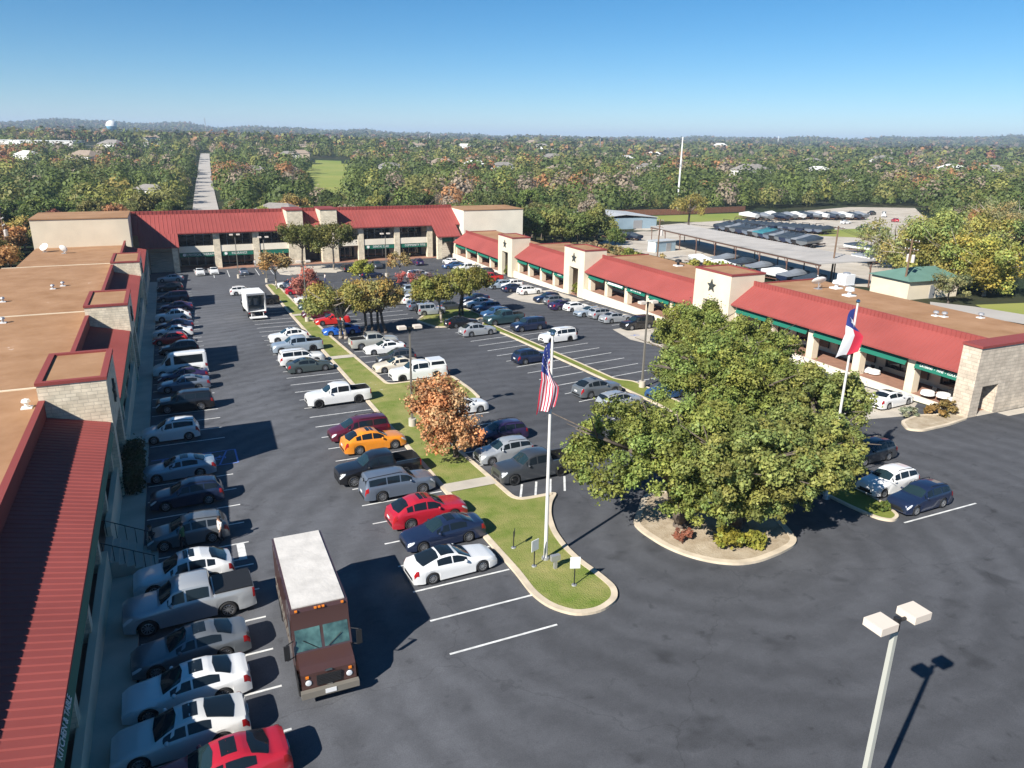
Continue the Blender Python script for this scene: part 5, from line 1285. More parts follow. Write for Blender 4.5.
tree('live_oak', 'dark oak against the left chimney tower of the back building', 'tree', *FL(17.6, 124.8), [(.4, 0, 5.3, 4.7, 3.6, 3.2)], (.15, .155, .042), .24, 9000, .18, 6, 77, z=.15, bark='bark', blobs=40, hollow=.3, br=(.2, .36))
tree('live_oak', 'dark oak with a pale trunk in front of the right chimney tower', 'tree', *FL(22.6, 124.4), [(-.2, 0, 5.2, 4.8, 3.6, 3.2)], (.145, .15, .042), .24, 9000, .16, 6, 78, z=.15, bark='bark_pale', blobs=40, hollow=.3, br=(.2, .36))
a_ = L(362, 286)
tree('young_tree', 'small bright yellow-green tree before the shaded shop bay', 'tree', a_[0], a_[1], [(0, 0, 2.6, 2.0, 1.9, 1.6)], (.32, .33, .06), .22, 1900, .09, 6, 79, blobs=14)
a_ = L(401, 282)
tree('brown_tree', 'thin brown-leaved tree in front of the lettered sign', 'tree', a_[0], a_[1], [(0, 0, 3.2, 2.3, 2.2, 1.7)], (.34, .23, .09), .22, 1500, .1, 6, 80, bark='bark_pale', blobs=14, hue=.2)
a_ = L(408, 288)
tree('red_bush', 'tiny red-leaved bush by the white minivan', 'bush', a_[0], a_[1], [(0, 0, 1.5, 1.9, 1.5, 1.1)], (.45, .13, .11), .2, 900, .07, 5, 81, blobs=10, hue=.2)
a_ = L(424, 296)
tree('bare_tree', 'thin purplish bare tree left of the bushy olive twin trees', 'tree', a_[0], a_[1], [(0, 0, 2.6, 1.7, 1.6, 1.4)], (.2, .13, .12), .18, 500, .09, 8, 82, bark='bark', blobs=10)
def bush(label, s_, t_, r, colour, n, leaf=.16, seed=1, z=.1, cat='bush', name='shrub'):
    o = thingL(name, label, cat, s_, t_, z)
    bl = crown_blobs((0, 0, r[2]*.55), r, 16, seed, lo=-.3)
    me = leaf_mesh('foliage', bl, n, leaf, seed, .4); c = bpy.data.objects.new('foliage', me); COL.objects.link(c); c.parent = o; c.color = (*[min(.8, q*1.45) for q in colour], 1)
    b = MB()
    for k in range(6): b.tube((0, 0, -.05), (r[0]*.5*math.cos(k*1.05), r[1]*.5*math.sin(k*1.05), r[2]*.8), .03, .01, 5)
    b.build('stem', M['bark'], o); return o
p_ = L(728, 549); bush('yellow-green shrub at the front of the kerbed oval island', *p_, (1.0, .9, .85), (.19, .18, .03), 900, seed=91)
p_ = L(752, 547); bush('smaller yellow-green shrub right of the other on the kerbed oval island', *p_, (.8, .7, .7), (.17, .17, .03), 700, seed=92)
p_ = L(682, 541); bush('little reddish shrub on the left of the kerbed oval island', *p_, (.6, .5, .45), (.2, .08, .05), 300, seed=93)
p_ = L(938, 416); bush('rust-green shrub in the planting bed by the stone end wall', p_[0]+.5, p_[1], (2.0, .9, .75), (.17, .11, .035), 1500, seed=94)
p_ = L(908, 417); bush('silvery green shrub at the tip of the planting bed', *p_, (.9, .7, .55), (.19, .2, .13), 600, seed=95)
bush('tall yellow-green shrub in the portal of the middle star tower', 59.0, 104.6, (.6, .9, 1.6), (.16, .16, .03), 700, seed=96)
bush('small green shrub in the portal of the first star tower', 58.6, 131.3, (.6, .9, 1.4), (.13, .14, .03), 500, seed=97)
bush('grass-green shrub on the near end of the median', *L(884, 512), (.5, .4, .35), (.1, .13, .03), 300, seed=98)
# clipped hedge by the left wing
h_ = thingL('hedge', 'dark clipped box hedge at the foot of the left wing low wall', 'hedge', -4.1, 51.6, .1)
bl = [(x, y, z, .42) for x in (-.25, .25) for y in np.arange(-3.2, 3.3, .5) for z in (.4, .9, 1.35)]
me = leaf_mesh('foliage', bl, 4200, .15, 99, .35); c = bpy.data.objects.new('foliage', me); COL.objects.link(c); c.parent = h_; c.color = (.05, .07, .03, 1)
b = MB(); [b.tube((0, y, -.05), (0, y, 1.), .03, n=5) for y in np.arange(-3, 3.1, 1)]; b.build('stem', M['bark'], h_)
# scrub hedge behind the right wing
for i, (u, v, n_) in enumerate([(612, 252, 'tawny'), (632, 257, 'yellow-green'), (655, 263, 'straw-coloured'), (700, 268, 'yellowish'), (722, 271, 'bright yellow-green'), (745, 277, 'sparse olive'), (590, 247, 'pale brown')]):
    p_ = L(u, v, 1.); bush('%s scrub bush in the strip between the right wing and the boat yard' % n_, *p_, (3.2, 4.5, 1.9), [(.2, .15, .06), (.15, .16, .035), (.24, .2, .09), (.2, .18, .04), (.18, .2, .03), (.13, .13, .04), (.22, .17, .1)][i], 1100, .38, 100+i)
# the big yellow tree and its neighbours at the right
for i, (lb, u, v, z, r_, col, n) in enumerate([('tall half-bare yellow-green tree behind the green-roofed shed', 945, 250, 6.2, (11., 10., 7.4), (.30, .30, .085), 17000), ('yellow-leaved tree at the right of the green-roofed shed', 990, 266, 4.8, (7., 7., 5.6), (.37, .34, .08), 9000), ('grey-green thin-crowned tree at the left of the yellow tree', 898, 245, 4.8, (8., 8., 5.4), (.34, .33, .12), 5200), ('brown half-bare tree at the right frame edge behind the yellow tree', 1006, 226, 5.5, (9., 9., 6.4), (.33, .29, .13), 5500)]):
    p_ = L(u, v, z); tree('yellow_tree', lb, 'tree', p_[0], p_[1], [(0, 0, z, *r_)], col, .28, int(n*1.5), .26, 9, 111+i, bark='bark_pale', blobs=60, tint=.5, hue=.2, br=(.14, .27), hollow=.3, lo=-.95)
p_ = L(948, 303); tree('olive_tree', 'grey-green wispy tree in front of the green-roofed shed', 'tree', p_[0], p_[1], [(0, 0, 2.6, 3.0, 3.0, 2.0)], (.22, .23, .1), .22, 2600, .14, 6, 121, blobs=18)
p_ = L(688, 232); tree('live_oak', 'round lone tree with a dark trunk at the edge of the boat yard', 'tree', p_[0], p_[1], [(0, 0, 6.5, 5, 5, 3.2)], (.27, .24, .07), .4, 2200, .3, 5, 122, blobs=20)

# ------------------------------------------------------------------ the woods
def in_poly(x, y, poly):
    c = False; n = len(poly)
    for i in range(n):
        (x0, y0), (x1, y1) = poly[i], poly[i-1]
        if (y0 > y) != (y1 > y) and x < (x1-x0)*(y-y0)/(y1-y0)+x0: c = not c
    return c
HOUSES = [(146, 187, 330, 14, 'white'), (166, 164, 620, 16, 'white'), (274, 206, 215, 12, 'grey'), (252, 168, 520, 16, 'grey'), (296, 144, 1000, 40, 'tan'), (96, 218, 190, 14, 'greyroof'), (390, 164, 560, 16, 'white'), (443, 160, 640, 22, 'tan'), (503, 162, 600, 16, 'white'), (340, 214, 195, 12, 'grey'), (634, 189, 395, 15, 'tan'), (703, 190, 385, 15, 'tan'), (860, 181, 480, 13, 'white'), (1000, 140, 1500, 60, 'white'), (650, 163, 600, 18, 'white'), (560, 166, 560, 16, 'tan')]
HP = [bearing(u, Y) for u, v, Y, w_, c in HOUSES]
YARD = [FL(70, 30), L(598, 246), L(596, 226), L(618, 214), L(745, 210), L(850, 205.5), L(918, 206.5), L(940, 224), L(1040, 262), FL(175, 30)]
def blocked(x, y, near):
    s_, t_ = toL((x, y))
    if (-31 < s_ < 81 and t_ < 190) or (60 < s_ < 100 and t_ < 165): return True
    if in_poly(s_, t_, YARD): return True
    if 170 < y < 945 and abs(x-bearing(205.3, y, 213-min(58, max(0, 58*(y-225)/675)))[0]) < 10+max(0, y-600)*.004: return True
    if 290 < y < 870 and abs(x-bearing(329, y, 170)[0]) < y*(22 if y > 340 else 17)/740: return True
    for (hx, hy), (u, v, Y, w_, c) in zip(HP, HOUSES):
        if abs(x-hx) < w_*.6+3 and -7-.02*Y < y-hy < w_*.6+4: return True
    return False
PAL = [('dark green', (.105, .140, .042)), ('green', (.15, .19, .05)), ('olive', (.225, .22, .07)), ('yellow-green', (.30, .30, .08)), ('rust-orange', (.44, .225, .10)), ('grey-brown half-bare', (.33, .26, .19)), ('dark red', (.24, .085, .06)), ('golden yellow', (.42, .33, .1))]
def pick(x, y, g):
    """kinds grow in drifts: a slow field decides between evergreen, autumn and half-bare stands"""
    u = 512+F*x/max(y, 1)
    f = math.sin(x*.013+y*.021)+math.sin(x*.031-y*.017+1.7)+.5*math.sin(x*.07+y*.05)+g.normal()*.35
    h = math.sin(x*.019-y*.012+.8)+math.sin(x*.041+y*.027)
    if f > 1.25: p = [.08, .10, .16, .06, .32, .24, .02, .02]
    elif f > .75: p = [.18, .16, .18, .08, .10, .27, .01, .02]
    elif h > .9: p = [.1, .3, .3, .22, .02, .05, .0, .01]
    else: p = [.46, .31, .14, .04, .01, .035, .003, .002]
    if 330 < u < 640 and y < 260: p = [.36, .36, .16, .07, .0, .05, 0, 0]
    if u > 640 and y < 420: p = [.42, .33, .13, .05, .02, .04, .005, .005]
    p = np.array(p); return int(g.choice(8, p=p/p.sum()))
def region(u, y):
    if u < 190: return 'left of the straight road behind the cream end block'
    if u < 345: return 'between the straight road and the twin chimneys'
    if u < 530: return 'behind the right half of the back building roof'
    if u < 640: return 'behind the grey metal boat shed'
    if u < 780: return 'behind the brown fence of the boat yard'
    if u < 900: return 'along the far edge of the boat yard'
    return 'at the right edge behind the yellow tree'
VAR = []
for i in range(7):
    g = np.random.default_rng(200+i); tall = i >= 5
    rx, ry, rz = (3.6+g.random(), 3.6+g.random(), 2.6+.7*g.random()) if not tall else (2.8, 2.9, 3.6)
    cz = 4.6 if not tall else 5.2
    bl = crown_blobs((0, 0, cz), (rx, ry, rz), 22, 210+i, lo=-.5)
    me = leaf_mesh('crown', bl, 6500 if i < 4 else 4500, .31, 220+i, .34)
    b = MB(); limbs(b, (0, 0, 0), (0, 0, cz, rx, ry, rz), 5, 230+i, .22); tm = b.mesh('trunk', [M['bark']])
    VAR.append((me, tm))
g = np.random.default_rng(5); pts = []
cell = {}
def try_pt(x, y, dmin):
    k = (int(x//10), int(y//10))
    for a in (-1, 0, 1):
        for b_ in (-1, 0, 1):
            for (px, py) in cell.get((k[0]+a, k[1]+b_), []):
                if (px-x)**2+(py-y)**2 < dmin*dmin: return False
    cell.setdefault(k, []).append((x, y)); return True
for _ in range(50000):
    y = math.sqrt(60**2+(520**2-60**2)*g.random()); x = (g.random()*2-1)*(.84*y+30)
    if y < 245 and blocked(x, y, True): continue
    if y >= 245 and blocked(x, y, False): continue
    if try_pt(x, y, 5.6 if y < 260 else 6.4): pts.append((x, y))
pts.sort(key=lambda p: math.hypot(*p)+(1000 if abs(p[0]) > .72*p[1]+6 else 0))
NI = 292
def plural(c): return c
for i, (x, y) in enumerate(pts[:NI]):
    k = pick(x, y, g); u = 512+F*x/y*.96
    nm, col = PAL[k]; vi = int(g.integers(5, 7)) if k in (3, 5, 7) and g.random() < .6 else int(g.integers(0, 5))
    sc = .62+.75*g.random()**1.4; 
    word = 'small' if sc < .88 else ('broad' if sc < 1.12 else 'tall')
    kind = 'live_oak' if k < 3 else 'deciduous_tree'
    lb = '%s %s tree %s' % (word, nm, region(u, y))
    r = thing(kind, lb, 'tree', (x, y, float(terrain_z(x, y))), float(g.random()*6.28), 'trees '+region(u, y))
    r.scale = (sc, sc, sc*(.85+.35*g.random()))
    me, tm = VAR[vi]
    put('trunk', tm, r); c = put('crown', me, r); j = .76+.46*g.random()
    c.color = (col[0]*j, col[1]*j*(.92+.16*g.random()), col[2]*j, 1)
def far_forest():
    Q = []; Cc = []
    g = np.random.default_rng(17)
    def add(P, R_, k, sz, dark=1.):
        n = len(P); Rr = R_*(.5+.95*g.random(n)**1.6); Hh = Rr*(1.1+.7*g.random(n))
        ci = np.array([pick(x, y, g) for x, y, z in P]); base = (np.array([c for _, c in PAL])*.93*dark)[ci]*(.86+.3*g.random((n, 1)))
        d = g.normal(size=(n, k, 3)); d[..., 2] = np.abs(d[..., 2])*.9-.12; d /= np.linalg.norm(d, axis=-1, keepdims=True)
        bump = .72+.34*g.random((n, k))
        C = P[:, None, :]+d*np.stack([Rr, Rr, Hh], -1)[:, None, :]*bump[..., None]+np.array([0, 0, 1.])*(Rr*.75)[:, None, None]
        nn = d*1.1+g.normal(size=d.shape)*.3; nn /= np.linalg.norm(nn, axis=-1, keepdims=True)
        a = np.cross(nn, g.normal(size=d.shape)); a /= np.linalg.norm(a, axis=-1, keepdims=True); b = np.cross(nn, a)
        s_ = sz*(Rr/R_)[:, None, None]*(.6+.8*g.random((n, k, 1)))
        q = np.stack([C-a*s_*.5-b*s_*.4, C+a*s_*.5-b*s_*.35, C+a*s_*.4+b*s_*.5, C-a*s_*.45+b*s_*.45], 2)
        col = np.repeat((base[:, None, :]*(.84+.32*g.random((n, k, 1)))).reshape(-1, 3), 1, 0)
        Q.append(q.reshape(-1, 4, 3)); Cc.append(np.concatenate([col, np.ones((len(col), 1))], 1))
    P = np.array([(x, y, 0) for x, y in pts[NI:]]); P[:, 2] = terrain_z(P[:, 0], P[:, 1]); add(P, 4.6, 300, .72)
    def scatter(y0, y1, n):
        y = np.sqrt(y0**2+(y1**2-y0**2)*g.random(n)); x = (g.random(n)*2-1)*(.86*y+40)
        ok = np.array([not blocked(a, b, False) for a, b in zip(x, y)]); x, y = x[ok], y[ok]
        # open patches between the woods farther out
        op = (np.sin(x*.006+1)*np.sin(y*.0045+.6)+.5*np.sin(x*.017+y*.011)); kk = (op < .95) | (y < 800); x, y = x[kk], y[kk]
        return np.stack([x, y, terrain_z(x, y)], 1)
    add(scatter(515, 1000, 7800), 4.9, 95, 1.25)
    add(scatter(1000, 2000, 15000), 6.2, 24, 3.0, .85)
    add(scatter(2000, 5200, 34000), 8.5, 11, 6., .62)
    q = np.concatenate(Q); c = np.concatenate(Cc)
    me = quads_mesh('forest', q, c); o = bpy.data.objects.new('forest', me); COL.objects.link(o); o.color = (1, 1, 1, 1)
    tag(o, 'mixed green and autumn woods stretching to the horizon', 'forest', kind='stuff')
far_forest()

# ------------------------------------------------------------------ houses among the trees and other far things
HL = ['white gabled house nearest the straight road, left side', 'white house farther up on the left of the straight road', 'grey-roofed house with a blue wall just over the back building roof', 'grey-roofed house right of the straight road below the fairway', 'long tan building near the horizon above the fairway', 'grey hipped roof right behind the windowless cream end block', 'white house in the woods to the right of the fairway', 'long tan house in the woods above the right half of the back building', 'white house in the orange woods above the right end block', 'grey house roof just behind the twin chimneys', 'tan house behind the brown fence, left of the white mast', 'tan house behind the brown fence, right of the white mast', 'white flat-roofed building in the oaks above the boat yard', 'large white building near the horizon at the right edge', 'white house in the woods left of the white mast near the horizon', 'tan house in the orange woods right of the back building']
M['house_white'] = mat('house_siding', (.68, .66, .62), .8); M['house_tan'] = mat('house_brick', (.42, .34, .26), .85, noise=(1., .15)); M['roof_grey'] = mat('shingle_roof', (.23, .21, .19), .85, noise=(.8, .18)); M['roof_brown'] = mat('brown_shingles', (.27, .21, .16), .85, noise=(.8, .18)); M['blue_wall'] = mat('blue_siding', (.2, .36, .6), .7)
for i, ((u, v, Y, w_, c), (hx, hy)) in enumerate(zip(HOUSES, HP)):
    z = float(terrain_z(hx, hy)); need = ray_z(u, v, hy)
    hgt = max(3.2, min(9, need-z-1.)); d = w_*.6
    r = thing('house', HL[i], 'house' if w_ < 35 else 'building', (hx, hy, z), R(random.choice([-15, 8, 20])))
    wm = M['house_white'] if c == 'white' else (M['blue_wall'] if i == 2 else M['house_tan'])
    b = MB(); b.box(-w_/2, w_/2, -d/2, d/2, -1.5, hgt); b.build('wall', wm, r)
    b = MB(); rh = w_*.16 if w_ < 35 else 1.; e = .5
    V = [(-w_/2-e, -d/2-e, hgt), (w_/2+e, -d/2-e, hgt), (w_/2+e, d/2+e, hgt), (-w_/2-e, d/2+e, hgt), (-w_/2*.5, 0, hgt+rh), (w_/2*.5, 0, hgt+rh)]
    for q in ((0, 1, 5, 4), (1, 2, 5), (2, 3, 4, 5), (3, 0, 4), (3, 2, 1, 0)): b.quad([V[k] for k in q])
    b.build('roof', M['roof_grey'] if c in ('grey', 'greyroof') else (M['roof_brown'] if c == 'tan' else M['house_white'] if i in (12, 13) else M['roof_grey']), r)
    for k in (-.28, .05, .3):
        b = MB(); b.bar((w_*k, -d/2-.02, hgt*.55), (w_*.1, .06, hgt*.35)); b.build('window', M['glass_dark'], r)
rh_ = random.Random(8)
for i in range(30):                                                 # rooftops scattered through the far woods
    Y = 520+1500*rh_.random()**1.3; u = rh_.uniform(330, 1015) if i > 8 else rh_.uniform(10, 300); x, y = bearing(u, Y)
    if blocked(x, y, False): continue
    w_ = 13+10*rh_.random()+Y*.006; z = float(terrain_z(x, y)); hgt = 7.5+.0035*Y
    r = thing('house', 'pale house roof showing above the far woods near the horizon', 'house', (x, y, z), rh_.uniform(-.5, .5), 'houses scattered through the far woods')
    b = MB(); b.box(-w_/2, w_/2, -w_*.3, w_*.3, -1.5, hgt); b.build('wall', M[rh_.choice(['house_white', 'house_tan', 'house_white'])], r)
    b = MB(); e = .5; d = w_*.6; V = [(-w_/2-e, -d/2-e, hgt), (w_/2+e, -d/2-e, hgt), (w_/2+e, d/2+e, hgt), (-w_/2-e, d/2+e, hgt), (-w_/2*.5, 0, hgt+w_*.17), (w_/2*.5, 0, hgt+w_*.17)]
    for q in ((0, 1, 5, 4), (1, 2, 5), (2, 3, 4, 5), (3, 0, 4), (3, 2, 1, 0)): b.quad([V[k] for k in q])
    b.build('roof', M[rh_.choice(['roof_grey', 'roof_brown', 'house_white'])], r)
x, y = bearing(36, 800); r = thing('warehouse', 'long white flat-roofed warehouse at the left frame edge near the horizon', 'building', (x, y, float(terrain_z(x, y))+5), R(4))
b = MB(); b.box(-44, 44, -12, 12, -6, 7); b.build('wall', M['house_white'], r); b = MB(); b.box(-44.3, 44.3, -12.3, 12.3, 7.003, 7.5); b.build('roof', M['white'], r); b = MB(); [b.bar((k*12, -12.05, 3), (3, .1, 3.4)) for k in range(-3, 4)]; b.build('dock_door', M['steel'], r)
x, y = bearing(115, 1900); zt_ = ray_z(115, 125.5, y)
r = thing('water_tower', 'white and pale blue ball-shaped water tower on the horizon at left', 'water tower', (x, y, float(terrain_z(x, y))))
z0 = zt_-float(terrain_z(x, y)); M['tank_blue'] = mat('pale_blue_paint', (.22, .5, .68), .4)
b = MB(); b.lathe([(0, -12.5), (6, -11), (10, -7.5), (12.6, -1.5)], 22, (0, 0, z0)); b.build('lower_bowl', M['tank_blue'], r, True)
b = MB(); b.lathe([(12.6, -1.5), (12.3, 2.5), (9.4, 8), (5, 11), (0, 12)], 22, (0, 0, z0)); b.build('tank', M['white'], r, True)
b = MB(); b.lathe([(5.5, -3), (3.4, 2), (2.6, z0*.5), (2.6, z0-11.5), (5, z0-10)], 16); b.build('column', M['tank_blue'], r, True)
def lattice(label, u, vtop, Y, wd=2.2, mt='steel'):
    x, y = bearing(u, Y); zb = float(terrain_z(x, y)); h = max(12, ray_z(u, vtop, y)-zb)
    r = thing('radio_mast', label, 'mast', (x, y, zb)); b = MB()
    for a, c in ((1, 0), (-.5, .87), (-.5, -.87)): b.tube((a*wd, c*wd, -1), (a*wd*.25, c*wd*.25, h), wd*.16, wd*.1, 5)
    b.build('leg', M[mt], r); b = MB(); n = 10
    for k in range(n):
        f0, f1 = 1-.75*k/n, 1-.75*(k+1)/n
        P_ = [(1, 0), (-.5, .87), (-.5, -.87)]
        for j in range(3): b.tube((P_[j][0]*wd*f0, P_[j][1]*wd*f0, h*k/n), (P_[(j+1) % 3][0]*wd*f1, P_[(j+1) % 3][1]*wd*f1, h*(k+1)/n), wd*.07, n=4)
    b.build('bracing', M[mt], r)
for u, vt, Y, lb, mt in [(208, 118, 1500, 'grey lattice mast on the horizon above the straight road', 'steel'), (430, 134, 2200, 'white mast on the horizon above the back building', 'white'), (507, 137, 2200, 'thin white mast on the horizon left of centre', 'white'), (560, 135, 2300, 'white mast on the horizon just right of centre', 'white'), (600, 138, 1500, 'slim grey mast on the horizon right of centre', 'steel'), (777, 136, 3000, 'tiny mast on a hump of the horizon at right', 'white')]: lattice(lb, u, vt, Y, 2.2*Y/2000, mt)
x, y, zb_ = W(*L(677, 210)); h = ray_z(683, 137, y)-zb_; r = thing('monopole', 'tall slim white monopole rising above the horizon behind the boat yard', 'mast', (x, y, zb_))
b = MB(); b.tube((0, 0, -.1), (0, 0, h*.5), .48, .36, 12); b.tube((0, 0, h*.5), (0, 0, h), .36, .26, 12); b.build('shaft', M['white'], r)
b = MB(); b.tube((0, 0, 0), (0, 0, .5), .8, n=14); b.build('base', M['concrete'], r)
b = MB(); [b.bar((.5*math.cos(a), .5*math.sin(a), h*.62), (.2, .2, .9), 0, a) for a in (0, 2.1, 4.2)]; b.build('antenna', M['steel'], r)
# ------------------------------------------------------------------ lamp posts
def lamp(label, u, v, hgt=8.15, col='pole_dark', yaw=R(-90), st=None, base=True):
    s_, t_ = st or L(u, v, hgt)
    r = thingL('lamp_post', label, 'lamp post', s_, t_, 0, yaw)
    b = MB(); zb = .7 if base else .0
    pr0, pr1 = .115, .085
    b.prism([(-pr0, -pr0), (pr0, -pr0), (pr0, pr0), (-pr0, pr0)], zb, hgt-.2) if 0 else b.tube((0, 0, zb), (0, 0, hgt-.28), pr0, pr1, 4)
    b.build('pole', M[col], r)
    b = MB(); b.tube((0, 0, -.1), (0, 0, .72), .3, n=16); b.build('base', M['concrete'], r)
    b = MB(); b.tube((0, 0, hgt-.3), (0, 0, hgt+.12), .095, n=4); b.tube((0, -.45, hgt), (0, .45, hgt), .05, n=8); b.build('bracket', M['frame_dark'], r)
    for sd in (1, -1):
        b = MB(); a = .29; y = sd*.62
        b.box(-a, a, y-a*1.05, y+a*1.05, hgt-.03, hgt+.19); h_ = b.build('lamp_head', M['lamp_head'], r)
        b = MB(); b.box(-a*.8, a*.8, y-a*.85, y+a*.85, hgt-.036, hgt-.031); b.build('lens', M['lens'], h_)
    return r
bx = L(847.6, 858)
lamp('near grey lamp post with two pale square heads, cut by the bottom edge', 0, 0, 8.35, 'pole', R(-90), st=bx, base=True)
lamp('lamp post on the median end to the left of the oak clump', 648, 303)
lamp('lamp post rising from the lawn behind the orange tree', 409.5, 328)
lamp('lamp post on the far grass island by the red-leaved tree', 303, 262)
lamp('lamp post at the far tip of the grass island by the rusty tree', 263, 237.5)
lamp('lamp post before the green sign right of the twin chimneys', 385, 234)
lamp('lamp post in the bays under the balcony left of the twin chimneys', 234.5, 235)
# ------------------------------------------------------------------ flags
M['flag_red'] = mat('red_cloth', (.55, .03, .06), .8); M['flag_white'] = mat('white_cloth', (.74, .72, .72), .8); M['flag_blue'] = mat('blue_cloth', (.02, .035, .17), .8)
def flag_pole(label, s_, t_, hgt, rad):
    r = thingL('flag_pole', label, 'flag pole', s_, t_, .1)
    b = MB(); b.tube((0, 0, 0), (0, 0, hgt), rad, rad*.55, 12); b.build('pole', M['white_pole'], r)
    b = MB(); b.ball((0, 0, hgt+.1), .12, 10, 8); b.build('finial', M['chrome'], r)
    b = MB(); b.tube((0, 0, -.12), (0, 0, .12), rad*2.2, rad*1.8, 14); b.build('base', M['steel'], r)
    return r
M['white_pole'] = mat('white_flag_pole', (.62, .60, .56), .4)
def hanging_flag(label, s_, t_, ztop, fly, hoist, out_ang, spread, design, na=26, nb=26, folds=2.4, back=.4):
    r = thingL('flag', label, 'flag', s_, t_, ztop-.1)
    V = []; ca, sa = math.cos(out_ang), math.sin(out_ang)
    for i in range(na+1):
        a = i/na
        for j in range(nb+1):
            q = j/nb
            lat = .10+(spread*(a**.5))*(1-.9*q)-back*min(1, a*2)+.10*math.sin(a*5+q*2)*a
            z = -.05-q*hoist*(1-a)**1.3-a*fly*(.93-.10*q)+.05*math.sin(q*7)*a
            dep = .09*math.sin(q*folds*math.pi*2+a*2.)*min(1, a*2.5)+.2*min(1, a*4)
            V.append((lat*ca-dep*sa, lat*sa+dep*ca, z))
    Fc = []; Mi = []
    for i in range(na):
        for j in range(nb):
            k = i*(nb+1)+j; Fc.append((k, k+1, k+nb+2, k+nb+1)); Mi.append(design((i+.5)/na, (j+.5)/nb))
    me = bpy.data.meshes.new('cloth'); me.from_pydata(V, [], Fc)
    for x in ('flag_red', 'flag_white', 'flag_blue'): me.materials.append(M[x])
    me.polygons.foreach_set('material_index', Mi); me.shade_smooth()
    o = bpy.data.objects.new('cloth', me); COL.objects.link(o); o.parent = r
    return r, o, V, nb
s_, t_ = L(545.4, 560.5)
wb_ = W(s_, t_, .1); ht = ray_z(556.3, 336, wb_[1])-wb_[2]
flag_pole('tall white flag pole on the near tip of the grass island', s_, t_, ht, .11)
def us(a, q):
    if a < .40 and q < 7/13: return 2
    return 0 if int(q*13) % 2 == 0 else 1
r, o, V, nb = hanging_flag('red and white striped flag with starred blue corner, hanging limp', s_, t_, ht-.05, 3.9, 1.5, R(155), 1.2, us, 26, 26, 1.6, .5)
b = MB()
for i in range(1, 10, 3):
    for j in range(1, 14, 3):
        k = i*(nb+1)+j; p = Vector(V[k])
        if i/26 < .39 and j/26 < .52:
            e1 = (Vector(V[k+1])-p); e2 = (Vector(V[k+nb+1])-p); n = e1.cross(e2).normalized()
            for sg in (1, -1):
                c = p+n*.012*sg; u1 = e1.normalized()*.045; u2 = e2.normalized()*.045
                b.quad([c-u1, c-u2*.6, c+u1, c+u2])
b.build('stars', M['flag_white'], o)
s_, t_ = L(826, 498.5); wb_ = W(s_, t_, .1); ht = ray_z(860.5, 303, wb_[1])-wb_[2]
flag_pole('white flag pole at the near end of the median beside the oaks', s_, t_, ht, .1)
def tx(a, q): return 2 if a < .33 else (1 if q < .5 else 0)
r, o, V, nb = hanging_flag('blue, white and red flag with a lone star hanging by the oaks', s_, t_, ht-.05, 3.1, .9, R(158), 1.7, tx, 24, 20, .6, .75)
b = MB(); k = 4*(nb+1)+10; p = Vector(V[k]); e1 = (Vector(V[k+1])-p).normalized(); e2 = (Vector(V[k+nb+1])-p).normalized(); n = e1.cross(e2).normalized()
for sg in (1, -1): b.quad([p+n*.05*sg+(e1*math.cos(2*math.pi*q/10)+e2*math.sin(2*math.pi*q/10))*(.28 if q % 2 == 0 else .11) for q in range(10)])
b.build('star', M['flag_white'], o)
# ------------------------------------------------------------------ small signs
def yard_sign(label, u, v, h, face, yaw, sz=(.5, .62)):
    s_, t_ = L(u, v); r = thingL('small_sign', label, 'sign', s_, t_, .1, yaw)
    b = MB(); b.tube((0, 0, -.05), (0, 0, h), .03, n=8); b.build('post', M['frame_dark'], r)
    b = MB(); b.bar((0, -.04, h-.05), (sz[0], .03, sz[1])); b.build('panel', M[face], r)
    b = MB(); b.lathe([(.14, 0), (.12, .05), (.0, .06)], 10); b.build('foot', M['steel'], r)
yard_sign('dark backed small sign nearest the white fastback on the grass tip', 513.5, 549.5, 1.0, 'frame_dark', R(60), (.3, .4))
yard_sign('white small sign on a post left of the flag pole foot', 534, 568, 1.3, 'white', R(20))
yard_sign('white small sign right of the flag pole, nearest the kerb tip', 574, 587, 1.35, 'white', R(-20))
s_, t_ = L(555, 570); r = thingL('flood_light', 'grey box flood light in the grass right of the flag pole foot', 'flood light', s_, t_, .1)
b = MB(); b.bar((0, 0, .25), (.16, .16, .5)); b.build('post', M['steel'], r); b = MB(); b.bar((0, .02, .62), (.5, .22, .3)); b.build('housing', M['steel'], r); b = MB(); b.bar((0, .14, .62), (.42, .02, .22)); b.build('lens', M['lens'], r)
s_, t_ = L(911, 394); r = thingL('bay_sign', 'white sign on a thin post between cafe tables and white sedan', 'sign', s_, t_, 0, R(-10))
b = MB(); b.tube((0, 0, -.05), (0, 0, 1.9), .035, n=8); b.build('post', M['steel'], r); b = MB(); b.bar((0, -.05, 1.65), (.4, .03, .55)); p = b.build('panel', M['white'], r); b = MB(); b.bar((0, -.07, 1.7), (.14, .012, .2)); b.build('symbol', M['blue_line'], p)
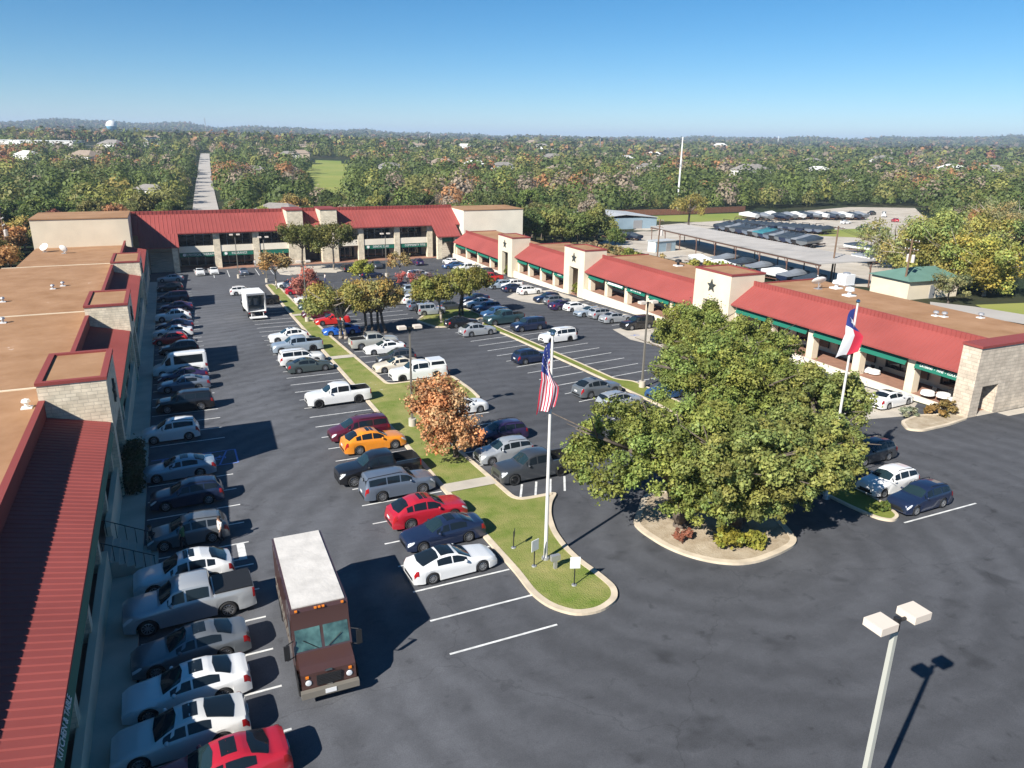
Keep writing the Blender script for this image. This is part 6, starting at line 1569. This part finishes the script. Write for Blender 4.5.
# ------------------------------------------------------------------ cafe tables
M['cloth'] = mat('white_tablecloth', (.72, .71, .69), .85)
def cafe_table(label, u, v, yaw=0):
    s_, t_ = L(u, v, .9); r = thingL('cafe_table', label, 'table', s_, t_, .15, yaw, 'white cloth tables under the near arcade')
    b = MB(); b.lathe([(0, .76), (.52, .76), (.55, .72), (.60, .45), (.56, .43), (.5, .7)], 16); b.build('tablecloth', M['cloth'], r)
    b = MB(); b.tube((0, 0, 0), (0, 0, .74), .05, n=8); b.lathe([(.3, 0), (.28, .03), (.0, .05)], 12); b.build('pedestal', M['frame_dark'], r)
def chair(label, s_, t_, yaw, col='frame_dark'):
    r = thingL('cafe_chair', label, 'chair', s_, t_, .15, yaw, 'chairs at the white cafe tables')
    b = MB(); b.bar((0, 0, .45), (.44, .44, .05)); b.build('seat', M[col], r)
    b = MB(); b.bar((-.21, 0, .75), (.04, .42, .4)); b.build('backrest', M[col], r)
    for x in (-.19, .19):
        for y in (-.19, .19):
            b = MB(); b.tube((x, y, 0), (x, y, .44), .02, n=6); b.build('leg', M['steel'], r)
TB = [(928, 391, 'white cloth table nearest the white post sign'), (944, 393.5, 'second white cloth table from the stone end pier'), (956, 399, 'white cloth table right beside the stone end pier'), (866.5, 368, 'left one of two white cloth tables just right of the two-coloured flag'), (874.5, 370, 'right one of two white cloth tables just right of the two-coloured flag')]
for u, v, lb in TB:
    cafe_table(lb, u, v); p = L(u, v, .9)
for k, (u, v, lb) in enumerate(TB): 
    p = L(u, v, .9); chair('dark cafe chair drawn up to the %s' % lb.replace('white cloth table', 'table').split(' just')[0], p[0]+.75, p[1]+.1, R(180))
# ------------------------------------------------------------------ people
M['skin'] = mat('skin', (.42, .25, .18), .6); M['hair'] = mat('hair', (.035, .022, .015), .7)
def person(label, u, v, shirt, legs, yaw, z=0., h=1.72, stride=.12, st=None):
    s_, t_ = st or L(u, v, z+.85); r = thingL('person', label, 'person', s_, t_, z, yaw)
    k = h/1.75
    J = [((0, 0, .93), .14), ((0, 0, 1.15), .13), ((0, 0, 1.36), .155), ((.01, 0, 1.5), .06), ((.02, 0, 1.56), .075), ((.02, 0, 1.66), .10), ((.01, 0, 1.74), .07),
         ((0, .19, 1.42), .065), ((.02, .25, 1.15), .05), ((.12, .24, .93), .038), ((.16, .235, .84), .032),
         ((0, -.19, 1.42), .065), ((.0, -.26, 1.15), .05), ((.06, -.27, .92), .038), ((.09, -.27, .83), .032),
         ((0, .09, .9), .10), ((stride, .1, .5), .075), ((stride*.6, .11, .09), .05), ((stride*.6+.16, .12, .035), .04),
         ((0, -.09, .9), .10), ((-stride*.4, -.1, .5), .075), ((-stride*1.4, -.11, .09), .05), ((-stride*1.4+.16, -.12, .035), .04)]
    E_ = [(0, 1), (1, 2), (2, 3), (3, 4), (4, 5), (5, 6), (2, 7), (7, 8), (8, 9), (9, 10), (2, 11), (11, 12), (12, 13), (13, 14), (0, 15), (15, 16), (16, 17), (17, 18), (0, 19), (19, 20), (20, 21), (21, 22)]
    r.scale = (.94,)*3
    me = bpy.data.meshes.new('tmp'); me.from_pydata([tuple(c*k for c in p) for p, _ in J], E_, [])
    o = bpy.data.objects.new('tmp', me); COL.objects.link(o)
    o.modifiers.new('skin', 'SKIN'); sv = me.skin_vertices[0].data
    for i, (_, rd) in enumerate(J): sv[i].radius = (rd*k, rd*k*(1. if i not in (1, 2) else .9)); 
    sv[0].use_root = True
    sb = o.modifiers.new('sub', 'SUBSURF'); sb.levels = 1; sb.render_levels = 1
    dg = bpy.context.evaluated_depsgraph_get(); m2 = bpy.data.meshes.new_from_object(o.evaluated_get(dg)); bpy.data.objects.remove(o)
    m2.name = 'body'; m2.materials.clear()
    for x in (M['skin'], shirt, legs, M['black']): m2.materials.append(x)
    mi = []
    for p in m2.polygons:
        c = p.center/k; ay = abs(c.y)
        mi.append(3 if c.z < .1 else (2 if c.z < .93 and ay < .215 else (1 if .9 < c.z < 1.47 and (ay < .24 or c.z > 1.2) else 0)))
    m2.polygons.foreach_set('material_index', mi); m2.shade_smooth()
    b_ = bpy.data.objects.new('body', m2); COL.objects.link(b_); b_.parent = r
    b = MB(); b.ball((-.005*k, 0, 1.70*k), (.112*k, .105*k, .10*k), 12, 8); b.build('hair', M['hair'], r, True)
    b = MB(); b.ball((.105*k, .035*k, 1.665*k), .013*k, 6, 4); b.ball((.105*k, -.035*k, 1.665*k), .013*k, 6, 4); b.build('eyes', M['black'], r)
    b = MB(); b.ball((.12*k, 0, 1.635*k), (.022*k, .016*k, .025*k), 6, 4); b.build('nose', M['skin'], r)
cl = lambda n, c: mat('cloth_'+n, c, .85)
GREEN, DARK, GREY, WHT, BLUE = cl('green', (.05, .16, .08)), cl('dark', (.02, .02, .028)), cl('grey', (.2, .2, .21)), cl('pale', (.6, .58, .55)), cl('blue', (.05, .06, .2))
person('person in a green shirt standing by the open side of the grey SUV', 182.5, 536, GREEN, DARK, R(160))
person('person in pale top and dark trousers at the tail of the grey SUV', 220, 529, WHT, DARK, R(200))
person('person in dark clothes at the front corner of the grey SUV', 151, 538, DARK, DARK, R(-10))
person('person in dark blue walking past the centre oaks, left of the pair', 316.5, 276, GREY, BLUE, R(10), .15)
person('person in a pale top beside another by the centre oaks, right of the pair', 325, 277.5, WHT, BLUE, R(190), .15)
person('person in white by the column left of the centre chimneys', 255, 263, WHT, GREY, R(-90), .14)
# ------------------------------------------------------------------ utility poles and wires
def utility_pole(label, u, v, utop, vtop, boxes=2, arms=2, col='wood'):
    x, y, zb = W(*L(u, v)); h = min(15., ray_z(utop, vtop, y)-zb); r = thing('utility_pole', label, 'utility pole', (x, y, zb), TH)
    b = MB(); b.tube((0, 0, -.2), (0, 0, h), .19, .12, 10); b.build('pole', M[col], r)
    for k in range(arms):
        b = MB(); b.bar((.16, 0, h-.35-1.3*k), (.1, 2.4, .12)); a = b.build('crossarm', M['wood'], r)
        b = MB(); [b.lathe([(.05, 0), (.07, .06), (.03, .1), (.06, .16), (.0, .2)], 8, (.16, q, h-.29-1.3*k)) for q in (-1.1, -.5, .5, 1.1)]; b.build('insulator', M['white'], a)
    for k in range(boxes):
        b = MB(); q = (-.42, .42, 0)[k]; b.tube((.32, q, h-3.6), (.32, q, h-2.5), .27, n=14); b.lathe([(.27, 0), (.2, .1), (.0, .12)], 14, (.32, q, h-2.5)); b.build('transformer', M['trafo'], r)
    return Vector((x, y, zb+h-.15))
M['trafo'] = mat('transformer_paint', (.55, .5, .47), .5)
P1 = utility_pole('wooden utility pole with transformers beside the small white and blue shed', 657, 261, 659, 219)
P2 = utility_pole('brown utility pole at the near corner of the boat canopy', 830, 284, 839, 226, 0, 1)
P3 = utility_pole('utility pole with two pale transformers standing before the green-roofed shed', 902, 298, 910, 239)
P4 = utility_pole('dark utility pole with two white transformers at the left frame edge', 12.5, 276, 4.5, 217, 2, 2)
def wires(label, A, B, sag=1.0):
    r = thing('power_lines', label, 'power lines', tuple(A)); 
    for q in (-1.0, 0, 1.0):
        off = Vector((-ST, CT, 0))*q; b = MB(); n = 14; P_ = []
        for k in range(n+1):
            f = k/n; P_.append((B-A)*f+off-Vector((0, 0, sag*4*f*(1-f))))
        b.chain(P_, [.022]*(n+1), 4); b.build('wire', M['black'], r)
wires('sagging power lines between the shed pole and the canopy pole', P1, P2); wires('sagging power lines between the canopy pole and the transformer pole', P2, P3)
wires('power lines leaving the left frame edge from the dark utility pole', P4, P4+Vector((-60, 10, 2)))
# ------------------------------------------------------------------ boat yard
M['canopy_roof'] = mat('canopy_metal', (.34, .32, .30), .6, noise=(.3, .12)); M['rust'] = mat('rusty_steel', (.13, .07, .05), .7); M['shed_blue'] = mat('shed_siding', (.27, .36, .42), .7, noise=(.3, .1)); M['shed_roof'] = mat('shed_metal_roof', (.46, .47, .47), .5, noise=(.2, .08)); M['green_roof'] = mat('green_metal_roof', (.11, .20, .16), .55, noise=(.5, .1)); M['fence'] = mat('brown_board_fence', (.19, .085, .05), .85, noise=(2., .2))
r = thingL('boat_canopy', 'long grey open-sided canopy over covered boats behind the right wing', 'canopy', 116.2, 133.5, 0, R(-15.5)); stand_on_slope(r); r.scale = (1.2,)*3
def canopy_part(nm, mt, f): b = MB(); f(b); return b.build(nm, mt, r)
canopy_part('roof', M['canopy_roof'], lambda b: (b.xprism([(-4.2, 3.5), (4.4, 3.8), (4.4, 3.95), (-4.2, 3.65)], -36.5, 36), seams(b, -4.2, 3.65, 4.4, 3.95, -36.5, 36, .9, .05, .05)))
canopy_part('beam', M['rust'], lambda b: b.box(-4.1, -3.9, -36.4, 35.9, 3.22, 3.48)); canopy_part('beam', M['rust'], lambda b: b.box(4., 4.2, -36.4, 35.9, 3.55, 3.78))
for k in range(9):
    y = -36+8.9*k
    for x, z in ((-4.0, 3.21), (4.1, 3.54)):
        canopy_part('post', M['rust'], lambda b: (b.tube((x, y, -.4), (x, y, z), .1, n=8), b.tube((x, y, 2.4), (x, y+.9, z), .05, n=6)))
def boat_mesh():
    Ln, w_ = 6.2, 1.15
    b = MB(); st_ = []
    for k in range(9):
        f = k/8; x = -Ln/2+Ln*f; ww = w_*(1-max(0, f-.45)**2*2.9); ww = max(.06, ww); keel = .55+.45*max(0, f-.6)**1.5*2.2
        st_.append([(x, -ww, 1.35+.15*f), (x, -ww*.9, .9+.1*f), (x, 0, keel), (x, ww*.9, .9+.1*f), (x, ww, 1.35+.15*f)])
    i = len(b.v)
    for s_ in st_: b.v += s_
    for k in range(8):
        for j in range(4): a = i+k*5+j; b.f.append((a, a+1, a+6, a+5)); b.m.append(0)
    b.f.append((i, i+1, i+2, i+3, i+4)); b.m.append(0)
    hull = b.mesh('hull', [PAINT['white']]); b = MB(); i = 0
    for k, s_ in enumerate(st_):
        f = k/8; x = s_[0][0]; ww = abs(s_[0][1])+.03; z = s_[0][2]-.05; hh = (.5+.35*math.exp(-((f-.5)/.2)**2))*(1-max(0, f-.75)*2.5)
        b.v += [(x, -ww, z), (x, -ww*.8, z+hh*.55), (x, 0, z+hh), (x, ww*.8, z+hh*.55), (x, ww, z)]
    for k in range(8):
        for j in range(4): a = k*5+j; b.f.append((a, a+1, a+6, a+5)); b.m.append(0)
    b.f.append((0, 1, 2, 3, 4)); b.m.append(0)
    cov = b.mesh('cover', [M['cover_dark']])
    b = MB(); [b.box(-Ln/2+.3, Ln/2-.8, y-.05, y+.05, .42, .54) for y in (-.7, .7)]; [b.box(x-.05, x+.05, -.7, .7, .43, .53) for x in (-2.2, 0, 1.8)]
    b.tube((Ln/2-.9, -.65, .48), (Ln/2+1.1, 0, .48), .05); b.tube((Ln/2-.9, .65, .48), (Ln/2+1.1, 0, .48), .05); b.tube((Ln/2+.9, 0, 0), (Ln/2+.9, 0, .5), .04)
    [b.box(x-.04, x+.04, sd*.45-.04, sd*.45+.04, .54, .8) for x in (-2, 1.2) for sd in (1, -1)]
    tra = b.mesh('trailer', [M['rust']])
    b = MB(); b.chain([(-.2, -1.1, 1.4), (-.35, -.95, 2.5), (-.35, .95, 2.5), (-.2, 1.1, 1.4)], [.05]*4, 6); b.chain([(.5, -1.1, 1.4), (-.2, -.9, 2.48), (-.2, .9, 2.48), (.5, 1.1, 1.4)], [.04]*4, 6); tw = b.mesh('wake_tower', [M['frame_dark']])
    b = MB(); b.lathe([(.16, -.1), (.3, -.09), (.32, -.05), (.32, .05), (.3, .09), (.16, .1), (.001, .04)], 14, axis='y'); wh = b.mesh('wheel', [M['rubber']])
    return hull, cov, tra, tw, wh
M['cover_dark'] = mat('dark_boat_cover', (.03, .045, .065), .75, noise=(1., .2)); M['cover_teal'] = mat('teal_boat_cover', (.03, .16, .2), .75); M['cover_white'] = mat('white_boat_cover', (.62, .62, .6), .8); M['cover_grey'] = mat('grey_boat_cover', (.17, .19, .22), .75)
BM = boat_mesh()
def boat(label, s_, t_, yaw, cover='cover_dark', tower_=True, hullc='white', group=None, sc=1.):
    r = thingL('trailer_boat', label, 'boat', s_, t_, 0, yaw, group); r.scale = (sc*1.15,)*3
    put('hull', BM[0], r, slot=PAINT[hullc]); put('cover', BM[1], r, slot=M[cover]); put('trailer', BM[2], r)
    if tower_: put('wake_tower', BM[3], r)
    for x in (-1.3, -.55):
        for sd in (1, -1): put('wheel', BM[4], r, (x, sd*.95, .32))
rb = random.Random(3)
for k in range(16):
    f = k/15; u = 722+ (806-722)*f; v = 230+(246-230)*f-2; p = L(u, v, 1.)
    cv = 'cover_teal' if k in (7, 8) else ('cover_grey' if k % 4 == 2 else 'cover_dark')
    lb = 'boat under a dark cover in the dense row along the boat canopy' if cv == 'cover_dark' else ('boat under a grey cover in the dense row along the boat canopy' if cv == 'cover_grey' else 'boat under a teal cover near the right end of the dense boat row')
    boat(lb, p[0]+2, p[1], R(8+rb.uniform(-6, 6)), cv, rb.random() < .7, ('navy', 'slate', 'black', 'grey')[k % 4], 'covered boats in the row behind the canopy', 1.3)
for k in range(15):
    f = k/14; u = 748+(858-748)*f; v = 217+(-1)*f+rb.uniform(-1, 1); p = L(u, v, 1.)
    cv = ('cover_white', 'cover_dark', 'cover_grey')[k % 3]
    boat('boat under a %s cover in the far row below the oaks of the boat yard' % cv[6:], p[0], p[1], R(95+rb.uniform(-12, 12)), cv, k % 3 == 1, ('white', 'navy', 'grey')[k % 3], 'covered boats in the far row of the boat yard', 1.2)
for k in range(14):
    f = k/13; u = 738+(826-738)*f; v = 224+(231-224)*f; p = L(u, v, 1.)
    boat('dark boat in the second row behind the dense boat row', p[0], p[1], R(20+rb.uniform(-15, 15)), ('cover_dark', 'cover_grey', 'cover_dark', 'cover_white')[k % 4] if 0 else 'cover_dark', k % 2 == 0, ('navy', 'slate')[k % 2], 'dark boats in the second row of the yard', 1.1)
for k, (u, v, kd, cl_, lb) in enumerate([(846, 222, 'suv', 'white', 'white SUV parked at the far side of the gravel boat yard'), (872, 213, 'pickup', 'black', 'black pickup under the oaks at the far edge of the boat yard'), (884, 214, 'van', 'white', 'white van under the oaks at the far edge of the boat yard'), (895, 220, 'suv', 'red', 'dark red SUV by the trees at the right of the boat yard'), (862, 228, 'sedan', 'black', 'black sedan beside the grass patch of the boat yard'), (880, 229, 'suv', 'dark_grey', 'dark grey SUV beside the grass patch of the boat yard')]):
    car(kd, cl_, lb, u, v, 20*k, None, cat='van' if kd == 'van' else ('pickup' if kd == 'pickup' else 'car'))
for k in range(6):
    u = 716+17*k; v = 262+4.4*k; p = L(u, v, .9); boat('dark covered boat in the shade under the boat canopy', p[0]+3.5, p[1]+1, R(rb.uniform(-6, 6)), 'cover_dark' if k % 2 else 'cover_grey', False, 'navy', 'boats in the shade under the canopy')
for k, (u, v) in enumerate([(612, 237), (622, 237.5), (632, 238)]): p = L(u, v, .6); boat('dark boat with a wake tower parked in front of the grey metal shed', p[0], p[1], R(100), 'cover_dark', True, 'navy', 'boats before the grey metal shed', .95)
for k, (u, v, cv, lb) in enumerate([(700, 262, 'cover_white', 'white covered boat poking out of the canopy shade, left one'), (722, 268, 'cover_white', 'white covered boat beside scrub at the canopy edge, middle one'), (778, 277, 'cover_white', 'white covered boat at the canopy edge behind the third star tower'), (858, 249, 'cover_dark', 'pair-towered dark boat alone right of the boat canopy'), (868, 260, 'cover_grey', 'grey covered boat at the right end of the boat canopy')]):
    p = L(u, v, .8); boat(lb, p[0], p[1], R(95+5*k), cv, k == 3, 'white')
# sheds
x0, y0 = L(593, 230); x1, y1 = L(657, 228)
r = thingL('metal_shed', 'long low grey metal boat shed with a pale blue wall', 'shed', (x0+x1)/2, (y0+y1)/2+6, 0, math.atan2(y1-y0, x1-x0)); wd = math.hypot(x1-x0, y1-y0)
b = MB(); b.box(-wd/2, wd/2, -6, 16, -.8, 3.6); b.build('wall', M['shed_blue'], r)
b = MB(); b.xprism([(-wd/2-.3, 3.6), (0, 4.7), (wd/2+.3, 3.6), (wd/2+.3, 3.75), (0, 4.85), (-wd/2-.3, 3.75)], -6.4, 16.4); b.build('roof', M['shed_roof'], r)
b = MB(); b.bar((wd*.2, -6.03, 1.4), (3.4, .08, 2.8)); b.build('roller_door', M['steel'], r)
p = L(661, 251); r = thingL('storage_shed', 'small shed with a white end and blue-grey side beside the utility pole', 'shed', p[0], p[1], 0, R(8))
b = MB(); b.box(-3.2, 3.4, -1.5, 1.5, -.1, 2.6); b.build('wall', M['shed_blue'], r); b = MB(); b.box(-3.4, 3.6, -1.7, 1.7, 2.603, 2.75); b.build('roof', M['shed_roof'], r); b = MB(); b.bar((-3.23, 0, 1.2), (.06, 2.6, 2.4)); b.build('end_panel', M['white'], r); b = MB(); b.bar((1., -1.53, 1.1), (1.6, .06, 2.)); b.build('door', M['steel'], r)
p = L(931, 297); r = thingL('green_roofed_shed', 'cream shed with a green metal roof behind the right wing', 'shed', p[0], p[1]+3, 0, R(-4))
b = MB(); b.box(-5.5, 5, -3.5, 4, -.2, 3.0); b.build('wall', M['cream'], r)
b = MB(); V = [(-6, -4, 3.0), (5.5, -4, 3.0), (5.5, 4.5, 3.0), (-6, 4.5, 3.0), (-3, .2, 4.5), (3.6, .2, 4.5)]
for q in ((0, 1, 5, 4), (1, 2, 5), (2, 3, 4, 5), (3, 0, 4), (3, 2, 1, 0)): b.quad([V[k] for k in q])
b.build('roof', M['green_roof'], r); b = MB(); b.bar((-.5, -3.55, 1.1), (1., .08, 2.2)); b.build('door', M['steel'], r)
p = L(902, 296); r = thingL('tool_trailer', 'small pale blue-grey box trailer at the wall of the green-roofed shed', 'trailer', p[0], p[1], 0, 0)
b = MB(); b.box(-1.5, 1.4, -.9, .9, .5, 2.2); b.build('body', M['shed_blue'], r); b = MB(); b.box(-1.55, 1.45, -.95, .95, 2.203, 2.28); b.build('roof', M['white'], r)
for sd in (1, -1): put('wheel', BM[4], r, (0, sd*.85, .32))
b = MB(); b.box(1.4, 2.6, -.06, .06, .45, .55); b.build('tongue', M['rust'], r)
fl = [L(618, 216), L(680, 214.5), L(745, 211.5)]
r = thingL('board_fence', 'long brown board fence at the back of the boat yard', 'fence', *fl[0], 0)
b = MB(); pb = MB()
for (xa, ya), (xb, yb_) in zip(fl, fl[1:]):
    n = int(math.hypot(xb-xa, yb_-ya)/2.4)
    for k in range(n):
        f0, f1 = k/n, (k+1)/n; q = ((xa+(xb-xa)*(f0+f1)/2)-fl[0][0], (ya+(yb_-ya)*(f0+f1)/2)-fl[0][1]); ln = math.hypot(xb-xa, yb_-ya)/n
        b.bar((q[0], q[1], 1.15), (ln*.99, .06, 2.3), 0, math.atan2(yb_-ya, xb-xa)); pb.bar((xa+(xb-xa)*f0-fl[0][0], ya+(yb_-ya)*f0-fl[0][1], 1.2), (.14, .14, 2.5))
b.build('boards', M['fence'], r); pb.build('posts', M['wood'], r)
# ------------------------------------------------------------------ haze
hz = MB(); hz.box(-16000, 16000, -16000, 16000, -16, 175)
hm = bpy.data.materials.new('haze_air'); hm.use_nodes = True; n = hm.node_tree; n.nodes.remove(n.nodes['Principled BSDF'])
pv = n.nodes.new('ShaderNodeVolumePrincipled'); pv.inputs['Color'].default_value = (.62, .78, 1., 1); pv.inputs['Density'].default_value = HAZE
pv.inputs['Anisotropy'].default_value = .0
n.links.new(pv.outputs[0], n.nodes['Material Output'].inputs['Volume'])
o = hz.build('haze', hm); tag(o, kind='stuff', label='thin blue haze that fades the far hills', cat='haze')
